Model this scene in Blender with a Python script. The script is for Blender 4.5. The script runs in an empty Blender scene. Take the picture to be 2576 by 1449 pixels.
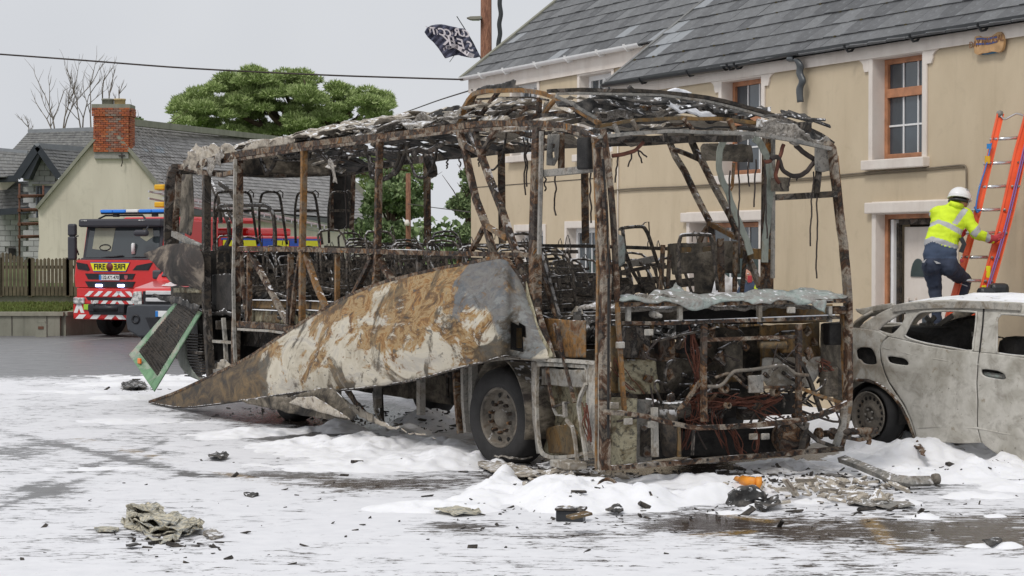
import bpy, bmesh, math, random
import numpy as np
from mathutils import Vector, Matrix, noise
from mathutils.geometry import intersect_line_plane, tessellate_polygon
random.seed(7); rng = np.random.default_rng(11)
V = Vector
sc = bpy.context.scene
COL = sc.collection
# ---------------- camera, sky, sun, exposure ----------------
FL, CX, CY, HOR, CAMH = 5200.0, 1288.0, 724.5, 632.0, 2.2
PITCH = math.atan((CY-HOR)/FL)
cam = bpy.data.cameras.new('camera'); co = bpy.data.objects.new('camera', cam); COL.objects.link(co)
cam.sensor_width = 36; cam.lens = FL/2576*36; cam.clip_end = 6000; cam.clip_start = .1
co.location = (0, 0, CAMH); co.rotation_euler = (math.pi/2-PITCH, 0, 0)
sc.camera = co
W = bpy.data.worlds.new('World'); sc.world = W; W.use_nodes = True
wn = W.node_tree; wn.nodes.clear()
wo = wn.nodes.new('ShaderNodeOutputWorld'); wb = wn.nodes.new('ShaderNodeBackground')
sky = wn.nodes.new('ShaderNodeTexSky'); sky.sky_type = 'NISHITA'; sky.sun_disc = False
sky.sun_elevation = math.radians(52); sky.sun_rotation = math.radians(215)
sky.air_density = 1.5; sky.dust_density = 4
wm = wn.nodes.new('ShaderNodeMix'); wm.data_type = 'RGBA'; wm.inputs[0].default_value = .965
wt = wn.nodes.new('ShaderNodeTexCoord'); wno = wn.nodes.new('ShaderNodeTexNoise')
wno.inputs['Scale'].default_value = 2.2; wno.inputs['Detail'].default_value = 4
wr = wn.nodes.new('ShaderNodeValToRGB')
wr.color_ramp.elements[0].position = .3; wr.color_ramp.elements[0].color = (5.9, 6.1, 6.5, 1)
wr.color_ramp.elements[1].position = .72; wr.color_ramp.elements[1].color = (7.9, 8.0, 8.2, 1)
wn.links.new(wt.outputs['Generated'], wno.inputs['Vector']); wn.links.new(wno.outputs['Fac'], wr.inputs[0])
wn.links.new(sky.outputs[0], wm.inputs[6]); wn.links.new(wr.outputs[0], wm.inputs[7])
wn.links.new(wm.outputs[2], wb.inputs[0]); wb.inputs[1].default_value = .1
wn.links.new(wb.outputs[0], wo.inputs[0])
sl = bpy.data.lights.new('sun', 'SUN'); sl.energy = 1.5; sl.angle = math.radians(14); sl.color = (1, .965, .92)
so = bpy.data.objects.new('sun', sl); COL.objects.link(so)
_el, _az = math.radians(52), math.radians(215)   # az from +Y clockwise: behind the camera, to its left
so.rotation_euler = V((math.sin(_az)*math.cos(_el), math.cos(_az)*math.cos(_el), math.sin(_el))).to_track_quat('Z', 'Y').to_euler()
sc.view_settings.view_transform = 'Standard'; sc.view_settings.look = 'None'
sc.view_settings.exposure = 0.10; sc.view_settings.gamma = 1; sc.view_settings.use_curve_mapping = False
sc.cycles.max_bounces = 6; sc.cycles.transparent_max_bounces = 6
# ---------------- pixel -> place helpers (2576-wide measurements of the photo) ----------------
_c, _s = math.cos(-PITCH), math.sin(-PITCH)
def ray(x, y):
    a, b = 1.0, -(y-CY)/FL
    return V(((x-CX)/FL, a*_c-b*_s, a*_s+b*_c))
CAM = V((0, 0, CAMH))
def at(x, y, Y):
    d = ray(x, y); return CAM+d*(Y/d.y)
def gnd(x, y, z=0.0):
    d = ray(x, y); return CAM+d*((z-CAMH)/d.z)
def onpl(x, y, P, n):
    d = ray(x, y); return CAM+d*((P-CAM).dot(n)/d.dot(n))
def proj(p):   # numpy arrays Nx3 -> D pixels
    q = p-np.array([0, 0, CAMH]); yy = q[:, 1]*_c+q[:, 2]*_s; zz = -q[:, 1]*_s+q[:, 2]*_c
    return CX+FL*q[:, 0]/yy, CY-FL*zz/yy
Z = V((0, 0, 1))
# ---------------- object helpers ----------------
def tag(o, label=None, cat=None, group=None, kind=None):
    if label: o['label'] = label
    if cat: o['category'] = cat
    if group: o['group'] = group
    if kind: o['kind'] = kind
    return o
def thing(name, label, cat, loc=(0, 0, 0), rotz=0, group=None):
    o = bpy.data.objects.new(name, None); COL.objects.link(o)
    o.empty_display_size = .2; o.location = loc; o.rotation_euler = (0, 0, rotz)
    return tag(o, label, cat, group)
def rootmat(p):
    while p.parent: p = p.parent
    return Matrix.Translation(p.location) @ p.rotation_euler.to_matrix().to_4x4()
def link(name, me, parent=None):
    o = bpy.data.objects.new(name, me); COL.objects.link(o)
    if parent: o.parent = parent
    return o
def copy_tree(o, parent=None):
    c = o.copy(); COL.objects.link(c)
    if parent: c.parent = parent
    for ch in o.children: copy_tree(ch, c)
    return c
class MB:
    def __init__(s): s.v = []; s.f = []; s.m = []; s.mi = 0; s.sm = []; s.smooth = False
    def add(s, vs, fs):
        b = len(s.v); s.v += [tuple(p) for p in vs]
        for f in fs: s.f.append(tuple(b+i for i in f)); s.m.append(s.mi); s.sm.append(s.smooth)
        return s
    def hexa(s, c8):
        return s.add(c8, [(0, 3, 2, 1), (4, 5, 6, 7), (0, 1, 5, 4), (1, 2, 6, 5), (2, 3, 7, 6), (3, 0, 4, 7)])
    def box(s, c, sz, ax=None):
        c = V(c); X, Y, Zz = ax if ax else (V((1, 0, 0)), V((0, 1, 0)), Z)
        a, b, d = X*sz[0]/2, Y*sz[1]/2, Zz*sz[2]/2
        return s.hexa([c-a-b-d, c+a-b-d, c+a+b-d, c-a+b-d, c-a-b+d, c+a-b+d, c+a+b+d, c-a+b+d])
    def bbox(s, c, sz, bv=.02, ax=None):   # bevelled box
        bm = bmesh.new(); bmesh.ops.create_cube(bm, size=1)
        for v in bm.verts: v.co = V((v.co.x*sz[0], v.co.y*sz[1], v.co.z*sz[2]))
        bmesh.ops.bevel(bm, geom=bm.edges[:]+bm.verts[:], offset=min(bv, min(sz)*.45), segments=2, affect='EDGES', profile=.5)
        X, Y, Zz = ax if ax else (V((1, 0, 0)), V((0, 1, 0)), Z); c = V(c)
        bm.verts.index_update()
        s.add([c+X*v.co.x+Y*v.co.y+Zz*v.co.z for v in bm.verts], [[v.index for v in f.verts] for f in bm.faces]); bm.free(); return s
    def bar(s, pts, w, d=None, n=None, jit=0.0):   # rectangular section along polyline; n = face normal (depth dir)
        pts = [V(p) for p in pts]; d = d or w
        n = V(n) if n else V((0, -1, 0)); L = len(pts); rows = []
        for i, p in enumerate(pts):
            t = (pts[min(i+1, L-1)]-pts[max(i-1, 0)]).normalized()
            nn = (n-t*n.dot(t)); nn = nn.normalized() if nn.length > 1e-4 else t.orthogonal().normalized()
            sd = t.cross(nn).normalized()
            ww = w[i] if isinstance(w, (list, tuple)) else w
            j = V((random.uniform(-jit, jit), random.uniform(-jit, jit), random.uniform(-jit, jit))) if jit and 0 < i < L-1 else V()
            dd = d[i] if isinstance(d, (list, tuple)) else d
            rows.append([p+j+sd*ww/2+nn*dd/2, p+j-sd*ww/2+nn*dd/2, p+j-sd*ww/2-nn*dd/2, p+j+sd*ww/2-nn*dd/2])
        vs = [q for r in rows for q in r]; fs = [(0, 3, 2, 1), tuple(4*(L-1)+k for k in (0, 1, 2, 3))]
        for i in range(L-1):
            for k in range(4): fs.append((4*i+k, 4*i+(k+1) % 4, 4*i+4+(k+1) % 4, 4*i+4+k))
        return s.add(vs, fs)
    def tube(s, pts, r, n=6, cap=True):
        pts = [V(p) for p in pts]; L = len(pts)
        if L < 2: return s
        t0 = (pts[1]-pts[0]).normalized(); u = t0.orthogonal().normalized(); vs = []
        for i, p in enumerate(pts):
            t = (pts[min(i+1, L-1)]-pts[max(i-1, 0)])
            if t.length < 1e-7: t = t0.copy()
            t.normalize()
            u = (u-t*u.dot(t)); u = u.normalized() if u.length > 1e-5 else t.orthogonal().normalized(); w = t.cross(u)
            rr = r[i] if isinstance(r, (list, tuple)) else r
            vs += [p+(u*math.cos(2*math.pi*k/n)+w*math.sin(2*math.pi*k/n))*rr for k in range(n)]
        fs = [(i*n+k, i*n+(k+1) % n, i*n+n+(k+1) % n, i*n+n+k) for i in range(L-1) for k in range(n)]
        if cap: fs += [tuple(range(n))[::-1], tuple(range((L-1)*n, L*n))]
        sm = s.smooth; s.smooth = True; s.add(vs, fs); s.smooth = sm; return s
    def lathe(s, prof, c, ax, n=24, smooth=True, close=False):   # prof: (r, h) along axis ax
        ax = V(ax).normalized(); u = ax.orthogonal().normalized()
        if abs(ax.z) < .5: u = (Z-ax*ax.z).normalized()
        w = ax.cross(u); c = V(c); vs = []
        for r, h in prof: vs += [c+ax*h+(u*math.cos(2*math.pi*k/n)+w*math.sin(2*math.pi*k/n))*r for k in range(n)]
        L = len(prof); fs = [(i*n+k, i*n+(k+1) % n, i*n+n+(k+1) % n, i*n+n+k) for i in range(L-1) for k in range(n)]
        if close: fs += [tuple(range(n))[::-1], tuple(range((L-1)*n, L*n))]
        sm = s.smooth; s.smooth = smooth; s.add(vs, fs); s.smooth = sm; return s
    def prism(s, poly, ext):   # poly 3D loop, extruded by vector
        n = len(poly); ext = V(ext); poly = [V(p) for p in poly]
        tri = tessellate_polygon([poly]); vs = poly+[p+ext for p in poly]
        fs = [tuple(t) for t in tri]+[tuple(i+n for i in t[::-1]) for t in tri]+[(i, (i+1) % n, (i+1) % n+n, i+n) for i in range(n)]
        return s.add(vs, fs)
    def build(s, name, mats, parent=None, local=False, bevel=0):
        me = bpy.data.meshes.new(name)
        vs = s.v
        if parent is not None and not local:
            M = np.array(rootmat(parent).inverted()); a = np.array([tuple(v) for v in vs])
            vs = (a @ M[:3, :3].T+M[:3, 3]).tolist()
        me.from_pydata(vs, [], s.f)
        for m in (mats if isinstance(mats, (list, tuple)) else [mats]): me.materials.append(m)
        me.polygons.foreach_set('material_index', s.m); me.polygons.foreach_set('use_smooth', s.sm)
        bm = bmesh.new(); bm.from_mesh(me); bmesh.ops.recalc_face_normals(bm, faces=bm.faces); bm.to_mesh(me); bm.free()
        me.update(); o = link(name, me, parent)
        if bevel:
            b = o.modifiers.new('bevel', 'BEVEL'); b.width = bevel; b.segments = 2; b.limit_method = 'ANGLE'
        return o
def inpoly(x, y, P):
    r = False; n = len(P); j = n-1
    for i in range(n):
        xi, yi = P[i]; xj, yj = P[j]
        if (yi > y) != (yj > y) and x < (xj-xi)*(y-yi)/(yj-yi)+xi: r = not r
        j = i
    return r
def snap(x, y, Ps):
    best = 1e18; q = (x, y)
    for P in Ps:
        for i in range(len(P)):
            ax, ay = P[i-1]; bx, by = P[i]; dx, dy = bx-ax, by-ay; L = dx*dx+dy*dy
            t = max(0, min(1, ((x-ax)*dx+(y-ay)*dy)/L)) if L else 0
            px, py = ax+t*dx, ay+t*dy; d = (px-x)**2+(py-y)**2
            if d < best: best = d; q = (px, py)
    return q
def sheet(mb, outline, holes, cell, fn, smooth=True):
    """surface with curved outline and holes: grid cells inside the outline, edge vertices pulled onto it"""
    xs = [p[0] for p in outline]; ys = [p[1] for p in outline]
    cx, cy = cell if isinstance(cell, tuple) else (cell, cell)
    nx = max(1, int(math.ceil((max(xs)-min(xs))/cx))); ny = max(1, int(math.ceil((max(ys)-min(ys))/cy)))
    cx = (max(xs)-min(xs))/nx; cy = (max(ys)-min(ys))/ny; x0, y0 = min(xs), min(ys)
    keep = set()
    for i in range(nx):
        for j in range(ny):
            x, y = x0+(i+.5)*cx, y0+(j+.5)*cy
            if inpoly(x, y, outline) and not any(inpoly(x, y, h) for h in holes): keep.add((i, j))
    idx = {}; vs = []; fs = []
    def vert(i, j):
        k = (i, j)
        if k not in idx:
            x, y = x0+i*cx, y0+j*cy
            full = all((a, b) in keep for a in (i-1, i) for b in (j-1, j))
            if not full: x, y = snap(x, y, [outline]+list(holes))
            idx[k] = len(vs); vs.append(fn(x, y))
        return idx[k]
    for (i, j) in keep: fs.append((vert(i, j), vert(i+1, j), vert(i+1, j+1), vert(i, j+1)))
    sm = mb.smooth; mb.smooth = smooth; mb.add(vs, fs); mb.smooth = sm
    return mb
def solid(o, t, off=0):
    m = o.modifiers.new('thick', 'SOLIDIFY'); m.thickness = t; m.offset = off; return o
def crumple(p, amp, sc=4.0, seed=0.0):
    q = V(p)*sc+V((seed, seed*1.7, -seed)); return V(p)+noise.noise_vector(q)*amp+noise.noise_vector(q*2.7)*amp*.4
def spl(P, n=8):   # catmull-rom through points
    P = [V(p) if len(p) == 3 else V((p[0], p[1], 0)) for p in P]; out = []
    for i in range(len(P)-1):
        a, b, c, d = P[max(i-1, 0)], P[i], P[i+1], P[min(i+2, len(P)-1)]
        for k in range(n):
            t = k/n; out.append(.5*((2*b)+(c-a)*t+(2*a-5*b+4*c-d)*t*t+(3*b-a-3*c+d)*t**3))
    out.append(P[-1]); return out
def spl2(P, n=6): return [(p.x, p.y) for p in spl(P, n)]
# ---------------- materials ----------------
class NT:
    def __init__(s, name):
        s.m = bpy.data.materials.new(name); s.m.use_nodes = True; s.t = s.m.node_tree
        s.b = s.t.nodes['Principled BSDF']; s.o = s.t.nodes['Material Output']
        s._tc = None
    def tc(s, k='Object'):
        if not s._tc: s._tc = s.t.nodes.new('ShaderNodeTexCoord')
        return s._tc.outputs[k]
    def n(s, typ, **kw):
        nd = s.t.nodes.new('ShaderNode'+typ)
        for k, v in kw.items():
            if hasattr(nd, k): setattr(nd, k, v)
        return nd
    def l(s, a, b): s.t.links.new(a, b)
    def mapping(s, vec, scale=(1, 1, 1), rot=(0, 0, 0)):
        m = s.n('Mapping'); m.inputs['Scale'].default_value = scale; m.inputs['Rotation'].default_value = rot; s.l(vec, m.inputs[0]); return m.outputs[0]
    def noise(s, scale, detail=5, rough=.55, dist=0, vec=None, out='Fac'):
        q = s.n('TexNoise'); q.inputs['Scale'].default_value = scale; q.inputs['Detail'].default_value = detail
        q.inputs['Roughness'].default_value = rough; q.inputs['Distortion'].default_value = dist
        s.l(vec if vec else s.tc(), q.inputs['Vector']); return q.outputs[out]
    def ramp(s, fac, stops, const=False):
        r = s.n('ValToRGB'); e = r.color_ramp.elements
        if const: r.color_ramp.interpolation = 'CONSTANT'
        while len(e) < len(stops): e.new(.5)
        for i, (p, c) in enumerate(stops):
            e[i].position = p; e[i].color = (c, c, c, 1) if isinstance(c, (int, float)) else (*c, 1)
        s.l(fac, r.inputs[0]); return r.outputs[0]
    def mix(s, fac, a, b, mode='MIX'):
        m = s.n('Mix'); m.data_type = 'RGBA'; m.blend_type = mode
        for i, v in ((0, fac), (6, a), (7, b)):
            if isinstance(v, (int, float)): m.inputs[i].default_value = v if i == 0 else (v, v, v, 1)
            elif isinstance(v, tuple): m.inputs[i].default_value = (*v, 1)
            else: s.l(v, m.inputs[i])
        return m.outputs[2]
    def math(s, op, a, b=0.0, clamp=False):
        m = s.n('Math'); m.operation = op; m.use_clamp = clamp
        for i, v in ((0, a), (1, b)):
            if isinstance(v, (int, float)): m.inputs[i].default_value = v
            else: s.l(v, m.inputs[i])
        return m.outputs[0]
    def bump(s, h, strength=.4, dist=.02):
        b = s.n('Bump'); b.inputs['Strength'].default_value = strength; b.inputs['Distance'].default_value = dist
        s.l(h, b.inputs['Height']); s.l(b.outputs[0], s.b.inputs['Normal']); return b
    def set(s, **kw):
        for k, v in kw.items():
            k = {'base': 'Base Color', 'rough': 'Roughness', 'metal': 'Metallic', 'spec': 'Specular IOR Level', 'alpha': 'Alpha',
                 'em': 'Emission Color', 'es': 'Emission Strength', 'trans': 'Transmission Weight', 'coat': 'Coat Weight', 'sss': 'Subsurface Weight'}[k]
            i = s.b.inputs[k]
            if isinstance(v, (int, float)): i.default_value = v
            elif isinstance(v, tuple): i.default_value = (*v, 1)
            else: s.l(v, i)
        return s
    def upness(s, lo=.35, hi=.8):
        g = s.n('NewGeometry'); x = s.n('SeparateXYZ'); s.l(g.outputs['Normal'], x.inputs[0])
        r = s.n('MapRange'); r.inputs[1].default_value = lo; r.inputs[2].default_value = hi; s.l(x.outputs[2], r.inputs[0]); return r.outputs[0]
    def rnd(s):
        a = s.n('ObjectInfo').outputs['Random']; b = s.n('NewGeometry').outputs['Random Per Island']
        return s.math('FRACT', s.math('ADD', a, s.math('MULTIPLY', b, 7.31)))
def flat(name, c, rough=.6, metal=0, var=.12, scale=6, spec=.4, bump=0, **kw):
    t = NT(name); f = t.noise(scale, 5)
    k = t.ramp(f, [(.3, tuple(x*(1-var) for x in c)), (.7, tuple(min(1, x*(1+var)) for x in c))])
    t.set(base=k, rough=rough, metal=metal, spec=spec, **kw)
    if bump: t.bump(t.noise(scale*8, 4), bump, .01)
    return t.m
SOOT, CHAR, ASH, BEIGE, RUST, ORNG, DRUST, GREY, BLUE = (.013, .012, .012), (.035, .032, .03), (.30, .265, .22), (.42, .37, .30), (.15, .066, .026), (.36, .155, .035), (.09, .045, .024), (.13, .125, .115), (.12, .15, .17)
def burnt(name, pal, scale=2.5, frost=0.0, rough=.8, spk=.5, dist=.6, bump=.5, off=0.0, stretch=(1, 1, 1)):
    """pal: colours laid over a noise in order, patchy edges; spk: dark flakes; frost: foam settled on upward faces"""
    t = NT(name); vec = t.mapping(t.tc(), stretch)
    a = t.noise(scale, 9, .68, dist, vec); n = len(pal); lo, hi = .33, .67; st = []
    for i, c in enumerate(pal):
        p = lo+(hi-lo)*i/max(1, n-1); st.append((max(0, p-.012), c))
    col = t.ramp(a, st)
    f = t.noise(scale*9, 6, .7, .3, vec); spkm = t.ramp(f, [(.40, 1.0), (.47, 0.0)])
    col = t.mix(t.math('MULTIPLY', spkm, spk), col, CHAR)
    g = t.noise(scale*3.1, 5, .6, .2, vec); gm = t.ramp(g, [(.60, 0.0), (.68, 1.0)])
    col = t.mix(t.math('MULTIPLY', gm, .35), col, pal[-1])
    if frost:
        fn = t.ramp(t.noise(16, 4), [(.62-frost*.3, 0.0), (.66-frost*.25, 1.0)])
        col = t.mix(t.math('MULTIPLY', t.upness(.45, .8), fn), col, (.80, .80, .82))
    t.set(base=col, rough=rough, spec=.3); t.bump(f, bump, .012); return t.m
M = {}
M['rust_beam'] = burnt('rust_beam', [SOOT, (.06, .03, .018), (.10, .08, .065), SOOT, (.12, .06, .028), (.23, .19, .145), (.05, .035, .025), (.30, .135, .035)], 3.6, .10)
M['pale_beam'] = burnt('pale_beam', [SOOT, (.13, .105, .08), SOOT, DRUST, (.29, .25, .20), (.15, .13, .11), (.17, .10, .05)], 3.0, .12)
M['dark_beam'] = burnt('dark_beam', [SOOT, CHAR, (.08, .065, .05), SOOT, (.17, .15, .13), DRUST], 3.5, .5)
M['orange_beam'] = burnt('orange_beam', [(.05, .035, .025), RUST, (.20, .16, .115), (.26, .13, .04), (.12, .075, .04), (.34, .17, .05)], 3.4, .08)
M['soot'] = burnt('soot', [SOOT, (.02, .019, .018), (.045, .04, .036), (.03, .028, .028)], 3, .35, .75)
M['char'] = burnt('char', [SOOT, SOOT, (.03, .028, .026), SOOT], 4, 0, .7, .3)
M['seat_tube'] = burnt('seat_tube', [SOOT, (.035, .03, .027), (.11, .09, .07), SOOT, (.17, .145, .12), (.07, .045, .03)], 6, .55, .6)
M['grey_steel'] = burnt('grey_steel', [(.10, .10, .095), (.2, .195, .18), (.30, .28, .25), (.16, .13, .10)], 3, .2, .6)
M['pale_steel'] = burnt('pale_steel', [(.10, .095, .085), (.28, .27, .245), (.42, .395, .35), (.22, .185, .14), (.33, .31, .28)], 3, .1, .6, .3)
M['cream_panel'] = burnt('cream_panel', [(.03, .025, .02), (.14, .11, .06), (.36, .33, .23), (.27, .24, .16), (.10, .075, .045), (.20, .12, .045)], 2.6, .1, .7, .7)
M['ochre_panel'] = burnt('ochre_panel', [(.02, .016, .012), (.07, .045, .025), (.16, .095, .035), (.12, .095, .06), (.24, .14, .05), (.04, .03, .02)], 2.2, .1, .75, .5, stretch=(1, 1, .7))
M['soot_panel'] = burnt('soot_panel', [SOOT, (.03, .027, .024), (.10, .085, .065), (.22, .19, .15), (.05, .04, .035)], 2.0, .2)
M['ash_sheet'] = burnt('ash_sheet', [(.06, .055, .05), (.22, .195, .165), (.42, .37, .30), (.46, .42, .36), (.18, .14, .105)], 3.2, .3, .85, .35)
M['black_flake'] = burnt('black_flake', [SOOT, (.03, .03, .03), (.09, .085, .08), (.16, .14, .12)], 5, .16, .8, .3)
M['insulation'] = burnt('insulation', [(.05, .045, .04), (.20, .18, .155), (.40, .37, .33), (.14, .12, .10), (.60, .59, .57)], 6, .45, .95, .5, bump=1)
M['loose_char'] = burnt('loose_char', [SOOT, (.03, .028, .026), (.07, .06, .05), SOOT, (.14, .11, .08)], 6, 0, .7, .3)
M['green_strip'] = burnt('green_strip', [(.13, .14, .12), (.21, .23, .20), (.26, .28, .24), (.17, .12, .07)], 2.5, .1, .6, .25, stretch=(1, 1, .4))
M['melt_glass'] = burnt('melt_glass', [(.11, .13, .12), (.24, .29, .265), (.34, .38, .355), (.27, .25, .23), (.30, .35, .32)], 3, .08, .35, .3)
M['copper_wire'] = flat('copper_wire', (.12, .042, .026), .55, .3, .5, 9)
M['dark_wire'] = flat('dark_wire', (.04, .03, .026), .7, 0, .5, 9)
M['rear_wing_m'] = burnt('rear_wing_m', [SOOT, (.03, .027, .024), (.05, .04, .035), (.22, .18, .14), (.27, .225, .18)], 1.1, .0, .7, .2)
M['foam_bit'] = flat('foam_bit', (.86, .87, .9), .9, 0, .04, 9, bump=.3)
M['tyre'] = flat('tyre', (.022, .021, .021), .75, 0, .35, 7, bump=.4)
M['hub'] = burnt('hub', [(.06, .055, .05), (.14, .125, .105), (.20, .175, .145), (.10, .07, .045)], 4, .15, .6, .3)
# ---------------- numpy noise ----------------
def vnoise(x, y, seed=0):
    r = np.random.default_rng(seed); G = r.random((256, 256))
    xi = np.floor(x).astype(int); yi = np.floor(y).astype(int); fx = x-xi; fy = y-yi
    fx = fx*fx*fx*(fx*(fx*6-15)+10); fy = fy*fy*fy*(fy*(fy*6-15)+10)
    a = G[xi % 256, yi % 256]; b = G[(xi+1) % 256, yi % 256]; c = G[xi % 256, (yi+1) % 256]; d = G[(xi+1) % 256, (yi+1) % 256]
    return (a*(1-fx)+b*fx)*(1-fy)+(c*(1-fx)+d*fx)*fy
def fbm(x, y, o=4, seed=0, g=.5):
    s = 0; a = 1; t = 0
    for i in range(o): s = s+a*vnoise(x*2**i+17.3*i, y*2**i-9.1*i, seed+i); t += a; a *= g
    return s/t
def grid_mesh(name, xs, ys, zf, mat, attr=None, smooth=True):
    X, Y = np.meshgrid(xs, ys); Zz = zf(X, Y) if callable(zf) else np.full_like(X, zf)
    co_ = np.stack([X.ravel(), Y.ravel(), Zz.ravel()], 1); nx, ny = len(xs), len(ys)
    i = np.arange(nx*ny).reshape(ny, nx)
    q = np.stack([i[:-1, :-1].ravel(), i[:-1, 1:].ravel(), i[1:, 1:].ravel(), i[1:, :-1].ravel()], 1)
    return co_, q
def mesh_np(name, co_, q, mat, smooth=True, parent=None):
    me = bpy.data.meshes.new(name); me.vertices.add(len(co_)); me.vertices.foreach_set('co', co_.ravel().astype(np.float32))
    k = q.shape[1]; me.loops.add(len(q)*k); me.loops.foreach_set('vertex_index', q.ravel().astype(np.int32))
    me.polygons.add(len(q)); me.polygons.foreach_set('loop_start', np.arange(0, len(q)*k, k, dtype=np.int32))
    me.polygons.foreach_set('loop_total', np.full(len(q), k, np.int32)); me.polygons.foreach_set('use_smooth', np.full(len(q), smooth))
    me.materials.append(mat); me.update(calc_edges=True); return link(name, me, parent)
# ---------------- the road with its film of foam ----------------
def blobs(px, py, L):
    s = np.zeros_like(px)
    for (cx, cy, rx, ry, a) in L: s = s+a*np.exp(-(((px-cx)/rx)**2+((py-cy)/ry)**2))
    return s
t = NT('asphalt')
n1 = t.noise(3, 6); n2 = t.noise(120, 3, .7)
ash = t.mix(n2, t.ramp(n1, [(.3, (.085, .085, .09)), (.7, (.13, .13, .136))]), (.19, .19, .195)); 
at_ = t.n('Attribute'); at_.attribute_name = 'film'; film = at_.outputs['Fac']
ab_ = t.n('Attribute'); ab_.attribute_name = 'sootwet_shade'; wet = ab_.outputs['Fac']  # wet soot, plus contact shade painted into the ground under the coach
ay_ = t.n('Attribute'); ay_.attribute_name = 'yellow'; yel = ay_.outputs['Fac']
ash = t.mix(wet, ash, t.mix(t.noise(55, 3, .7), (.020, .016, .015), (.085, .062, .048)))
ym = t.math('MULTIPLY', yel, t.ramp(t.noise(38, 4, .7), [(.42, 0.0), (.56, .8)]))
ash = t.mix(ym, ash, (.42, .25, .05))
st = t.mapping(t.tc(), (1, 2.2, 1), (0, 0, .25))
fA = t.noise(1.3, 6, .6, .5, st); fB = t.noise(5.2, 8, .70, .9, st)
fC = t.noise(30, 4, .7, .4, st)
ff = t.math('ADD', t.math('ADD', t.math('ADD', t.math('MULTIPLY', fA, .36), t.math('MULTIPLY', fB, .95)), t.math('MULTIPLY', fC, .30)), -.305)
# foam where noise below film value
df = t.math('SUBTRACT', film, ff)
cov = t.n('MapRange'); cov.inputs[1].default_value = -.04; cov.inputs[2].default_value = .045; t.l(df, cov.inputs[0]); cov = cov.outputs[0]
fc = t.mix(t.noise(5, 5), (.64, .645, .675), (.82, .82, .84))
col = t.mix(cov, ash, fc)
rg = t.mix(cov, t.mix(t.noise(2.2, 5), .10, .62), .85)
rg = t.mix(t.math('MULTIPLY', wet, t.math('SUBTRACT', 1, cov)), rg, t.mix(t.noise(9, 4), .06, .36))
t.set(base=col, rough=rg, spec=.5)
t.bump(t.math('ADD', t.math('MULTIPLY', n2, .25), t.math('MULTIPLY', cov, 1.2)), .5, .02)
M['asphalt'] = t.m
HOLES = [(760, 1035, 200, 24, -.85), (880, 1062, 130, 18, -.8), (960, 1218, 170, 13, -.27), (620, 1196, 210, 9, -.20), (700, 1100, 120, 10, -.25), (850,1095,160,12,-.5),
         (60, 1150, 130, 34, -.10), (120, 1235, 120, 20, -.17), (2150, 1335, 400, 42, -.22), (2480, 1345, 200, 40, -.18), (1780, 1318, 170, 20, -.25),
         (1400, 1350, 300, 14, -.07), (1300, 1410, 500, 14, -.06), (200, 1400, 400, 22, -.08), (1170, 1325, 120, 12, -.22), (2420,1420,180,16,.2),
         (2150, 1215, 300, 25, -.15), (1650, 1190, 500, 20, -.2), (330,1345,130,22,-.14), (60,1060,200,16,-.03), (1850,1130,400,40,-.5), (60, 900, 500, 22, -.3)]  # film gaps; those under the coach bare dark ground as its painted contact shade
def film_f(px, py, X, Y):
    base = .612*np.clip((py-918)/42, 0, 1)+.02
    base = base+(.09*(fbm(X*.7, Y*.35, 4, 5)-.5)*2+.09*(fbm(X*2.1, Y*1.2, 5, 51)-.5)*2)*np.clip((py-918)/42, 0, 1)
    far = np.clip((px-1100)/300, 0, 1)*(py < 960)
    base = base-far*.3
    tr = np.exp(-((py-(1085+.22*(px))) / 9)**2)*(px < 500)*.16 + np.exp(-((py-(1250-.33*px))/8)**2)*(px < 420)*.12+np.exp(-((py-(1275-.33*px))/6)**2)*(px < 420)*.12
    return np.clip(base-tr+blobs(px, py, HOLES), 0, 1)*np.clip((py-905)/25, 0, 1)
yl = [((150, 1092), (440, 1160)), ((440, 1160), (700, 1222)), ((1640, 1357), (1880, 1338)), ((1840, 1296), (1930, 1310)), ((1830, 1374), (2020, 1398)), ((2150, 1255), (2235, 1268)), ((2180, 1300), (2250, 1380)), ((2400, 1411), (2576, 1420))]
def yel_f(px, py):
    s = np.zeros_like(px)
    for (a, b), (c, d) in yl:
        dx, dy = c-a, d-b; tt = np.clip(((px-a)*dx+(py-b)*dy*6)/(dx*dx+dy*dy*6), 0, 1)
        dd = ((px-a-tt*dx)/22)**2+((py-b-tt*dy)/5)**2; s = np.maximum(s, np.clip(1.6-dd, 0, 1))
    return s
xs = np.concatenate([[-1500, -400, -120, -40, -18, -10], np.arange(-8.5, 8.51, .05), [10, 14, 22, 40, 120, 400, 1500]])
ys = np.concatenate([[-60, -10, 5, 11], np.arange(12.4, 40, .06), np.arange(40, 70, .5), [80, 100, 150, 300, 800, 2500]])
co_, q = grid_mesh('road', xs, ys, 0.0, None)
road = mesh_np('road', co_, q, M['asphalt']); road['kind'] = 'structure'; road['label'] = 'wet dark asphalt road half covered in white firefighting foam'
msk = (co_[:, 1] > 11)
px = np.full(len(co_), -9999.); py = np.full(len(co_), 0.)
px[msk], py[msk] = proj(co_[msk])
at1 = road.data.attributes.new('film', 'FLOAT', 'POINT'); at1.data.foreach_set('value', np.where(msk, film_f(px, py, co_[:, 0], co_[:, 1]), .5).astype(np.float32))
WET_SHADE = [(1300, 1420, 1500, 75, .85), (300, 1180, 500, 90, .35), (1100, 1230, 500, 40, .6), (2150, 1335, 430, 55, 1.2), (2500, 1345, 260, 55, 1.2), (1750, 1320, 260, 35, 1.1), (960, 1218, 260, 22, .9), (1300, 1360, 900, 60, .55), (800, 1050, 260, 40, 1.1), (1750, 1170, 420, 45, 1.0)]  # sooty wet patches; under the coach they also paint its contact shade
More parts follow.
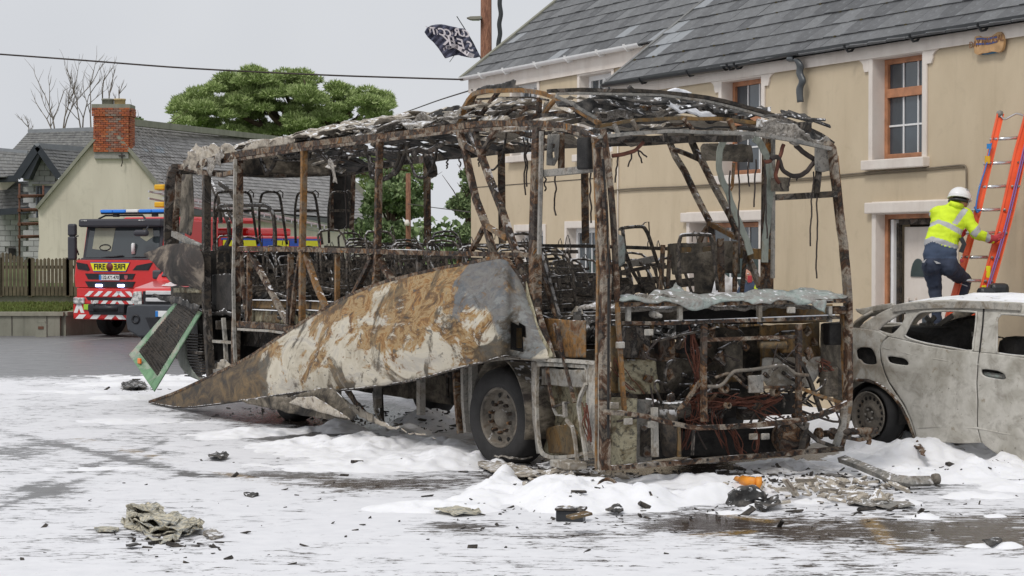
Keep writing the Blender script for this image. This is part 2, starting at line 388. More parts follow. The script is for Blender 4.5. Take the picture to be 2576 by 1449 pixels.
at2 = road.data.attributes.new('sootwet_shade', 'FLOAT', 'POINT'); at2.data.foreach_set('value', np.where(msk, np.clip(blobs(px, py, WET_SHADE), 0, 1), 0).astype(np.float32))
at3 = road.data.attributes.new('yellow', 'FLOAT', 'POINT'); at3.data.foreach_set('value', np.where(msk, yel_f(px, py), 0).astype(np.float32))
# ---------------- piled foam ----------------
t = NT('foam'); f1 = t.noise(9, 5, .6); f2 = t.noise(60, 4, .7)
at_ = t.n('Attribute'); at_.attribute_name = 'dirt'
c = t.mix(f1, (.76, .765, .79), (.86, .86, .88)); c = t.mix(t.math('MULTIPLY', at_.outputs['Fac'], t.ramp(f1, [(.45, 0.0), (.6, .8)])), c, (.38, .36, .34))
t.set(base=c, rough=.9, spec=.25, sss=.25); t.b.inputs['Subsurface Radius'].default_value = (.05, .05, .06)
t.bump(t.math('ADD', f1, t.math('MULTIPLY', f2, .25)), .35, .02); M['foam'] = t.m
HEAPS = [(1272, 1212, 30, 12, .16), (1250, 1235, 60, 16, .11), (1200, 1262, 70, 12, .07), (1330, 1250, 110, 16, .08), (1480, 1248, 60, 15, .13), (1530, 1258, 42, 14, .12), (1440, 1275, 90, 16, .10), (1590, 1262, 60, 14, .08), (1640, 1275, 60, 10, .06), (1390, 1262, 60, 16, .08),
         (1740, 1215, 200, 12, .07), (1700, 1250, 90, 9, .05), (1900, 1232, 120, 10, .05), (1980, 1180, 160, 16, .08), (2080, 1215, 130, 10, .06), (2240, 1150, 130, 20, .10), (2190, 1125, 60, 14, .09), (2280, 1128, 50, 9, .09), (2445, 1136, 38, 16, .17), (2350, 1150, 90, 14, .08), (2480, 1190, 140, 14, .06), (2330, 1200, 160, 14, .09), (2540, 1160, 60, 20, .10),
         (1030, 1132, 300, 20, .085), (1180, 1165, 130, 14, .08), (860, 1120, 200, 10, .05), (800, 1085, 110, 6, .07), (640, 1092, 110, 6, .07), (860, 1076, 46, 6, .11), (560, 1100, 90, 6, .045), (1100, 1010, 60, 14, .30), (1080, 1060, 80, 12, .14), (1020, 1090, 60, 10, .09), (350, 1000, 190, 7, .035), (520, 1010, 60, 7, .05), (330, 968, 200, 6, .035), (180, 985, 150, 5, .03), (250, 1130, 140, 5, .02),
         (960, 1172, 270, 14, .055), (330, 1060, 260, 9, .03), (250, 1180, 200, 8, .022), (1050, 1280, 130, 8, .05), (1180, 1285, 110, 7, .05), (1700, 1262, 100, 8, .045), (1850, 1252, 80, 7, .04), (1780, 1255, 60, 7, .05), (2050, 1262, 40, 6, .045), (2280, 1266, 60, 7, .045), (2460, 1250, 90, 7, .05), (2140, 1295, 60, 5, .03), (1830, 1292, 60, 6, .035), (1900, 1280, 35, 6, .04),
         (2330, 1302, 50, 6, .035), (2500, 1300, 40, 6, .03), (2450, 1375, 60, 6, .035), (2540, 1375, 40, 6, .03), (2150, 1075, 90, 30, .2), (2040, 1090, 60, 20, .10), (700, 950, 500, 9, .04), (2560, 1225, 90, 12, .06), (700, 1030, 40, 5, .05)]
def foam_h(X, Y, px, py):
    h = blobs(px, py, HEAPS)
    n = fbm(X*2.6, Y*2.0, 4, 21); n2 = fbm(X*9, Y*9, 3, 31); bil = 1-np.abs(2*fbm(X*4.2+4, Y*3.6, 3, 41)-1)*2.2
    on = np.clip(h*14, 0, 1)
    hh = h*(.25+1.9*n)+on*(.045*(bil-.35)+.035*(n2-.5))
    hh = hh+.05*(fbm(X*1.9, Y*1.5, 5, 77)-.63)*np.clip((py-930)/60, 0, 1)
    hh = hh-.016+np.clip(blobs(px, py, [(a, b, c, d, e*.05) for a, b, c, d, e in HOLES]), -.08, 0)*(h < .1)
    return np.clip(hh, -.04, .5)
xs = np.arange(-8.3, 8.3, .036); ys = np.concatenate([np.arange(12.6, 27, .036), np.arange(27, 38, .07)])
co_, q = grid_mesh('f', xs, ys, 0.0, None); px, py = proj(co_)
h = foam_h(co_[:, 0], co_[:, 1], px, py); vis = (px > -60) & (px < 2640) & (py < 1480)
co_[:, 2] = h
keep = ((h[q] > -.004).any(1)) & vis[q].all(1); q = q[keep]
used = np.unique(q); mp = np.full(len(co_), -1); mp[used] = np.arange(len(used)); co2 = co_[used]; q = mp[q]
foam = mesh_np('foam', co2, q, M['foam']); tag(foam, 'white firefighting foam lying in heaps and drifts around the burnt coach', None, None, 'stuff')
px, py = px[used], py[used]
DIRT = [(2050, 1225, 160, 25, 1), (1300, 1195, 120, 12, .7), (1450, 1180, 150, 12, .9), (2000, 1190, 250, 14, .7), (1080, 1040, 90, 40, .55), (2200, 1260, 100, 10, .8)]
ad = foam.data.attributes.new('dirt', 'FLOAT', 'POINT'); ad.data.foreach_set('value', np.clip(blobs(px, py, DIRT), 0, 1).astype(np.float32))
# road markings (white edge lines of the far bend)
M['road_paint'] = flat('road_paint', (.55, .54, .5), .6, 0, .2, 30)
for nm, P in (('white_line', [(133, 865), (190, 858.5), (250, 853), (311, 849.5)]), ('white_line', [(-40, 893), (0, 887), (40, 880), (83, 874.5)])):
    mb = MB(); pts = [gnd(x, y, .006) for x, y in P]
    L = [p+V((0, -.09, 0)) for p in pts]; R = [p+V((0, .09, 0)) for p in pts]
    mb.add(L+R, [(i, i+1, i+1+len(P), i+len(P)) for i in range(len(P)-1)])
    mb.build(nm, M['road_paint'])['kind'] = 'structure'
# ---------------- setting materials ----------------
def render_mat(name, a, b, stain=.5, sc_=1.2):
    t = NT(name); f = t.noise(sc_, 8, .6, .3, t.mapping(t.tc(), (1, 1, .45))); g = t.noise(40, 4, .6)
    c = t.ramp(f, [(.3, a), (.62, b)]); c = t.mix(t.math('MULTIPLY', t.ramp(t.noise(sc_*3.3, 7, .7, .6), [(.55, 0.0), (.75, 1.0)]), stain), c, tuple(x*.72 for x in a))
    vs_ = t.noise(1.0, 6, .7, .3, t.mapping(t.tc(), (5, 5, .35))); c = t.mix(t.math('MULTIPLY', t.ramp(vs_, [(.55, 0.0), (.72, 1.0)]), stain*.9), c, tuple(x*.66 for x in a))
    t.set(base=c, rough=.9, spec=.2); t.bump(g, .25, .006); return t.m
M['cream_wall'] = render_mat('cream_wall', (.53, .435, .305), (.60, .50, .36), .30)
M['gable_wall'] = render_mat('gable_wall', (.53, .485, .40), (.66, .61, .51), .45, .5)
M['trim'] = render_mat('trim', (.67, .60, .54), (.76, .70, .64), .25, 2.5)
M['white_paint'] = flat('white_paint', (.80, .80, .80), .4, var=.04)
M['copper_frame'] = flat('copper_frame', (.44, .20, .105), .5, 0, .3, 6)
M['black_plastic'] = flat('black_plastic', (.025, .027, .03), .35, 0, .2, 5)
M['dark_fascia'] = flat('dark_fascia', (.03, .036, .045), .4, 0, .15, 3)
M['concrete'] = render_mat('concrete', (.20, .20, .16), (.29, .285, .235), .6, 1.5)
M['blockwork'] = None
t = NT('concrete_block'); r = t.rnd(); c = t.ramp(r, [(0, (.30, .30, .30)), (.5, (.38, .38, .38)), (1, (.47, .47, .47))]); t.set(base=t.mix(t.math('MULTIPLY', t.noise(20, 4), .3), c, .55), rough=.95); M['blockwork'] = t.m
t = NT('mortar'); t.set(base=t.ramp(t.noise(8), [(.3, (.25, .245, .23)), (.7, (.34, .33, .31))]), rough=.95); M['mortar'] = t.m
def slate_mat(name, pal, patch, moss=.4):
    t = NT(name); r = t.rnd(); c = t.ramp(r, [(i/(len(pal)-1), k) for i, k in enumerate(pal)])
    f = t.noise(1.7, 8, .65, .6); c = t.mix(t.math('MULTIPLY', t.ramp(f, [(.52, 0.0), (.60, 1.0)]), .5), c, patch)
    g = t.noise(11, 6, .7); c = t.mix(t.math('MULTIPLY', t.ramp(g, [(.48, 0.0), (.62, 1.0)]), .35), c, (.045, .045, .046))
    m = t.noise(6, 5, .7); c = t.mix(t.math('MULTIPLY', t.ramp(m, [(.64, 0.0), (.70, 1.0)]), moss), c, (.10, .095, .035))
    t.set(base=c, rough=.55, spec=.4); t.bump(g, .3, .008); return t.m
M['slate'] = slate_mat('slate', [(.066, .068, .072), (.086, .088, .092), (.11, .113, .118), (.135, .138, .142), (.095, .097, .10), (.17, .175, .18)], (.22, .23, .24), .22)
M['slate_old'] = slate_mat('slate_old', [(.19, .178, .175), (.235, .22, .215), (.28, .265, .26), (.33, .315, .31), (.26, .245, .24)], (.33, .315, .305), .12)
M['slate_dark'] = slate_mat('slate_dark', [(.12, .12, .12), (.16, .16, .155), (.20, .20, .19), (.15, .148, .14)], (.22, .22, .21), .3)
M['slate_pale'] = flat('slate_pale', (.25, .265, .28), .5, 0, .1, 5)
M['moss'] = flat('moss', (.07, .055, .02), .95, 0, .5, 20)
t = NT('brick'); r = t.rnd(); c = t.ramp(r, [(0, (.30, .075, .03)), (.3, (.42, .12, .045)), (.6, (.36, .10, .05)), (.85, (.22, .07, .045)), (1, (.5, .2, .09))])
c = t.mix(t.math('MULTIPLY', t.ramp(t.noise(2.2, 6), [(.56, 0.0), (.64, 1.0)]), .45), c, (.09, .07, .05)); t.set(base=c, rough=.9); M['brick'] = t.m
t = NT('brick_lime'); r = t.rnd(); c = t.ramp(r, [(0, (.20, .10, .075)), (.5, (.30, .16, .12)), (1, (.24, .2, .17))]); t.set(base=c, rough=.9); M['brick_lime'] = t.m
def glass_mat(name, c=(.02, .023, .027), rough=.05, spec=.8):
    t = NT(name); t.set(base=t.ramp(t.noise(1.5, 3), [(.3, c), (.7, tuple(x*1.8 for x in c))]), rough=rough, spec=spec); return t.m
M['window_glass'] = glass_mat('window_glass', (.035, .045, .055))
M['grass'] = flat('grass', (.10, .15, .035), .9, 0, .3, 8)
def leaf_mat(name, cols, tr=.15):
    t = NT(name); r = t.n('NewGeometry').outputs['Random Per Island']; f = t.noise(.9, 4)
    c = t.ramp(r, [(i/(len(cols)-1), k) for i, k in enumerate(cols)]); c = t.mix(t.math('MULTIPLY', t.ramp(f, [(.4, 0.0), (.6, 1.0)]), .35), c, cols[0])
    t.set(base=c, rough=.75, spec=.25); t.b.inputs['Transmission Weight'].default_value = 0; return t.m
M['pine_needles'] = leaf_mat('pine_needles', [(.17, .23, .08), (.27, .36, .13), (.37, .47, .18), (.50, .58, .28), (.30, .39, .14)])
M['broad_leaves'] = leaf_mat('broad_leaves', [(.10, .15, .07), (.16, .22, .10), (.22, .30, .13), (.30, .37, .18)])
M['bark'] = flat('bark', (.10, .07, .05), .95, 0, .35, 5, bump=.5)
M['twig'] = flat('twig', (.20, .17, .14), .95, 0, .25, 5)
M['rust_tube'] = flat('rust_tube', (.12, .055, .035), .8, 0, .35, 5)
# ---------------- slates on a quad ----------------
def slate_mesh(name, mat, sx=1, j=0):
    mb = MB(); a = .012*(1+j); w = .5-.012
    mb.hexa([(-w, 0, 0), (w, -.012*j, 0), (w, 1.18, -.006), (-w, 1.18, -.006), (-w, 0, .05+.012*j), (w, -.012*j, .05), (w, 1.18, .012), (-w, 1.18, .012)])
    me_o = mb.build(name, mat); me = me_o.data; bpy.data.objects.remove(me_o); return me
def bil(q, u, v): return (q[0]*(1-u)+q[1]*u)*(1-v)+(q[3]*(1-u)+q[2]*u)*v   # q: bottom-left, bottom-right, top-right, top-left
def slates(parent, q, rows, cols, mats, inside=None, special=None, name='slate', limit=300, thick=1.0, key=None, stag=.5, skip=None):
    """slates in staggered courses over quad q; the `limit` largest in the picture are parts, the rest one stuff part"""
    Mi = rootmat(parent).inverted(); meshes = {}
    L = []
    for r in range(rows):
        for c in range(-1, cols+1):
            u0 = (c+(stag if r % 2 else 0))/cols; u1 = u0+1/cols
            if u1 <= .0005 or u0 >= .9995: continue
            cu0, cu1 = max(u0, 0), min(u1, 1)
            if cu1-cu0 < .1/cols: continue
            v0, v1 = r/rows, (r+1)/rows
            p0, p1, p3 = bil(q, cu0, v0), bil(q, cu1, v0), bil(q, (cu0), v1)
            ctr = bil(q, (cu0+cu1)/2, (v0+v1)/2)
            if inside and not inside((cu0+cu1)/2, (v0+v1)/2, ctr): continue
            if skip and random.random() < skip: continue
            L.append((p0, p1, p3, r, c, ctr))
    C = np.array([tuple(l[5]) for l in L]); px, py = proj(C)
    vis = (px > -60) & (px < 2640) & (py > -60) & (py < 1500)
    order = sorted(range(len(L)), key=key or (lambda i: (not vis[i], C[i][1])))
    asparts = set(i for i in order[:limit] if vis[i]); rest = MB()
    for i, (p0, p1, p3, r, c, ctr) in enumerate(L):
        bx = (p1-p0); by = (p3-p0); nz = bx.cross(by).normalized()
        if nz.z < 0 or (abs(nz.z) < .05 and nz.y > 0): nz = -nz
        m = mats[0]
        if special and special(r, c, ctr): m = mats[1]
        j = random.randint(0, 2); lift = random.uniform(0, .012)*thick
        o0 = (p0+p1)/2+nz*lift
        if i in asparts:
            k = (m.name, j)
            if k not in meshes: meshes[k] = slate_mesh(name, m, 1, j)
            o = bpy.data.objects.new(name, meshes[k]); COL.objects.link(o); o.parent = parent
            Rm = Matrix((bx, by, nz*thick)).transposed().to_4x4(); Rm.translation = o0
            o.matrix_local = Mi @ Rm
        else:
            w = bx*.488; t2 = nz*.05*thick
            rest.hexa([o0-w, o0+w, o0+w+by*1.1, o0-w+by*1.1, o0-w+t2, o0+w+t2, o0+w+by*1.1+t2*.3, o0-w+by*1.1+t2*.3])
    if rest.v: rest.build(name+'_courses', mats[0], parent)['kind'] = 'stuff'
# ---------------- the long cream terrace on the right ----------------
FD = V((.418, -.908, 0)).normalized(); FN = V((-.908, -.418, 0)).normalized(); F0 = V((5.25, 27, 0))  # along (towards right), outward
def fP(s, z, out=0.0, q=0.0): return F0+FD*s+Z*z+FN*(out-q)
def fs(x, y, q=0.0):
    p = onpl(x, y, F0-FN*q, FN); return (p-F0).dot(FD), p.z
QL = 1.05
SS = {}   # s-coordinate shortcuts
def sx(x, q=0.0): return fs(x, 600, q)[0]
def wall_with_holes(parent, s0, s1, z0, z1, holes, q, mat, name='wall', dep=.3):
    mb = MB(); ss = sorted(set([s0, s1]+[h[0] for h in holes]+[h[1] for h in holes])); zs = sorted(set([z0, z1]+[h[2] for h in holes]+[h[3] for h in holes]))
    for a, b in zip(ss, ss[1:]):
        for c, d in zip(zs, zs[1:]):
            if any(h[0] <= (a+b)/2 <= h[1] and h[2] <= (c+d)/2 <= h[3] for h in holes): continue
            mb.add([fP(a, c, 0, q), fP(b, c, 0, q), fP(b, d, 0, q), fP(a, d, 0, q)], [(0, 1, 2, 3)])
    for a, b, c, d in holes:   # reveals
        for (u, v) in (((a, c), (a, d)), ((a, d), (b, d)), ((b, d), (b, c)), ((b, c), (a, c))):
            mb.add([fP(*u, 0, q), fP(*v, 0, q), fP(*v, -dep, q), fP(*u, -dep, q)], [(0, 1, 2, 3)])
    for a, b, c, d in [(s0, s0, z0, z1), (s1, s1, z0, z1)]:
        mb.add([fP(a, c, 0, q), fP(a, d, 0, q), fP(a, d, -6, q), fP(a, c, -6, q)], [(0, 1, 2, 3)])
    mb.add([fP(s0, z0, -6, q), fP(s1, z0, -6, q), fP(s1, z1, -6, q), fP(s0, z1, -6, q)], [(0, 1, 2, 3)])
    return mb.build(name, mat, parent)
fax = (FD, -FN, Z)
def fbox(mb, s0, s1, z0, z1, o0, o1, q=0.0, bv=0):
    c = fP((s0+s1)/2, (z0+z1)/2, (o0+o1)/2, q); sz = (abs(s1-s0), abs(o1-o0), abs(z1-z0))
    return mb.bbox(c, sz, bv, fax) if bv else mb.box(c, sz, fax)
def window(parent, s0, s1, z0, z1, q, fmat, dep, splits, cols, rows, fw=.07, name='window'):
    """frame in the reveal; splits = heights of transoms; cols/rows of glazing bars per light"""
    mb = MB(); o = -dep
    for a, b, c, d in ((s0, s0+fw, z0, z1), (s1-fw, s1, z0, z1), (s0+fw, s1-fw, z0, z0+fw), (s0+fw, s1-fw, z1-fw, z1)): fbox(mb, a, b, c, d, o-.03, o+.035, q, .006)
    for zz in splits: fbox(mb, s0+fw, s1-fw, zz-.06, zz+.06, o-.028, o+.045, q, .006)
    fr = mb.build(name, fmat, parent)
    edges = [z0+fw]+[v for zz in splits for v in (zz-.06, zz+.06)]+[z1-fw]
    for k in range(0, len(edges), 2):
        a, b = edges[k], edges[k+1]; mb = MB()
        fbox(mb, s0+fw, s1-fw, a, b, o-.02, o-.01, q); mb.build('pane', M['window_glass'], fr)
        c = cols[k//2]; r = rows[k//2]
        for i in range(1, c): mb = MB(); fbox(mb, s0+fw+(s1-s0-2*fw)*i/c-.012, s0+fw+(s1-s0-2*fw)*i/c+.012, a, b, o-.009, o+.006, q); mb.build('glazing_bar', M['white_paint'], fr)
        for i in range(1, r): mb = MB(); fbox(mb, s0+fw, s1-fw, a+(b-a)*i/r-.012, a+(b-a)*i/r+.012, o-.009, o+.004, q); mb.build('glazing_bar', M['white_paint'], fr)
    return fr
RH = thing('terraced_house', 'cream rendered house at the right with copper-coloured window frames and black gutter', 'house', tuple(fP(0, 0)))
sL, sR = sx(1541), 5.2
wA = (fs(2198, 260)[0], fs(2325, 260)[0], fs(2260, 403)[1]+.02, fs(2260, 139)[1])
dA = (fs(2206, 650)[0], fs(2402, 650)[0], .12, fs(2300, 535)[1])
wB = (fs(1818, 300)[0], fs(1919, 300)[0], fs(1860, 440)[1], fs(1868, 198)[1])
dC = (fs(1737, 600)[0], fs(1913, 600)[0], .15, fs(1830, 557)[1])
EZ = fs(1541, 215)[1]; EZ = 4.98
wall_with_holes(RH, sL, sR, 0, EZ, [wA, dA, wB, dC], 0, M['cream_wall'])
def surround(parent, h, q=0.0, ears=True, sill=True, top=None, lint=None, nm='window_surround'):
    mb = MB(); w = .085; s0, s1, z0, z1 = h; top = top or z1+.12
    fbox(mb, s0-w, s0, z0, top, .002, .03, q, .006); fbox(mb, s1, s1+w, z0, top, .002, .03, q, .006); fbox(mb, s0, s1, z1, top, .002, .03, q, .006)
    for a, b in ((s0, s0+.01), (s1-.01, s1)): fbox(mb, a, b, z0, z1, -.28, .028, q)
    fbox(mb, s0+.01, s1-.01, z1-.01, z1, -.28, .028, q)
    if ears:
        for sg, b in ((-1, s0-w), (1, s1+w)):
            pts = [(b, top-.34), (b+sg*.10, top-.34), (b+sg*.13, top-.28), (b+sg*.13, top-.24), (b+sg*.17, top-.20), (b+sg*.24, top-.17), (b+sg*.24, top), (b, top)]
            mb.prism([fP(a, z, .002, q) for a, z in pts], FN*.027)
    if lint: fbox(mb, s0-w-.1, s1+w+.1, z1+.002, z1+.15, .031, .085, q, .015)
    mb.build(nm, M['trim'], parent)
    if sill:
        mb = MB(); fbox(mb, s0-.15, s1+.12, z0-.13, z0, -.3, .11, q, .012); mb.build('window_sill', M['trim'], parent)
surround(RH, wA, top=EZ-.02); surround(RH, wB, top=EZ-.02)
surround(RH, dA, ears=False, sill=False, lint=True, nm='door_surround', top=dA[3]+.16); surround(RH, dC, ears=False, sill=False, lint=True, nm='door_surround', top=dC[3]+.16)
hA = wA[3]-wA[2]
window(RH, wA[0]+.01, wA[1]-.01, wA[2]+.01, wA[3]-.01, 0, M['copper_frame'], .2, [wA[2]+hA*.655], [3, 3], [2, 1])
window(RH, wB[0]+.01, wB[1]-.01, wB[2]+.01, wB[3]-.01, 0, M['copper_frame'], .2, [wB[2]+hA*.6], [3, 3], [2, 1])
window(RH, dC[0]+.25, dC[1]-.01, .95, dC[3]-.02, 0, M['copper_frame'], .2, [], [3], [2])
# front door of the right house: copper frame, stripped insulation, white inner frame, pale panelled leaf
mb = MB(); a, b, c, d = dA
for u, v, w, x in ((a, a+.07, c, d), (b-.07, b, c, d), (a+.07, b-.07, d-.07, d)): fbox(mb, u, v, w, x, -.2, -.12, 0, .005)
df_ = mb.build('door_frame', M['copper_frame'], RH)
mb = MB()
for u, v, w, x in ((a+.07, a+.13, c, d-.07), (a+.22, a+.27, c, d-.13), (a+.27, b-.07, d-.15, d-.08)): fbox(mb, u, v, w, x, -.22, -.16)
mb.build('charred_seal', M['dark_beam'], df_)
mb = MB(); fbox(mb, a+.13, a+.165, c, d-.08, -.2, -.13, 0, .005); fbox(mb, a+.18, a+.22, c, d-.08, -.2, -.11, 0, .005); mb.build('inner_frame', M['white_paint'], df_)
mb = MB(); fbox(mb, a+.3, b-.1, c+.02, d-.18, -.27, -.23, 0, .005); dl = mb.build('door', M['trim'], RH)
mb = MB(); s_ = a+.62; zc = (dA[3]+.12)*.66
arc = [fP(s_+.16*math.cos(k*math.pi/12), zc+.24*math.sin(k*math.pi/12), -.228) for k in range(13)]
mb.prism(arc, FN*.012); mb.build('fanlight', M['window_glass'], dl)
mb = MB(); fbox(mb, a+.42, a+.55, .5, zc-.32, -.228, -.214); fbox(mb, a+.72, a+.85, .5, zc-.32, -.228, -.214); mb.build('glass_panel', M['window_glass'], dl)
mb = MB()
for u in (a+.39, a+.55): fbox(mb, u, u+.035, .45, zc-.28, -.228, -.2, 0, .006)
mb.build('moulding', M['trim'], dl)
# fascia band under the eaves, and dark sheets painted as interior shade behind openings
mb = MB(); fbox(mb, sL, sR, EZ-.19, EZ, .032, .05); mb.build('eaves_band', M['trim'], RH)
mb = MB(); fbox(mb, sL, sR, EZ-.02, EZ+.05, .03, .16); mb.build('fascia', M['black_plastic'], RH)
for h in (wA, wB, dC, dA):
    mb = MB(); fbox(mb, h[0]-.3, h[1]+.3, h[2]-.1, h[3]+.2, -.8, -.75); mb.build('interior_shade', M['soot'], RH)
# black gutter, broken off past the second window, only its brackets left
def gutter(parent, s0, s1, z0, z1, mat, q=0, r=.065, out=.17, name='gutter'):
    mb = MB(); n = 8; prof = [(math.cos(math.pi+k*math.pi/n)*r, math.sin(math.pi+k*math.pi/n)*r) for k in range(n+1)]
    prof = prof+[(x*.86, y*.86) for x, y in prof[::-1]]
    vs = [fP(s0, z0+y, out+x, q) for x, y in prof]+[fP(s1, z1+y, out+x, q) for x, y in prof]; L = len(prof)
    mb.add(vs, [(i, (i+1) % L, (i+1) % L+L, i+L) for i in range(L)]+[tuple(range(L)), tuple(range(L, 2*L))[::-1]]); return mb.build(name, mat, parent)
gutter(RH, sL+.02, sx(1850), EZ+.02, EZ-.01, M['black_plastic']); gutter(RH, sx(1850), sx(2035), EZ-.02, EZ+.02, M['black_plastic'], r=.035)
for x in (1640, 1760, 1862, 1880, 2160, 2325, 2497):
    s_ = sx(x); mb = MB(); mb.bar([fP(s_, EZ+.03, .06), fP(s_, EZ-.01, .08), fP(s_, EZ-.06, .12), fP(s_, EZ-.075, .18), fP(s_, EZ-.02, .235), fP(s_, EZ+.02, .245)], .03, .02, FN.cross(Z)); mb.build('gutter_bracket', M['black_plastic'], RH)
# slate roof
PT = .78; up = -FN+Z*PT
def roofq(s0, s1, q, z, over, run): b = fP(0, z-over*PT, over, q)-F0*0; return [fP(s0, z-over*PT, over, q), fP(s1, z-over*PT, over, q), fP(s1, z+run*PT, -run, q), fP(s0, z+run*PT, -run, q)]
qd = roofq(sL-.05, sR, 0, EZ+.10, .16, 4.2)
slates(RH, qd, 15, 32, [M['slate'], M['slate_pale']], special=lambda r, c, p: (c in (0, 1, 2) and r > 1 and random.random() < .45), thick=.5, key=None)
mb = MB(); mb.add([p-Z*.02 for p in qd], [(0, 1, 2, 3)]); mb.build('roof_deck', M['char'], RH)
mb = MB(); mb.bar([qd[0]-FD*.03+Z*.01, qd[3]-FD*.03+Z*.01], .10, .06, Z, ); mb.build('verge', M['slate_dark'], RH)
mb = MB()
for r in range(1, 15):
    for k in range(26):
        if random.random() < .5:
            p = bil(qd, random.random(), r/15); s_ = random.uniform(.012, .04); mb.box(p+up.normalized()*-.01+Z*.02, (s_*1.6, s_, s_*.7), fax)
mb.build('moss', M['moss'], RH)['kind'] = 'stuff'
# left house
LH = thing('terraced_house', 'cream house with white gutter and white window frames beside the thick wooden pole', 'house', tuple(fP(sx(1185, QL), 0, 0, QL)))
l0, l1 = sx(1185, QL), sL+.1; EL = 5.78
def rect(xa, xb, yt, yb, q): return (sx(xa, q), sx(xb, q), fs((xa+xb)/2, yb, q)[1], fs((xa+xb)/2, yt, q)[1])
w1 = rect(1290, 1354, 208, 390, QL); w2 = rect(1460, 1541, 184, 385, QL); w3 = rect(1428, 1503, 572, 700, QL); w4 = rect(1300, 1370, 580, 700, QL)
wall_with_holes(LH, l0, l1, 0, EL, [w1, w2, w3, w4], QL, M['cream_wall'])
for w_ in (w1, w2): surround(LH, w_, QL, ears=False, top=EL-.1)
for w_ in (w3, w4): surround(LH, w_, QL, ears=False)
for w_ in (w1, w2, w3, w4): window(LH, w_[0]+.01, w_[1]-.01, w_[2]+.01, w_[3]-.01, QL, M['white_paint'], .2, [], [4], [1], .09); 
for w_ in (w1, w2):
    m_ = (w_[0]+w_[1])/2; mb = MB(); fbox(mb, m_-.06, m_+.06, w_[2]+.05, w_[3]-.05, -.23, -.155, QL, .005); mb.build('mullion', M['white_paint'], LH)
mb = MB(); fbox(mb, l0, l1, EL-.32, EL, .032, .06, QL); mb.build('eaves_band', M['trim'], LH)
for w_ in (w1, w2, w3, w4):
    mb = MB(); fbox(mb, w_[0]-.3, w_[1]+.3, w_[2]-.1, w_[3]+.2, -.8, -.75, QL); mb.build('interior_shade', M['soot'], LH)  # dark sheet painted as the shade of the room behind
gutter(LH, l0-.12, sx(1631, QL), EL+.01, EL+.01, M['white_paint'], QL, r=.075, out=.16)
for x in (1232, 1292, 1372, 1450, 1530, 1600):
    s_ = sx(x, QL); mb = MB(); mb.bar([fP(s_, EL+.03, .06, QL), fP(s_, EL-.07, .10, QL), fP(s_, EL-.085, .17, QL), fP(s_, EL-.02, .245, QL), fP(s_, EL+.03, .25, QL)], .04, .02, FN.cross(Z)); mb.build('gutter_bracket', M['white_paint'], LH)
z_ = EZ+.10+QL*PT
ql = roofq(l0-.1, sL-.02, QL, EL+.10, .14, 3.2)
slates(LH, ql, 11, 21, [M['slate'], M['slate_pale']], thick=.5, special=lambda r, c, p: random.random() < .03)
mb = MB(); mb.add([p-Z*.02 for p in ql], [(0, 1, 2, 3)]); mb.build('roof_deck', M['char'], LH)
mb = MB(); mb.bar([ql[0]-FD*.06, ql[3]-FD*.06], .16, .1, Z); mb.build('verge', M['concrete'], LH)
mb = MB(); mb.tube([fP(sx(1200, QL), fs(1200, 471, QL)[1], .004, QL), fP(sx(1545, QL), fs(1545, 445, QL)[1], .004, QL)], .008, 4); mb.build('render_joint', M['dark_wire'], LH)
mb = MB(); mb.tube([fP(sx(1557)-.0, 4.3, .02), fP(sx(1557), 2.3, .02)], .012, 5); mb.build('conduit', M['trim'], RH)
# cable clipped to the facade, sign, dangling gutter strip
mb = MB(); P = [(1545, 484), (1552, 478), (1620, 473), (1720, 469), (1840, 461), (1960, 453), (2060, 446), (2140, 438), (2230, 431), (2330, 424), (2400, 417), (2428, 416), (2434, 424), (2435, 450), (2435, 482)]
mb.tube([fP(*fs(x, y), .022) for x, y in spl2(P, 4)], .013, 5); mb.tube([fP(*fs(x, y+5), .02) for x, y in spl2(P[:12], 4)], .007, 4)
tag(mb.build('facade_cable', flat('cable_beige', (.20, .165, .12), .7)), 'thin brown cable clipped along the cream wall under the windows', 'cable')
mb = MB(); mb.smooth = True
P = [(2010, 150), (2024, 150), (2032, 165), (2030, 185), (2037, 205), (2030, 225), (2032, 258)]
prev = None; n = 7; vs = []; F_ = []
pts = spl2(P, 4)
for i, (x, y) in enumerate(pts):
    wdt = (.05+.10*min(1, i/8))*(1 if i < len(pts)-3 else .9); o = .16-.05*min(1, i/10)
    for k in range(n):
        a_ = math.pi*k/(n-1); s_, z2 = fs(x, y); vs.append(fP(s_-wdt*.5*math.cos(a_)*(1 if i > 3 else .3), z2+(.0 if i > 3 else .04*math.cos(a_)), o+.05*math.sin(a_)))
for i in range(len(pts)-1):
    for k in range(n-1): F_.append((i*n+k, i*n+k+1, (i+1)*n+k+1, (i+1)*n+k))
mb.add(vs, F_); o = mb.build('melted_gutter', flat('melted_plastic', (.07, .078, .085), .35)); solid(o, .008); tag(o, 'melted strip of grey gutter dangling from the eaves beside the tall window', 'gutter')
sg = thing('wall_sign', 'wavy wooden house name plaque with blue edges hung under the eaves', 'sign', tuple(fP(sx(2490), 4.3, .05)))
def zz(x, y): return 2439.6+x*.0648+2.1, 60.4+y*.0648
mb = MB(); P = [(420, 480), (520, 470), (600, 510), (900, 500), (1020, 470), (1120, 400), (1260, 320), (1380, 340), (1450, 460), (1480, 640), (1450, 900), (1380, 1040), (1250, 1110), (1100, 1080), (950, 1080), (800, 1130), (600, 1150), (480, 1200), (380, 1160), (330, 1080), (340, 560)]
pl = [fs(*zz(x, y)) for x, y in spl2(P+[P[0]], 3)[:-1]]
mb.prism([fP(s_, z2, .04) for s_, z2 in pl], FN*.035); mb.build('plaque', flat('varnished_wood', (.50, .30, .14), .5, 0, .25, 9), sg)
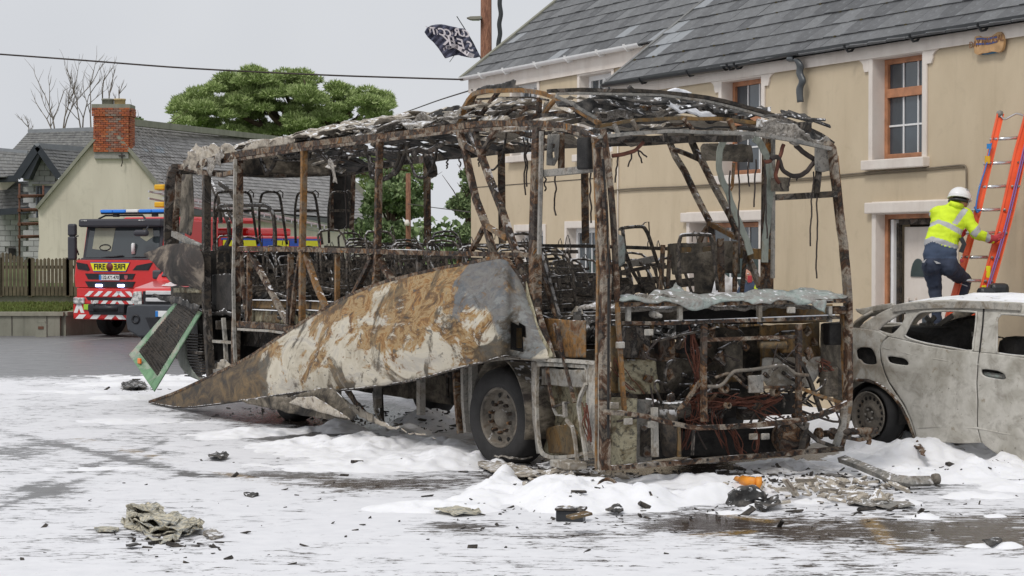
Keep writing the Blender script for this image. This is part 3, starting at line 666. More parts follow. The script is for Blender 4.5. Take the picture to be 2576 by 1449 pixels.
mb = MB(); P = [(580, 480), (850, 400), (1100, 360), (1240, 340), (1240, 700), (1100, 1110), (800, 1170), (520, 1200)]
mb.prism([fP(*fs(*zz(x, y)), .015) for x, y in P], FN*.024); mb.build('backing', flat('blue_backing', (.05, .20, .38), .5), sg)
mb = MB()
for P in ([(420, 590), (560, 575), (700, 585), (900, 590), (1060, 540), (1230, 520)], [(420, 790), (640, 780), (900, 770), (1100, 720), (1230, 680)]):
    mb.bar([fP(*fs(*zz(x, y)), .079) for x, y in P], .022, .004, FN)
mb.build('blue_line', flat('sign_blue', (.05, .09, .28), .5), sg)
def text(s, name, loc, xd, yd, size, mat, parent=None, ext=.004, mirror=False, align='CENTER', bold=0.0, sx_=1.0):
    c = bpy.data.curves.new(name, 'FONT'); c.body = s; c.size = size; c.align_x = align; c.align_y = 'CENTER'; c.extrude = ext; c.offset = bold
    o = bpy.data.objects.new('tmp', c); COL.objects.link(o); bpy.context.view_layer.update()
    me = bpy.data.meshes.new_from_object(o.evaluated_get(bpy.context.evaluated_depsgraph_get())); bpy.data.objects.remove(o); bpy.data.curves.remove(c)
    xd = V(xd).normalized(); yd = V(yd).normalized(); nd = xd.cross(yd)
    R = Matrix((xd*sx_*(-1 if mirror else 1), yd, nd)).transposed().to_4x4(); R.translation = V(loc)
    if parent: R = rootmat(parent).inverted() @ R
    me.transform(R); me.name = name; me.materials.clear(); me.materials.append(mat); return link(name, me, parent)
text('DAY NAUGAL', 'lettering', fP(*fs(*zz(810, 690)), .08), FD+Z*.06, Z, .115, flat('sign_brown', (.24, .12, .06), .6), sg, sx_=.93)
# ---------------- pole, lamp, flag, wires ----------------
PY = 50.0
t = NT('pole_wood'); v_ = t.mapping(t.tc(), (9, 9, 1.1)); f = t.noise(2.2, 8, .7, 2.5, v_)
t.set(base=t.ramp(f, [(.3, (.05, .022, .014)), (.45, (.17, .075, .045)), (.6, (.30, .15, .09)), (.72, (.36, .20, .13))]), rough=.9); t.bump(f, .6, .02); M['pole_wood'] = t.m
b = at(1223, 500, PY); P0 = V((b.x, b.y, 0)); w = 30/FL*PY/2
pole = thing('utility_pole', 'thick brown wooden utility pole rising behind the cream house roof', 'utility pole', tuple(P0))
mb = MB(); mb.tube([P0, P0+Z*4, P0+Z*9.5], [w*1.15, w*1.06, w*.88], 14); mb.build('pole_shaft', M['pole_wood'], pole)
lp = thing('street_lamp', 'flat grey street lamp head bracketed to the thick wooden pole', 'street lamp', tuple(at(1209, 45, PY)))
mb = MB(); a_ = at(1175, 46, PY-.1); b_ = at(1211, 44, PY-.1)
mb.prism([at(1174, 44, PY-.25), at(1183, 41, PY-.25), at(1211, 40, PY-.25), at(1211, 47, PY-.25), at(1190, 48.5, PY-.25), at(1183, 48, PY-.25)], (0, .3, 0)); mb.build('lamp_head', M['concrete'], lp)
mb = MB(); mb.prism([at(1182, 48.1, PY-.2), at(1208, 47.4, PY-.2), at(1206, 50, PY-.2), at(1188, 50, PY-.2)], (0, .2, 0)); mb.build('lens', flat('lamp_lens', (.3, .3, .27), .2), lp)
mb = MB(); P = [(1259, -20), (1257, 10), (1260, 35), (1256, 60), (1258, 85), (1254, 110), (1254, 150)]
mb.tube([at(x, y, PY-.2) for x, y in spl2(P, 5)], .055, 8); mb.bar([at(1238, 131, PY-.2), at(1254, 131, PY-.2)], .02)
tag(mb.build('cable_duct', flat('duct_black', (.035, .04, .042), .5)), 'black cable duct standing beside the thick wooden pole', 'duct')
fl = thing('flag', 'torn dark blue flag with mirrored white lettering flying left of the pole', 'flag', tuple(at(1208, 146, PY-1)))
FY = PY-1.0
out = [(1068, 81), (1074, 70), (1085, 64), (1098, 61.5), (1111, 61), (1135, 66), (1155, 71), (1169, 72), (1178, 88), (1190, 107), (1196, 120), (1205, 137), (1206, 143), (1195, 146), (1183, 145), (1166, 142), (1152, 138), (1136, 142), (1120, 147), (1111, 133), (1102, 120), (1090, 106), (1077, 94)]
def flagp(x, y): return at(x, y, FY+.12*math.sin((x-y*.3)*.12)+.05*math.sin((x+y)*.3))
mb = MB(); sheet(mb, out, [], 4, flagp); o = mb.build('cloth', flat('flag_cloth', (.09, .095, .14), .8, 0, .3, 6), fl); solid(o, .01)
mb = MB(); mb.tube([at(1149, 41, FY), at(1170, 74, FY), at(1190, 108, FY), at(1211, 150, FY+.3)], .012, 5); mb.tube([at(1144, 138, FY), at(1131, 156, FY)], .008, 4); mb.build('staff', M['black_plastic'], fl)
fw = flat('flag_print', (.62, .58, .60), .8)
def curved_text(s, P, size, nm, rot=True):
    # letters one by one along a pixel path, mirrored
    for k, ch in enumerate(s):
        if ch == ' ': continue
        u = k/(len(s)-1)*(len(P)-1); i = min(int(u), len(P)-2); f_ = u-i; x = P[i][0]*(1-f_)+P[i+1][0]*f_; y = P[i][1]*(1-f_)+P[i+1][1]*f_
        d_ = V((P[i+1][0]-P[i][0], 0, -(P[i+1][1]-P[i][1]))).normalized()*-1
        yd = V((-.25, 0, 1)) if size > .12 else Z
        text(ch, nm, flagp(x, y)-V((0, .06, 0)), d_, yd, size*(1.25 if size > .12 else 1), fw if nm == 'letter' else flat('banner_ink', (.05, .05, .07), .8), fl, .002, True, bold=.006)
curved_text('CURIOCITY', [(1172, 86), (1150, 82), (1125, 84), (1100, 80), (1082, 78)], .20, 'letter')
curved_text('SEEK', [(1182, 118), (1160, 112), (1138, 106), (1124, 104)], .27, 'letter')
mb = MB(); mb.bar([flagp(x, y)-V((0, .05, 0)) for x, y in [(1116, 124), (1126, 120), (1138, 116), (1150, 118), (1162, 126), (1178, 137), (1192, 142)]], .10, .004, (0, -1, 0)); mb.build('banner_print', fw, fl)
curved_text('WHAT IS HERE', [(1176, 134), (1160, 124), (1148, 118), (1138, 117), (1120, 122)], .085, 'banner_letter')
def wire(P, Ya, Yb, r, label, name='overhead_wire'):
    mb = MB(); n = len(P); mb.tube([at(x, y, Ya+(Yb-Ya)*i/(n-1)) for i, (x, y) in enumerate(P)], r, 5); tag(mb.build(name, M['dark_wire']), label, 'wire', 'overhead wires')
wire(spl2([(-60, 132), (200, 151), (480, 172), (800, 188), (1000, 195), (1165, 200)], 5), 44, 42.5, .018, 'long black overhead wire crossing the sky to the gutter corner')
wire(spl2([(960, 304), (1040, 275), (1110, 250), (1187, 226)], 5), 70, 42.5, .016, 'thin wire sloping from the pine tree up to the house corner')
wire(spl2([(1026, 513), (1090, 522), (1130, 527), (1190, 535)], 5), 75, 44, .014, 'thin low wire running from the distant wooden post')
p2 = thing('utility_pole', 'distant weathered wooden post in front of the green tree', 'utility pole', tuple(V((at(1027, 600, 76).x, 76, 0))))
mb = MB(); q_ = at(1027, 436, 76); mb.tube([V((q_.x, 76, 0)), q_], [.10, .09], 10); mb.build('pole_shaft', M['pole_wood'], p2)
mb = MB(); mb.lathe([(.08, 0), (.1, .1), (.05, .22)], at(1024, 568, 75.8), Z, 8, close=True); mb.build('insulator', M['trim'], p2)
# ---------------- left background ----------------
terr = MB()
GZ = .98
lawn_pts = [gnd(-60, 785), gnd(250, 785)]
# retaining wall with coping, runs across behind the fire engine
rw = thing('retaining_wall', 'low olive-grey rendered retaining wall below the lawn at the left', 'wall', (-13, 53.7, 0))
YW = gnd(100, 845).y; xl = at(-120, 800, YW).x; xr = at(330, 800, YW).x; xr2 = at(1500, 800, YW).x; zt = at(0, 785, YW).z
WB = (-11.75, YW+.15); WC = (-8.0, 62.0); WE = (45.0, 62.0); zc_ = .98
def wallseg(a, b, z1, nm, m_, w_=.3, z0=0.0): mb = MB(); mb.bar([V((a[0], a[1], (z0+z1)/2)), V((b[0], b[1], (z0+z1)/2))], w_, z1-z0, Z); mb.build(nm, m_, rw)
for a, b in (((xl, YW+.15), WB), (WB, WC)): wallseg(a, b, zt-.1, 'wall', M['concrete'])
wallseg(WC, WE, zc_+.2, 'wall', M['concrete'])
M['coping'] = render_mat('coping', (.24, .23, .18), (.33, .32, .26), .5, 3)
for a, b in (((xl, YW+.15), (WB[0]+.1, WB[1])), (WB, WC)): wallseg(a, b, zt, 'coping', M['coping'], .4, zt-.098)
for x in (118, 30): 
    p = at(x, 800, YW); mb = MB(); mb.box((p.x, YW-.004, zt/2-.05), (.02, .012, zt-.12)); mb.build('wall_joint', M['dark_wire'], rw)
ub = thing('meter_pedestal', 'small rounded concrete utility pedestal in front of the retaining wall', 'pedestal', tuple(gnd(103, 847)))
g = gnd(103, 848); hw = .14; hh = .40
mb = MB(); mb.prism([(g.x-hw, g.y, 0), (g.x+hw, g.y, 0), (g.x+hw, g.y, hh*.8), (g.x+hw*.6, g.y, hh), (g.x-hw*.6, g.y, hh), (g.x-hw, g.y, hh*.8)], (0, .14, 0)); mb.build('body', M['concrete'], ub)
mb = MB(); mb.box((g.x, g.y-.006, hh*.6), (.14, .014, .07)); mb.build('plate', M['rust_tube'], ub)
# lawn terrace
zl = zt-.06
t_ = MB(); t_.add([(xl, YW+.3, zl), (WB[0], YW+.3, zl), (WC[0], 62, zl+.35), (xl, 62, zl+.35)], [(0, 1, 2, 3)])
o = t_.build('lawn', M['grass']); o['kind'] = 'structure'
t_ = MB(); t_.add([(-300, 62, zl+.35), (300, 62, zl+.35), (300, 400, 2.0), (-300, 400, 2.0)], [(0, 1, 2, 3)]); t_.build('field', M['grass'])['kind'] = 'structure'
vs = []; fs_ = []
for i in range(9000):
    x = random.uniform(xl, WB[0]-.1); y = random.uniform(YW+.35, 57.5); z = zl+(y-YW-.3)/(62-YW-.3)*.35; a = random.uniform(0, 3.14); h_ = random.uniform(.05, .13); w_ = .03
    b_ = len(vs); vs += [(x-w_*math.cos(a), y-w_*math.sin(a), z), (x+w_*math.cos(a), y+w_*math.sin(a), z), (x+random.uniform(-.05, .05), y+random.uniform(-.05, .05), z+h_)]; fs_.append((b_, b_+1, b_+2))
mb = MB(); mb.add(vs, fs_); tag(mb.build('grass', leaf_mat('grass_blades', [(.09, .13, .03), (.14, .19, .045), (.20, .22, .08)])), 'short grass on the lawn strip above the retaining wall', None, None, 'stuff')
mb = MB(); mb.box(((xl-10.2)/2, 58.2, zl+.40), (-10.2-xl, .15, .5)); tag(mb.build('plinth_wall', M['concrete']), 'low plinth wall carrying the wooden fence', 'wall')
# paling fence
M['fence_wood'] = flat('fence_wood', (.115, .098, .062), .85, 0, .28, 4, bump=.3)
fe = thing('wooden_fence', 'olive-brown close-boarded wooden fence above the lawn at the left', 'fence', (at(0, 700, 58).x, 58, 1))
YF = 58.0; x = -70.0; k = 0
while x < 365:
    top = 650 if x > 72 else 636+max(0, (x/72))**2*20
    top += random.uniform(-1.5, 1.5); p = at(x, top, YF); q_ = at(x, 744, YF); w_ = .085
    mb = MB(); mb.prism([(p.x-w_/2, YF, q_.z), (p.x+w_/2, YF, q_.z), (p.x+w_/2, YF, p.z-.03), (p.x, YF, p.z+.01), (p.x-w_/2, YF, p.z-.03)], (0, .025, 0))
    mb.build('paling', M['fence_wood'], fe); x += 9.6; k += 1
for yy in (672, 728):
    a_, b_ = at(-70, yy, YF), at(330, yy, YF); mb = MB(); mb.box(((a_.x+b_.x)/2, YF+.06, a_.z), (b_.x-a_.x, .05, .09)); mb.build('rail', M['fence_wood'], fe)
for x in (75, 170, 0, 245, 320):
    a_, b_ = at(x, 648, YF), at(x, 746, YF); mb = MB(); mb.box((a_.x, YF+.05, (a_.z+b_.z)/2), (.12, .1, a_.z-b_.z)); mb.build('post', M['fence_wood'], fe)
# ---- gable cottage ----
GY = 80.0
gh = thing('cottage', 'old cream gable-ended cottage with a red brick chimney and grey slate roof', 'house', tuple(at(270, 650, GY)))
g0, gA, gR = at(96, 524, GY), at(271, 308, GY), at(441, 513, GY); gb0 = V((g0.x, GY, 1.0)); gb1 = V((gR.x, GY, 1.0))
farE, farR = at(972, 556, 110), at(788, 362, 110)
def gyp(x, y): return at(x, y, GY)
mb = MB(); edge = [(96, 720), (96, 640), (99, 600), (97, 560), (96, 524), (150, 459), (200, 397), (240, 347), (300, 345), (360, 418), (400, 468), (444, 516), (444, 720)]
mb.prism([gyp(x, y) for x, y in edge], (0, .3, 0)); mb.build('wall', M['gable_wall'], gh)
for P in ([(94, 524), (150, 457), (200, 396), (243, 346)], [(299, 344), (360, 417), (400, 467), (448, 520)]):
    mb = MB(); mb.bar([gyp(x, y)-V((0, .08, 0)) for x, y in P], .12, .25, (0, -1, 0)); mb.build('verge', M['concrete'], gh)
qr = [gR+V((.1, .1, -.12)), farE, farR, gA+V((0, .1, 0))]
slates(gh, qr, 24, 64, [M['slate_old'], M['slate_pale']], special=lambda r, c, p: random.random() < .02 or (r in (16, 17) and c in (6, 7, 33, 34, 36)), thick=.7)
mb = MB(); mb.add([p-V((0, 0, .05)) for p in qr], [(0, 1, 2, 3)]); mb.build('roof_deck', M['char'], gh)
mb = MB(); mb.bar([gA+V((.5, 0, .05)), farR+V((0, 0, .05))], .3, .25, Z); mb.build('ridge', M['concrete'], gh)
mb = MB(); mb.bar([farE+V((.15, .1, 0)), farR+V((.15, .1, 0))], .3, .3, (0, -1, 0)); mb.build('verge', M['concrete'], gh)
mb = MB(); mb.bar([gR+V((0, 0, -.28)), farE+V((.1, 0, -.2))], .22, .25, Z); mb.build('gutter', M['black_plastic'], gh)
mb = MB(); mb.add([V((gR.x, gR.y+.3, 1)), V((farE.x, farE.y, 1)), farE-V((.3, 0, .2)), gR-V((.2, -.3, .25))], [(0, 1, 2, 3)]); mb.add([V((farE.x, farE.y, 1)), V((farE.x-9, farE.y+5, 1)), V((farE.x-9, farE.y+5, farE.z)), farR, farE-V((0, 0, .2))], [(0, 1, 2, 3, 4)]); mb.build('side_wall', M['gable_wall'], gh)
# chimney
mb = MB(); a_, b_ = at(237, 356, GY), at(326, 356, GY); cT = at(280, 262, GY).z; cb = at(280, 360, GY).z; cw = (b_.x-a_.x); cxm = (a_.x+b_.x)/2
def chim(nm, zlo, zhi, ex): 
    m_ = MB(); m_.box((cxm, GY+.35, (zlo+zhi)/2), (cw+ex, 1.0+ex, zhi-zlo)); return m_
z0, z1, z2, z3 = cb-.6, at(0, 285, GY).z, at(0, 279, GY).z, at(0, 264, GY).z
ch = chim('c', z0, z3-.1, -.05).build('chimney', M['mortar'], gh)
bme = {}
def brick_mesh(m_):
    if m_.name not in bme: b = MB(); b.box((0, 0, 0), (1, 1, 1)); oo = b.build('brick', m_); bme[m_.name] = oo.data; bpy.data.objects.remove(oo)
    return bme[m_.name]
rows = 21; bh = (z3-.12-(cb-.35))/rows; nb = 0
for r in range(rows):
    zc = cb-.35+(r+.5)*bh; ex = .10 if r >= rows-4 else 0; n = 7; yf = GY-.15-ex/2
    for k in range(-1, n):
        u0 = (k+(.5 if r % 2 else 0))/n; u1 = u0+1/n; u0, u1 = max(0, u0), min(1, u1)
        if u1-u0 < .05: continue
        xa = cxm-(cw+ex)/2+u0*(cw+ex); xb = cxm-(cw+ex)/2+u1*(cw+ex)
        m_ = M['brick_lime'] if (abs((xa+xb)/2-cxm-.12) < .28 and random.random() < .75) else M['brick']
        o = bpy.data.objects.new('brick', brick_mesh(m_)); COL.objects.link(o); o.parent = ch
        o.location = V(((xa+xb)/2, yf+random.uniform(-.015, .015), zc))-V(gh.location); o.scale = (xb-xa-.014, .1, bh-.012); o.rotation_euler = (0, random.uniform(-.02, .02), random.uniform(-.03, .03))
    for k in range(4):
        ya = GY-.15+k*.25; o = bpy.data.objects.new('brick', brick_mesh(M['brick'])); COL.objects.link(o); o.parent = ch
        o.location = V((cxm+(cw+ex)/2, ya+.12+(.06 if r % 2 else 0), zc))-V(gh.location); o.scale = (.1, .235, bh-.012)
chim('cap', z2, z3+.02, .12).build('chimney_cap', M['concrete'], gh)
for x, r_, m_ in ((267, .23, M['concrete']), (297, .22, flat('clay_pot', (.48, .36, .18), .8))):
    p = at(x, 262, GY); mb = MB(); mb.lathe([(r_, -.1), (r_, .18), (r_*1.08, .18), (r_*1.08, .24), (r_*.8, .24), (r_*.8, 0)], (p.x, GY+.35, z3+.02), Z, 14); mb.build('chimney_pot', m_, gh)
mb = MB(); c_ = at(795, 336, 112); mb.box(c_-V((0, 0, .1)), (1.5, .8, .45)); mb.box(c_-V((0, 0, .5)), (1.3, .7, .9)); mb.build('far_chimney', M['gable_wall'], gh)
mb = MB(); a_ = gyp(308, 392)-V((0, .15, 0)); mb.bar([a_-V((.12, 0, 0)), a_+V((.12, 0, 0))], .04); mb.bar([a_+V((0, 0, .1)), a_-V((0, 0, .1))], .03); mb.tube([a_, a_+V((.03, 0, -.25)), a_+V((-.02, 0, -.42))], .02); mb.tube([a_, at(480, 398, 82), at(700, 401, 100)], .012); mb.build('wire_bracket', M['dark_wire'], gh)
# ---- unfinished block house at the far left ----
HY = 86.0
bh_ = thing('block_house', 'unfinished grey concrete block house with slate dormer roofs at the far left', 'house', tuple(at(60, 640, HY)))
def hy(x, y, d=0): return at(x, y, HY+d)
def blocks(parent, poly, holes, Yp, bw=.45, bh2=.225):
    """block wall: mortar backing plus single blocks"""
    mb = MB(); mb.prism([at(x, y, Yp+.06) for x, y in poly], (0, .2, 0)); 
    w_ = mb.build('wall', M['mortar'], parent); b = MB(); b.box((0, 0, 0), (1, 1, 1)); oo = b.build('block', M['blockwork']); me = oo.data; bpy.data.objects.remove(oo)
    xs_ = [p[0] for p in poly]; ys_ = [p[1] for p in poly]; pw = bw*FL/Yp; ph = bh2*FL/Yp; r = 0; y = max(ys_)
    while y > min(ys_):
        x = min(xs_)-(pw/2 if r % 2 else 0)
        while x < max(xs_):
            c_ = (x+pw/2, y-ph/2)
            if inpoly(*c_, poly) and not any(inpoly(*c_, h) for h in holes):
                o = bpy.data.objects.new('block', me); COL.objects.link(o); o.parent = w_; p = at(c_[0], c_[1], Yp+.05)
                o.location = p-V(parent.location); o.scale = (bw-.02, .1, bh2-.02)
            x += pw
        y -= ph; r += 1
    return w_
win = [(93, 469), (137, 469), (137, 550), (93, 550)]
blocks(bh_, [(72, 660), (72, 440), (106, 392), (140, 440), (150, 470), (150, 660)], [win], HY)
blocks(bh_, [(-40, 660), (-40, 536), (72, 536), (72, 660)], [[(22, 624), (39, 624), (39, 652), (22, 652)]], HY+1.5)
mb = MB(); mb.box(hy(115, 509, -.02), (.8, .06, 1.4)); mb.build('window', M['window_glass'], bh_)
mb = MB(); 
for x in (95, 108, 134): mb.bar([hy(x, 469, -.08), hy(x, 550, -.08)], .05)
mb.bar([hy(93, 470, -.08), hy(137, 470, -.08)], .06); mb.build('window_frame', M['black_plastic'], bh_)
mb = MB(); mb.box(hy(112, 465, -.05), (1.0, .12, .08)); mb.box(hy(92, 552, -.1), (.6, .3, .14)); mb.build('lintel', M['concrete'], bh_)
mb = MB(); mb.box(hy(30, 638, 1.45), (.28, .1, .46)); mb.build('opening', M['char'], bh_)
def hq(P, d): return [at(x, y, HY+k) for (x, y), k in zip(P, d)]
q1 = hq([(18, 392), (262, 400), (240, 328), (71, 334)], (6, 6, 9, 9)); slates(bh_, q1, 11, 30, [M['slate_dark'], M['slate_pale']], thick=.6, limit=90)
q2 = hq([(147, 443), (240, 452), (210, 377), (94, 368)], (-.6, 3, 4, -.6)); slates(bh_, q2, 9, 14, [M['slate_dark'], M['slate_pale']], thick=.6, limit=80)
q3 = hq([(-30, 448), (46, 445), (70, 386), (-30, 377)], (-1, 0, 3, 3)); slates(bh_, q3, 8, 13, [M['slate_dark'], M['slate_pale']], thick=.6, limit=70)
q4 = hq([(-30, 530), (74, 522), (72, 457), (-30, 462)], (.2, .2, 1.6, 1.6)); slates(bh_, q4, 8, 14, [M['slate_dark'], M['slate_pale']], thick=.6, limit=60)
for q_ in (q1, q2, q3, q4):
    mb = MB(); mb.add([p-V((0, -.03, .06)) for p in q_], [(0, 1, 2, 3)]); mb.build('roof_deck', M['char'], bh_)
for P, w_ in (([(94, 369), (42, 447)], .30), ([(94, 369), (149, 447)], .26)):
    mb = MB(); mb.bar([hy(x, y, -.75) for x, y in P], w_, .06, (0, -1, 0)); mb.build('bargeboard', M['dark_fascia'], bh_)
mb = MB(); mb.prism([hy(x, y, -.68) for x, y in [(94, 374), (46, 446), (72, 452), (98, 396)]], (0, .7, 0)); mb.build('soffit', M['dark_fascia'], bh_)
for P in ([(-30, 452), (44, 449)], [(-30, 536), (73, 528)]):
    mb = MB(); mb.bar([hy(x, y, -.2) for x, y in P], .26, .3, (0, -1, 0)); mb.build('fascia', M['dark_fascia'], bh_)
for P in ([(71, 332, 9), (240, 326, 9)], [(94, 367, -.6), (208, 376, 4)], [(-30, 376, 3), (70, 385, 3)]):
    mb = MB(); mb.bar([at(x, y, HY+d) for x, y, d in P], .22, .18, (0, -1, 0)); mb.build('ridge', M['slate_pale'], bh_)
mb = MB(); mb.prism([hy(x, y, 1.2) for x, y in [(-40, 460), (40, 456), (0, 492), (-40, 492)]], (0, .2, 0)); mb.build('gable_wall', M['gable_wall'], bh_)
# ridge of a further roof behind the cottage
fr_ = thing('distant_roof', 'dark slate ridge end peeping over the cottage roof right of the brick chimney', 'roof', tuple(at(380, 330, 105)))
mb = MB(); mb.prism([at(x, y, 105) for x, y in [(330, 322), (405, 318), (418, 332), (330, 338)]], (0, 3, 0)); mb.build('roof', M['slate_dark'], fr_)
# scaffold
sf = thing('scaffold', 'rusty tube scaffold standing against the unfinished block house', 'scaffolding', tuple(at(49, 650, 84)))
for x, y0, y1 in ((49, 462, 670), (109, 466, 650)):
    mb = MB(); mb.tube([at(x, y0, 84), at(x, y1, 84)], .045, 6); mb.build('standard', M['rust_tube'], sf)
for y in (492, 527, 562, 594):
    mb = MB(); mb.tube([at(46, y, 83.9), at(112, y-1, 83.9)], .04, 6); mb.tube([at(46, y+4, 83.95), at(112, y+2, 84.4)], .035, 6); mb.build('ledger', M['rust_tube'], sf)
    mb = MB(); mb.box(at(49, y+2, 83.9), (.13, .12, .13)); mb.build('coupler', M['rust_tube'], sf)
# ---------------- trees ----------------
def leaf_cloud(clumps, n, size, mat, name, parent, kind='needle', seed=3):
    """many small blades in clumps; clumps: (centre, radii)"""
    r = np.random.default_rng(seed); C = []; 
    w = np.array([c[1][0]*c[1][2] for c in clumps]); w = w/w.sum(); ks = r.choice(len(clumps), n, p=w)
    cc = np.array([tuple(c[0]) for c in clumps]); rr = np.array([tuple(c[1]) for c in clumps])
    d = r.normal(size=(n, 3)); d /= np.linalg.norm(d, axis=1)[:, None]; rad = r.uniform(.45, 1.05, n)**.6
    d[:, 2] = np.where(d[:, 2] < -.25, d[:, 2]*.35, d[:, 2])
    p = cc[ks]+d*rr[ks]*rad[:, None]
    out_ = d+r.normal(size=(n, 3))*(.45 if kind == 'needle' else 1.0); out_[:, 2] += .35; out_ /= np.linalg.norm(out_, axis=1)[:, None]
    sd = np.cross(out_, r.normal(size=(n, 3))); sd /= np.linalg.norm(sd, axis=1)[:, None]
    L = size*r.uniform(.6, 1.4, n)[:, None]; wd = L*(.22 if kind == 'needle' else .5)
    if kind == 'needle':
        vs = np.stack([p-sd*wd, p+sd*wd, p+out_*L*1.2], 1).reshape(-1, 3); q_ = np.arange(3*n).reshape(n, 3)
    else:
        vs = np.stack([p, p+sd*wd+out_*L*.5, p+out_*L, p-sd*wd+out_*L*.5], 1).reshape(-1, 3); q_ = np.arange(4*n).reshape(n, 4)
    return mesh_np(name, vs-np.array(parent.location), q_, mat, False, parent)
def limbs(parent, P0, targets, r0, mat, name='limb', sub=2):
    for T in targets:
        mb = MB(); T = V(T); m1 = P0.lerp(T, .35)+V((0, 0, (T.z-P0.z)*.12)); m2 = P0.lerp(T, .7)+V((random.uniform(-.2, .2), random.uniform(-.2, .2), .1))
        mb.tube(spl([P0, m1, m2, T], 4), [r0*(1-.8*i/12) for i in range(13)], 6); 
        for k in range(sub):
            s_ = m1.lerp(T, random.random()*.7); e = s_+(T-P0).normalized()*random.uniform(.5, 1.3)+V((random.uniform(-.8, .8), random.uniform(-.8, .8), random.uniform(.1, .7)))
            mb.tube([s_, s_.lerp(e, .5)+V((0, 0, .08)), e], [r0*.4, r0*.25, r0*.1], 5)
        mb.build(name, mat, parent)
TY = 128.0; TK = TY/90
pt = thing('pine_tree', 'broad-crowned green Monterey pine towering behind the cottage roof', 'pine tree', tuple(V((at(740, 600, TY).x, TY, 1.5))))
rs = random.Random(5); cl = []
outl = [(437, 283), (450, 262), (490, 240), (540, 215), (570, 195), (640, 178), (720, 180), (790, 200), (850, 215), (930, 228), (972, 240), (975, 262), (958, 285), (960, 300), (930, 312), (900, 322), (860, 330), (800, 330), (720, 338), (640, 350), (560, 345), (500, 338), (440, 335), (430, 325), (450, 300)]
while len(cl) < 175:
    x, y = rs.uniform(430, 978), rs.uniform(175, 345)
    if not inpoly(x, y, outl): continue
    if ((x-900)/34)**2+((y-292)/14)**2 < 1 or ((x-840)/24)**2+((y-245)/9)**2 < 1 or ((x-720)/20)**2+((y-262)/8)**2<1 or ((x-560)/30)**2+((y-300)/7)**2<1 or ((x-640)/22)**2+((y-232)/7)**2<1: continue
    s = rs.uniform(.26, .55); cl.append((at(x, y, TY+rs.uniform(-3.5, 3.5)), (s*1.25*TK, s*1.2*TK, s*.62*TK)))
for i, (x, y) in enumerate(outl):
    s = .40; cx_, cy_ = x+(690-x)*.04, y+(265-y)*.06; cl.append((at(cx_, cy_, TY+rs.uniform(-2, 2)), (s*1.2*TK, s*TK, s*.55*TK)))
for x, y in ((905, 440), (930, 410), (1010, 425), (1040, 415), (960, 400), (990, 440), (930, 470), (1060, 440)): cl.append((at(x, y, TY+rs.uniform(-2, 2)), (.55*TK, .5*TK, .35*TK)))
leaf_cloud(cl, 150000, .17, M['pine_needles'], 'crown', pt)
base = V((at(760, 600, TY).x, TY, 1.0)); fork = at(770, 400, TY)
mb = MB(); mb.tube([base, base.lerp(fork, .6)+V((.2, 0, 0)), fork], [.7, .6, .5], 10); mb.build('trunk', M['bark'], pt)
limbs(pt, fork, [at(x, y, TY+d) for x, y, d in ((480, 300, 1), (540, 260, -1), (620, 215, 0), (700, 200, 1), (790, 220, -1), (860, 250, 0), (950, 262, 0), (935, 300, 1), (880, 290, -1), (1030, 430, 0), (920, 440, -1), (600, 320, 1), (660, 260, -2))], .28, M['bark'])
def broad(name_lab, cx, cy, Yd, P, n, base_y=640, size=.16, seed=2, mat='broad_leaves', kind='leaf', rr=(.35, .6)):
    tr = thing('tree', name_lab, 'tree', tuple(V((at(cx, base_y, Yd).x, Yd, max(.0, at(cx, base_y, Yd).z))))); r_ = random.Random(seed); c_ = []
    for (x, y, s) in P: c_.append((at(x, y, Yd+r_.uniform(-1, 1)), (s*1.1, s, s*.8)))
    leaf_cloud(c_, n, size, M[mat], 'crown', tr, kind, seed)
    b0 = V(tr.location); top = at(cx, cy, Yd); mb = MB(); mb.tube([b0, b0.lerp(top, .5)+V((.15, 0, 0)), top], [.16, .12, .07], 7); mb.build('trunk', M['bark'], tr)
    limbs(tr, b0.lerp(top, .45), [c[0] for c in c_[::2]], .06, M['bark'], sub=1)
r_ = random.Random(9)
P = [(r_.gauss(985, 45), r_.gauss(500, 38), r_.uniform(.35, .7)) for _ in range(26)]; P = [p for p in P if 905 < p[0] < 1068 and 420 < p[1] < 620]
broad('leafy tree seen through the coach frame behind the wooden post', 980, 460, 82, P+[(930, 590, .8), (960, 600, .8), (1000, 590, .6), (1030, 500, .5), (1050, 470, .5)], 16000, 660, .15, 2)
broad('small leafy branches poking out beside the cream house corner', 1180, 500, 60, [(1165, 520, .35), (1150, 516, .28), (1180, 500, .3), (1176, 535, .3), (1190, 470, .3), (1178, 442, .22), (1186, 450, .2), (1195, 540, .4), (1160, 600, .3), (1190, 600, .5)], 5000, 650, .10, 4)
broad('yellow-green shrub top just right of the brick chimney', 345, 322, 96, [(342, 312, .35), (352, 318, .3), (365, 322, .25), (336, 305, .15), (390, 320, .15), (412, 330, .3), (430, 328, .25)], 1500, 400, .13, 6)
bt = thing('bare_tree', 'leafless grey tree with thin forked branches behind the block house', 'tree', tuple(at(160, 640, 96)))
def twig(mb, p, d, L, r, depth, rn):
    pts = [p]; q_ = p.copy(); dd = d.copy()
    for i in range(4):
        dd = (dd+V((rn.uniform(-.18, .18), rn.uniform(-.18, .18), rn.uniform(-.02, .14)))).normalized(); q_ = q_+dd*L/4; pts.append(q_.copy())
        if depth > 0 and i >= 1:
            for _ in range(rn.choice((1, 1, 2))):
                nd = (dd+V((rn.uniform(-.9, .9), rn.uniform(-.5, .5), rn.uniform(.0, .5)))).normalized(); twig(mb, q_.copy(), nd, L*rn.uniform(.4, .6), r*.5, depth-1, rn)
    mb.tube(pts, [r, r*.85, r*.7, r*.55, r*.35], 4)
rn = random.Random(14)
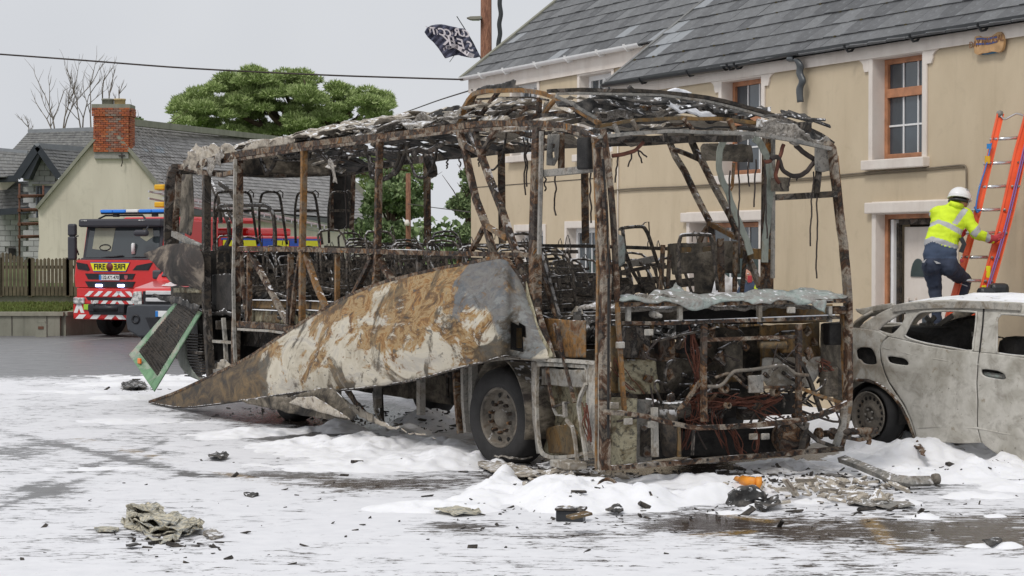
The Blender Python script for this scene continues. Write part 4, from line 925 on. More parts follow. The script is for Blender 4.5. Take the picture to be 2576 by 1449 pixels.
for (x, y, tx, ty) in ((148, 340, 120, 235), (152, 340, 162, 228), (156, 345, 178, 232), (145, 340, 100, 280), (205, 335, 195, 250), (210, 335, 222, 240), (236, 340, 220, 215), (262, 270, 255, 205), (262, 270, 280, 215), (85, 350, 78, 318), (300, 268, 298, 235)):
    mb = MB(); a_ = at(x, y+20, 96); b_ = at(tx, ty, 96); d_ = (b_-a_); twig(mb, a_, d_.normalized(), d_.length*1.0, .05, 2, rn); mb.build('branch', M['twig'], bt)
mb = MB(); b0 = V((at(190, 600, 96).x, 96, 1)); 
for x, y in ((150, 350), (208, 345), (240, 350), (262, 280), (300, 275), (85, 362)): mb.tube([b0, at(190, 480, 96), at(x, y+12, 96)], [.18, .12, .05], 6)
mb.build('trunk', M['twig'], bt)
mb = MB(); P = []
r_ = random.Random(3); vs = []
c_ = [(V((x, 170+r_.uniform(-6, 6), 2.2)), (4, 3, 1.6+r_.random()*1.2)) for x in range(-70, 60, 4)]
hd = thing('hedgerow', 'far low dark hedgerow closing the view on the horizon', 'hedge', (0, 170, 2)); leaf_cloud(c_, 16000, .5, M['broad_leaves'], 'foliage', hd, 'leaf', 8)
# ---------------- fire engine ----------------
M['fire_red'] = NT('fire_red').set(base=(.62, .012, .012), rough=.28, coat=.5, spec=.5).m
M['white_sticker'] = flat('white_sticker', (.78, .78, .78), .4, var=.05)
M['fluo_yellow'] = flat('fluo_yellow', (.85, .80, .02), .5, var=.05)
M['blue_sticker'] = flat('blue_sticker', (.02, .09, .50), .4, var=.1)
M['grille_black'] = flat('grille_black', (.018, .018, .022), .4, 0, .3, 12)
M['alu'] = flat('alu', (.55, .55, .55), .35, .7, .1, 8)
M['cab_plastic'] = flat('cab_plastic', (.045, .045, .055), .45, 0, .1, 4)
M['chrome'] = flat('chrome', (.6, .6, .62), .2, .8, .1, 8)
t = NT('screen_glass'); t.set(base=(.035, .045, .05), rough=.03, spec=1.0); M['screen_glass'] = t.m
t = NT('clear_glass'); t.set(base=(.75, .82, .84), rough=.03, spec=.6, alpha=.34); M['clear_glass'] = t.m
t = NT('headlamp'); t.set(base=t.ramp(t.noise(14, 3), [(.4, (.25, .25, .25)), (.6, (.75, .75, .72))]), rough=.08, metal=.3, spec=.8); M['headlamp'] = t.m
t = NT('blue_lamp'); t.set(base=(.1, .15, .9), em=(.45, .55, 1.0), es=9.0); M['blue_lamp'] = t.m
t = NT('blue_lens'); t.set(base=(.01, .15, .55), rough=.2, coat=.5, em=(.01, .16, .6), es=.35); M['blue_lens'] = t.m
PH = math.radians(25); ff = V((math.cos(PH), -math.sin(PH), 0)); fg = V((math.sin(PH), math.cos(PH), 0))
F_0 = V(((206-CX)/FL*53.4, 53.4, 0))
def fe(u, w, z): return F_0+ff*u+fg*w+Z*z
FE = thing('fire_engine', 'red fire engine with lit blue lamps and yellow FIRE panel behind the coach', 'fire engine', tuple(fe(1.25, 0, 0)))
fx = (ff, fg, Z); WD = 2.48
def fb(mb, u0, u1, w0, w1, z0, z1, bv=0):
    c = fe((u0+u1)/2, (w0+w1)/2, (z0+z1)/2); sz = (u1-u0, w1-w0, z1-z0)
    return mb.bbox(c, sz, bv, fx) if bv else mb.box(c, sz, fx)
mb = MB(); prof = [(-.10, .95), (-.16, 1.3), (-.10, 1.75), (.02, 1.98), (.20, 2.82), (.42, 3.0), (2.6, 3.0), (2.6, .75), (.9, .75), (.9, .95)]
mb.prism([fe(0, w, z) for w, z in prof], ff*WD); cab = mb.build('cab', M['fire_red'], FE, bevel=.03)
# front screen: glass set in a black surround
mb = MB()
def scr(u, t_, off=-.012): return fe(u, .035+.165*t_+off, 2.0+.82*t_)
mb.prism([scr(.03, 0), scr(WD-.03, 0), scr(WD-.06, 1.0), scr(.06, 1.0)], fg*-.02); ws = mb.build('windscreen_surround', M['cab_plastic'], FE)
mb = MB(); mb.prism([scr(.12, .05, -.034), scr(WD-.12, .05, -.034), scr(WD-.15, .97, -.034), scr(.15, .97, -.034)], fg*-.006); mb.build('windscreen', M['screen_glass'], FE)
mb = MB(); mb.prism([scr(.30, .32, -.043), scr(.9, .24, -.043), scr(.95, .97, -.043), scr(.32, .97, -.043)], fg*-.004); mb.build('side_window_view', flat('through_glass', (.30, .30, .23), .15), ws)
mb = MB(); mb.prism([scr(1.75, .68, -.043), scr(1.95, .55, -.043), scr(2.15, .7, -.043), scr(2.1, .95, -.043), scr(1.8, .95, -.043)], fg*-.004); mb.build('side_window_view', bpy.data.materials['through_glass'], ws)
mb = MB(); mb.tube([scr(.70+.17*math.cos(a_), .36+.09*math.sin(a_), -.05) for a_ in [k*math.pi/8 for k in range(17)]], .016, 5); mb.build('steering_wheel', M['grille_black'], FE)
mb = MB(); mb.lathe([(.05, 0), (.05, .24), (.03, .28)], scr(1.60, .16, -.06), Z, 10, close=True); mb.build('bottle', M['white_sticker'], FE)
for P in ([(.35, .0), (.8, .06), (1.3, .10)], [(1.3, -.02), (1.7, .06), (2.2, .07)]):
    mb = MB(); mb.tube([scr(u, v, -.07) for u, v in P], .018, 5); mb.build('wiper', M['grille_black'], FE)
mb = MB(); fb(mb, .02, WD-.02, -.09, .06, 1.93, 2.03, .03); mb.build('wiper_cowl', M['cab_plastic'], FE)
mb = MB(); fb(mb, -.03, WD+.03, -.12, .35, 2.82, 3.03, .05); sv = mb.build('sun_visor', M['cab_plastic'], FE)
for u in (.06, 1.85): 
    for k in range(4): mb = MB(); mb.bbox(fe(u+.05*k+.03, -.125, 2.985), (.035, .02, .03), .005, fx); mb.build('marker_lamp', M['headlamp'], sv)
mb = MB(); 
for u in (.45, 1.9): mb.tube([fe(u, .1, 3.03), fe(u+.15*(1 if u < 1 else -1), .2, 3.12), fe(1.2, .2, 3.12)], .025, 5)
mb.build('roof_rail', M['grille_black'], FE)
lb = MB(); fb(lb, .5, WD+.02, .12, .32, 3.15, 3.20, .02); lbo = lb.build('light_bar', M['grille_black'], FE)
for k in range(5): mb = MB(); fb(mb, .5+k*.4, .5+k*.4+.37, .1, .34, 3.19, 3.27, .02); mb.build('blue_lens', M['blue_lens'] if k != 2 else M['white_sticker'], lbo)
for u in (.85, 2.05): mb = MB(); fb(mb, u, u+.14, .16, .28, 3.08, 3.16, .01); mb.build('foot', M['grille_black'], lbo)
# nose: red panel with vents, FIRE board, plate, lamps
mb = MB(); mb.prism([fe(u, -.30, z) for u, z in [(.0, 1.27), (-.03, 1.55), (.04, 1.98), (WD-.04, 1.98), (WD+.03, 1.55), (WD, 1.27)]], fg*.34); mb.build('nose_panel', M['fire_red'], FE, bevel=.04)
def nface(mb, pts, off=-.306, t_=.012): mb.prism([fe(u, off, z) for u, z in pts], fg*-t_); return mb
for P in ([(.06, 1.92), (.40, 1.87), (.48, 1.72), (.42, 1.70), (.10, 1.74)], [(WD-.06, 1.92), (WD-.55, 1.84), (WD-.68, 1.72), (WD-.2, 1.72)]):
    mb = MB(); nface(mb, P); mb.build('air_intake', M['grille_black'], FE)
for z in (1.53, 1.33):
    mb = MB(); nface(mb, [(.33, z+.10), (1.88, z+.10), (1.80, z-.045), (.43, z-.045)]); mb.build('grille', M['grille_black'], FE)
mb = MB(); nface(mb, [(.50, 1.92), (1.72, 1.92), (1.60, 1.68), (.60, 1.68)], -.308, .012); fpz = mb.build('fire_board', M['blue_sticker'], FE)
mb = MB(); nface(mb, [(.51, 1.90), (1.71, 1.90), (1.60, 1.70), (.60, 1.70)], -.322, .006); mb.build('yellow_field', M['fluo_yellow'], fpz)
ink = flat('black_ink', (.02, .02, .02), .5)
def ftext(s_, u, z, size, mat, mirror=False, off=-.335, par=None, sx2=1.0, nm='lettering'): return text(s_, nm, fe(u, off, z), ff, Z, size, mat, par or FE, .003, mirror, bold=size*.022, sx_=sx2)
ftext('FIRE', .80, 1.80, .20, ink, par=fpz); ftext('FIRE', 1.42, 1.80, .20, ink, True, par=fpz)
mb = MB(); mb.lathe([(.105, 0), (.105, .01)], fe(1.11, -.328, 1.80), -fg, 20, close=True); em = mb.build('crest', flat('crest_red', (.16, .03, .03), .5, 0, .5, 30), fpz)
def plate(parent, c, xd, w_, h_, s_, tsz, nrm):
    mb = MB(); mb.bbox(c, (w_, .02, h_), .008, (xd, nrm, Z)); p = mb.build('number_plate', M['white_sticker'], parent)
    mb = MB(); mb.box(c-xd*(w_/2-.035)-nrm*.012, (.06, .01, h_*.94), (xd, nrm, Z)); mb.build('blue_band', flat('plate_blue', (.02, .2, .6), .4), p)
    if s_: text(s_, 'lettering', c+xd*.03-nrm*.013, xd, Z, tsz, ink, p, .002, bold=.002, sx_=.86)
    return p
plate(FE, fe(1.10, -.335, 1.53), ff, .62, .135, '132-KY-470', .13, fg)
mb = MB(); mb.prism([fe(1.56, -.322, 1.59), fe(1.66, -.322, 1.59), fe(1.66, -.322, 1.52), fe(1.61, -.322, 1.47), fe(1.56, -.322, 1.52)], fg*-.01); mb.build('badge', flat('badge_mat', (.4, .1, .12), .4), FE)
for u in (.78, 1.46): mb = MB(); mb.bbox(fe(u, -.335, 1.325), (.20, .04, .065), .015, fx); mb.build('blue_lamp', M['blue_lamp'], FE)
# lower front with red and white chevrons, lamp, winch
mb = MB(); fb(mb, .05, WD-.05, -.30, .5, 1.02, 1.26, .03); fb(mb, -.04, WD+.04, -.34, .6, .45, 1.03, .05); mb.build('bumper', M['fire_red'], FE)
def stripes(z0, z1, off, u0, u1, n, sl=.16):
    w_ = (u1-u0)/n
    for k in range(n):
        a_ = u0+k*w_; s2 = sl if a_ < (u0+u1)/2 else -sl
        mb = MB(); nface(mb, [(a_, z0), (a_+w_*.5, z0), (min(u1, a_+w_*.5+s2), z1), (max(u0, a_+s2), z1)], off, .006); mb.build('chevron', M['white_sticker'], FE)
stripes(1.05, 1.18, -.302, .3, 2.3, 7); stripes(.86, .96, -.343, .55, 2.3, 6, .1); stripes(.47, .58, -.343, .05, 2.3, 5, .12); stripes(.62, 1.0, -.343, .0, .44, 2, .17)
mb = MB(); nface(mb, [(.38, 1.03), (2.0, 1.03), (1.95, .95), (.45, .95)], -.345); mb.build('grille', M['grille_black'], FE)
mb = MB(); nface(mb, [(.38, .86), (2.1, .86), (2.1, .76), (.42, .76)], -.345); mb.build('grille', M['grille_black'], FE)
ftext('P 320', .66, .905, .10, M['white_sticker'], off=-.36)
mb = MB(); nface(mb, [(.4, .82), (2.3, .82), (2.3, .58), (.5, .58)], -.345); mb.build('winch_recess', M['grille_black'], FE)
mb = MB(); mb.tube([fe(.7, -.42, .75), fe(1.45, -.42, .75)], .075, 10); fb(mb, .52, .70, -.46, -.36, .66, .84, .02); fb(mb, 1.45, 1.65, -.48, -.36, .62, .86, .03); mb.build('winch', M['grille_black'], FE)
mb = MB(); mb.tube([fe(.75, -.44, .79), fe(1.4, -.44, .79)], .03, 6); mb.build('winch_drum', M['chrome'], FE)
mb = MB(); fb(mb, .33, .53, -.38, -.34, .70, .84, .01); mb.build('warning_label', flat('label_green', (.35, .6, .05), .5), FE)
mb = MB(); mb.bbox(fe(.18, -.36, .93), (.34, .08, .17), .03, fx); mb.build('headlight', M['headlamp'], FE)
# mirrors
for zz_, h_ in ((2.75, .32), (2.28, .62)):
    mb = MB(); mb.bbox(fe(-.22, -.1, zz_-.0), (.24, .14, h_), .05, fx); mb.build('mirror', M['cab_plastic'], FE)
mb = MB(); mb.tube([fe(-.1, 0, 2.6), fe(-.22, -.08, 2.55), fe(-.1, 0, 2.1)], .02, 5); mb.build('mirror_arm', M['grille_black'], FE)
mb = MB(); mb.bbox(fe(WD-.42, -.3, 2.66), (.40, .18, .16), .06, fx); mb.tube([fe(WD-.35, -.2, 2.72), fe(WD-.33, -.05, 2.9)], .02, 5); mb.build('mirror', M['cab_plastic'], FE)
# cab side and body box
mb = MB(); mb.prism([fe(WD+.006, w, z) for w, z in [(.35, 2.1), (.45, 2.75), (1.0, 2.75), (1.0, 2.0)]], ff*.01); mb.build('side_window', M['screen_glass'], FE)
mb = MB(); fb(mb, 0, WD, 2.65, 8.0, .8, 2.62, .05); mb.build('body', M['fire_red'], FE)
for k in range(6):
    mb = MB(); mb.prism([fe(WD+.008, 2.8+k*.85, 2.50), fe(WD+.008, 3.6+k*.85, 2.50), fe(WD+.008, 3.6+k*.85, 2.34), fe(WD+.008, 2.8+k*.85, 2.34)], ff*.008); mb.build('side_panel', M['fluo_yellow'] if k not in (2, 4) else M['blue_sticker'], FE)
mb = MB(); mb.prism([fe(WD+.008, 2.7, 2.55), fe(WD+.008, 8.0, 2.55), fe(WD+.008, 8.0, 2.505), fe(WD+.008, 2.7, 2.505)], ff*.008); mb.build('blue_line', M['blue_sticker'], FE)
mb = MB(); fb(mb, .2, WD-.1, 1.5, 4.6, 2.95, 3.1, .07); mb.build('hose_locker', M['fire_red'], FE)
mb = MB(); fb(mb, .5, WD-.4, 4.7, 7.0, 2.62, 2.85, .07); mb.build('hose_locker', M['fire_red'], FE)
ld = MB(); a0, a1 = fe(1.9, .9, 3.75), fe(2.3, 9.0, 2.95)
for o_ in (0, .45):
    for zz_ in (0, -.18): ld.bar([a0-ff*o_+Z*zz_, a1-ff*o_+Z*zz_], .05)
lad = ld.build('ladder_rail', M['alu'], FE)
for k in range(24): mb = MB(); p = a0.lerp(a1, (k+.5)/24); mb.bar([p, p-ff*.45], .04, .04, Z); mb.bar([p, p-Z*.18], .035); mb.build('ladder_rung', M['alu'], FE)
mb = MB(); mb.bbox(a0+Z*.1, (.3, .4, .14), .03, fx); mb.bbox(a0-Z*.35, (.3, .4, .14), .03, fx); mb.build('ladder_head', flat('ladder_yellow', (.75, .42, .02), .5), FE)
def wheel(parent, c, ax, R, w_, rr, name='wheel', tm=None, rm=None):
    ax = V(ax).normalized(); c = V(c); mb = MB()
    mb.lathe([(rr, w_*.46), (rr*1.1, w_*.5), (R*.93, w_*.5), (R, w_*.38), (R, -w_*.38), (R*.93, -w_*.5), (rr, -w_*.5)], c, ax, 28); t_ = mb.build(name, tm or M['tyre'], parent)
    mb = MB(); mb.lathe([(rr, w_*.48), (rr*.93, w_*.40), (rr*.85, w_*.2), (rr*.35, w_*.25), (rr*.3, w_*.38), (.001, w_*.4)], c, ax, 24); mb.build('rim', rm or M['hub'], t_); return t_
for u in (.2, WD-.2):
    for w in (1.0, 5.6): wheel(FE, fe(u, w, .5), -ff if u < 1 else ff, .5, .32, .29, rm=M['chrome'])
# ---------------- pickup ----------------
PK = math.radians(17); kf = V((math.cos(PK), -math.sin(PK), 0)); kg = V((math.sin(PK), math.cos(PK), 0)); K0 = at(330, 800, 44.6); K0.z = 0
def pk(u, w, z): return K0+kf*u+kg*w+Z*z
kx = (kf, kg, Z)
PT_ = thing('pickup_truck', 'red and grey pickup truck parked between the fire engine and the coach', 'pickup truck', tuple(pk(.9, 0, 0)))
M['bumper_grey'] = flat('bumper_grey', (.055, .06, .07), .5, 0, .1, 5)
M['pickup_red'] = NT('pickup_red').set(base=(.60, .03, .03), rough=.3, coat=.5).m
mb = MB(); mb.smooth = False
P = [(-.02, .5), (-.06, .75), (-.03, 1.02), (.2, 1.06), (1.65, 1.06), (1.88, 1.02), (1.91, .75), (1.87, .5), (1.6, .36), (.25, .36)]
mb.prism([pk(u, -.15, z) for u, z in P], kg*.5); mb.build('bumper', M['bumper_grey'], PT_, bevel=.06)
mb = MB(); prof = [(.05, 1.0), (.0, 1.28), (.10, 1.40), (1.15, 1.56), (1.85, 2.18), (2.1, 2.22), (3.4, 2.2), (3.6, 1.4), (5.2, 1.4), (5.2, .6), (.4, .6)]
mb.prism([pk(.02, w, z) for w, z in prof], kf*1.8); mb.build('body', M['pickup_red'], PT_, bevel=.07)
mb = MB(); mb.prism([pk(.12, 1.22, 1.63), pk(1.72, 1.22, 1.63), pk(1.62, 1.80, 2.14), pk(.22, 1.80, 2.14)], V((0, 0, .03))-kg*.02); mb.build('windscreen', M['screen_glass'], PT_)
mb = MB(); mb.prism([pk(u, -.02, z) for u, z in [(.10, 1.33), (.28, 1.34), (.30, 1.02), (.12, 1.03), (.03, 1.12)]], kg*-.06); mb.build('headlight', M['headlamp'], PT_, bevel=.02)
mb = MB(); mb.prism([pk(u, -.02, z) for u, z in [(.31, 1.34), (1.5, 1.36), (1.5, .90), (.34, .90)]], kg*-.05); mb.build('grille', M['grille_black'], PT_)
for z in (1.31, 1.16, 1.0):
    mb = MB(); mb.bbox(pk(.93, -.10, z), (1.05, .05, .085), .015, kx); mb.build('grille_bar', flat('bright_trim', (.62, .62, .63), .3) if z == 1.31 else bpy.data.materials['bright_trim'], PT_)
mb = MB(); mb.prism([pk(u, -.155, z) for u, z in [(.42, .78), (1.4, .78), (1.3, .5), (.55, .5)]], kg*-.012); mb.build('air_intake', M['grille_black'], PT_)
mb = MB(); mb.lathe([(.10, 0), (.10, .02), (.07, .03), (.06, 0)], pk(.19, -.15, .74), -kg, 16); mb.build('fog_lamp', M['grille_black'], PT_)
plate(PT_, pk(.93, -.18, .86), kf, .52, .13, '', .1, kg)
mb = MB()
for k in range(3): mb.prism([pk(.55+k*.0, .35+k*.16, 1.452+k*.024), pk(.9, .30+k*.16, 1.447+k*.024), pk(.9, .37+k*.16, 1.457+k*.024), pk(.55, .43+k*.16, 1.465+k*.024)], (0, 0, .01))
mb.build('bonnet_stripe', M['white_sticker'], PT_)
for u in (.1, 1.72):
    for w in (.85, 4.0): wheel(PT_, pk(u, w, .38), -kf if u < 1 else kf, .38, .26, .21, rm=M['bumper_grey'])
mb = MB(); mb.bbox(pk(-.05, 1.35, 1.68), (.22, .12, .2), .04, kx); mb.build('mirror', M['bumper_grey'], PT_)
# ---------------- the burnt-out coach ----------------
BA = math.radians(27.5); bb = V((-math.sin(BA), math.cos(BA), 0)); ba = V((math.cos(BA), math.sin(BA), 0)); B0 = V((.8745, 19.2, 0))
BUS = thing('coach', 'burnt-out coach reduced to a rusty skeleton standing in white foam', 'coach', tuple(B0), BA)
def S(x, y, v=0.0): return onpl(x, y, B0+ba*v, ba)
def Fr(x, y, u=0.0): return onpl(x, y, B0+bb*u, bb)
def BL(u, v, z): return B0+bb*u+ba*v+Z*z
bx_ = (ba, bb, Z)
def ppm(p): return FL/p.y
def sbar(name, P, w, mat, v=0.0, d=None, jit=0.004, parent=BUS, fn=None, n=None, raise_=0):
    fn = fn or (lambda x, y: S(x, y, v)); pts = [fn(x, y) for x, y in P]
    if len(pts) == 2:
        L = (pts[1]-pts[0]).length; k = max(1, int(L/.5)); pts = [pts[0].lerp(pts[1], i/k) for i in range(k+1)]
    ws = [w/ppm(p) for p in pts]; mb = MB(); mb.bar(pts, ws, d or [x*1.0 for x in ws], n or -ba, jit); return mb.build(name, M[mat] if isinstance(mat, str) else mat, parent)
def fbar(name, P, w, mat, u=0.0, d=None, jit=0.004, parent=BUS): return sbar(name, P, w, mat, fn=lambda x, y: Fr(x, y, u), n=-bb, d=d, jit=jit, parent=parent)
def csheet(name, poly, fn, mat, cell=4, amp=.04, sc_=3.0, parent=BUS, thick=.006, holes=(), seed=None, drop=0.0):
    sd = seed if seed is not None else random.uniform(0, 50); mb = MB()
    sheet(mb, poly, list(holes), cell, lambda x, y: crumple(fn(x, y), amp, sc_, sd))
    if drop: mb.f = [f for f in mb.f if noise.noise(V(mb.v[f[0]])*5+V((sd, 0, 0))) < drop]; mb.m = mb.m[:len(mb.f)]; mb.sm = mb.sm[:len(mb.f)]
    o = mb.build(name, M[mat] if isinstance(mat, str) else mat, parent); solid(o, thick); return o
# -- near side: pillars, rails, braces
sbar('cant_rail', [(500, 415), (556, 397), (640, 383), (752, 366), (860, 353), (960, 343), (1060, 332), (1152, 319), (1200, 314), (1258, 312), (1351, 312), (1400, 314), (1434, 319), (1462, 327), (1484, 339), (1499, 356), (1506, 380)], 15, 'rust_beam', jit=.006)
sbar('cant_rail_flange', [(556, 408), (752, 378), (960, 354), (1152, 331), (1258, 323), (1351, 323), (1420, 327), (1460, 338)], 7, 'pale_beam', v=-.02, d=.03)
sbar('corner_pillar', [(1507, 372), (1508, 420), (1513, 504), (1519, 600), (1524, 690), (1523, 760), (1521, 850), (1521, 1025), (1521, 1182)], 18, 'pale_beam', d=.09)
sbar('corner_pillar', [(1497, 360), (1500, 440), (1505, 560), (1508, 700), (1506, 900), (1504, 1178)], 10, 'orange_beam', v=-.015, d=.05)
sbar('window_pillar', [(1355, 320), (1351, 450), (1347, 600), (1346, 773), (1350, 905)], 27, 'rust_beam', d=.09)
sbar('pillar_trim', [(1362, 330), (1360, 450), (1356, 640)], 10, 'grey_steel', v=-.05, d=.03)
sbar('window_pillar', [(956, 345), (953, 450), (949, 630), (945, 716)], 15, 'rust_beam')
sbar('window_pillar', [(765, 370), (763, 500), (760, 626), (760, 808)], 14, 'orange_beam')
sbar('window_pillar', [(600, 395), (600, 520), (597, 640), (594, 800), (592, 935)], 17, 'pale_beam', d=.10)
sbar('window_pillar', [(592, 400), (590, 560), (587, 700), (590, 860), (594, 940)], 7, 'pale_steel', v=-.06, d=.04)
sbar('window_pillar', [(520, 440), (519, 620), (519, 760), (524, 850), (530, 945)], 19, 'dark_beam', d=.10)
sbar('rear_pillar', [(452, 417), (440, 430), (433, 470), (431, 540), (430, 600), (432, 640)], 10, 'dark_beam', v=-.0, d=.22)
sbar('rear_pillar', [(450, 428), (447, 500), (441, 560), (437, 596)], 10, 'pale_beam', v=.05, d=.08)
sbar('rear_rail', [(445, 418), (480, 426), (512, 434), (560, 440), (604, 429)], 11, 'pale_beam')
sbar('rear_brace', [(437, 588), (470, 606), (508, 622)], 13, 'grey_steel')
csheet('rear_panel', [(455, 430), (486, 432), (488, 520), (482, 592), (450, 585), (452, 500)], lambda x, y: S(x, y, .25), 'soot_panel', 4, .02)
sbar('waist_rail', [(604, 626), (760, 628), (945, 632), (1100, 636), (1300, 640), (1345, 642)], 12, 'rust_beam', d=.07)
for xa_, xb_ in ((606, 690), (702, 755), (775, 860), (880, 940), (980, 1060)): sbar('waist_rail_foam', [(xa_, 620+(xa_-600)*.02), ((xa_+xb_)/2, 620+((xa_+xb_)/2-600)*.02), (xb_, 621+(xb_-600)*.02)], 1.3, 'foam_bit', d=.05, jit=.008)
sbar('sill_rail', [(600, 815), (680, 820), (760, 830), (900, 848), (1000, 860)], 15, 'rust_beam', d=.07)
sbar('sill_rail', [(600, 828), (680, 833), (745, 842)], 6, 'pale_steel', v=-.02, d=.04)
for P, w, m_ in (([(607, 637), (612, 730), (622, 815)], 8, 'pale_beam'), ([(628, 637), (626, 815)], 12, 'rust_beam'), ([(632, 639), (680, 730), (728, 820)], 12, 'pale_beam'), ([(755, 639), (742, 730), (732, 828)], 10, 'rust_beam'), ([(731, 639), (727, 815)], 13, 'rust_beam'),
                 ([(769, 639), (796, 720), (823, 780)], 13, 'orange_beam'), ([(849, 639), (848, 770)], 11, 'orange_beam'), ([(938, 645), (914, 695), (888, 745)], 12, 'rust_beam'), ([(952, 645), (970, 680), (990, 706)], 13, 'pale_beam'), ([(1054, 643), (1054, 684)], 12, 'dark_beam'), ([(1156, 643), (1154, 664)], 10, 'rust_beam')):
    sbar('side_brace', P, w, m_, v=.03)
for P, w, m_ in (([(1153, 322), (1160, 345), (1167, 366), (1181, 432), (1198, 504), (1221, 562), (1242, 640)], 15, 'pale_beam'), ([(1197, 330), (1201, 356), (1209, 388)], 12, 'pale_beam'), ([(1210, 388), (1232, 450), (1258, 518), (1291, 615), (1320, 700), (1351, 782), (1370, 840), (1389, 902)], 15, 'pale_beam'),
                 ([(1158, 360), (1182, 372), (1209, 388)], 11, 'rust_beam'), ([(1250, 322), (1232, 352), (1211, 388)], 12, 'pale_beam'), ([(1221, 566), (1246, 582), (1276, 600)], 12, 'orange_beam'), ([(1218, 570), (1203, 598), (1186, 630)], 11, 'rust_beam'), ([(1175, 322), (1195, 372), (1205, 388)], 7, 'dark_beam')):
    sbar('front_brace', P, w, m_, v=.0)
sbar('window_header', [(1357, 437), (1425, 431), (1492, 424)], 17, 'grey_steel', v=.02, d=.08)
csheet('bracket_plate', [(1379, 338), (1407, 338), (1403, 400), (1394, 418), (1376, 416)], lambda x, y: S(x, y, .18), 'grey_steel', 5, .006, holes=[spl2([(1390, 365), (1397, 360), (1397, 372), (1389, 376), (1390, 365)], 2), [(1389, 384), (1396, 380), (1397, 396), (1391, 400)]], thick=.015)
mb = MB(); mb.bbox(S(1475, 386, -.02), (.10, .22, .30), .02, bx_); mb.build('mirror_motor', M['char'], BUS)
mb = MB(); mb.bbox(S(1412, 380, .25), (.06, .05, .36), .01, bx_); mb.build('bracket', M['rust_beam'], BUS)
# -- roof arch over the driver's corner
sbar('roof_arch', spl2([(1149, 317), (1168, 272), (1190, 240), (1207, 232), (1250, 228), (1295, 227), (1332, 230), (1370, 236), (1397, 246), (1428, 260), (1453, 276), (1482, 293), (1508, 311)], 2), 11, 'orange_beam', v=.3)
for P, w, m_ in (([(1254, 231), (1225, 268), (1198, 306)], 9, 'pale_beam'), ([(1401, 246), (1381, 268), (1362, 298)], 9, 'orange_beam'), ([(1157, 320), (1175, 283), (1194, 236)], 11, 'rust_beam'), ([(1268, 300), (1278, 284), (1294, 273), (1315, 268), (1337, 268)], 6, 'rust_beam'), ([(1306, 292), (1314, 281), (1328, 272), (1357, 268)], 6, 'rust_beam'), ([(1357, 245), (1355, 300)], 11, 'rust_beam'), ([(1200, 250), (1260, 246), (1340, 246), (1380, 252)], 5, 'dark_beam')):
    sbar('arch_strut', P, w, m_, v=.45)
csheet('roof_box', [(1238, 258), (1296, 255), (1294, 286), (1236, 286)], lambda x, y: S(x, y, .8), 'soot', 5, .02)
csheet('roof_box', [(1195, 254), (1213, 252), (1211, 288), (1194, 292)], lambda x, y: S(x, y, .7), 'pale_beam', 5, .01)
csheet('roof_box', [(1210, 289), (1270, 287), (1268, 303), (1206, 304)], lambda x, y: S(x, y, .72), 'ash_sheet', 5, .01)
csheet('air_duct', spl2([(1380, 292), (1384, 272), (1400, 264), (1416, 272), (1426, 292), (1400, 298), (1380, 292)], 3), lambda x, y: S(x, y, .9), 'ash_sheet', 4, .03)
csheet('roof_skin', [(1192, 236), (1202, 222), (1240, 214), (1270, 204), (1292, 202), (1298, 206), (1296, 218), (1330, 226), (1280, 226), (1230, 230)], lambda x, y: S(x, y, .55), 'black_flake', 4, .03)
# -- the roof: far rail, bows, stringers and hanging skin
def solve_u(x, v): # distance back along the side for a pixel column
    p = S(x, 500, v); return (p-B0).dot(bb)
near = [(556, 397), (640, 383), (752, 366), (860, 353), (960, 343), (1060, 332), (1152, 319), (1258, 312), (1351, 312), (1434, 319)]
NR = sorted([((S(x, y)-B0).dot(bb), S(x, y).z) for x, y in near])
def znear(u):
    return float(np.interp(u, [a for a, b in NR], [b for a, b in NR]))
farP = [(560, 441), (700, 443), (830, 441), (893, 428), (960, 415), (1040, 403), (1120, 393), (1184, 387), (1280, 375), (1380, 366), (1480, 360), (1600, 358)]
fr_rail = [S(x, y, 2.5) for x, y in farP]
FRl = sorted([((p-B0).dot(bb), p.z) for p in fr_rail])
def zfar(u): return float(np.interp(u, [a for a, b in FRl], [b for a, b in FRl]))
mb = MB(); mb.bar([BL(u, 2.5, zfar(u)) for u in np.linspace(.3, 12.4, 20)], .10, .08, -ba, .01); mb.build('cant_rail', M['dark_beam'], BUS)
for k, u in enumerate(np.arange(1.0, 12.5, 1.12)):
    zn, zf = znear(u)+.02, zfar(u)+.02; mb = MB()
    mb.bar([BL(u, 2.5*t_, zn+(zf-zn)*t_+.20*math.sin(math.pi*t_)-.02) for t_ in np.linspace(0, 1, 9)], .06, .05, Z, .012); mb.build('roof_bow', M['rust_beam' if k % 3 else 'dark_beam'], BUS)
for v, m_ in ((.45, 'dark_beam'), (.95, 'rust_beam'), (1.5, 'dark_beam'), (2.05, 'dark_beam')):
    mb = MB(); mb.bar([BL(u, v, znear(u)*(1-v/2.5)+zfar(u)*v/2.5+.20*math.sin(math.pi*v/2.5)) for u in np.linspace(.8, 12.3, 16)], .05, .045, Z, .02); mb.build('roof_stringer', M[m_], BUS)
def roofsurf(u, v, dz=0.0): return BL(u, v, znear(u)*(1-v/2.5)+zfar(u)*v/2.5+.20*math.sin(math.pi*v/2.5)+dz)
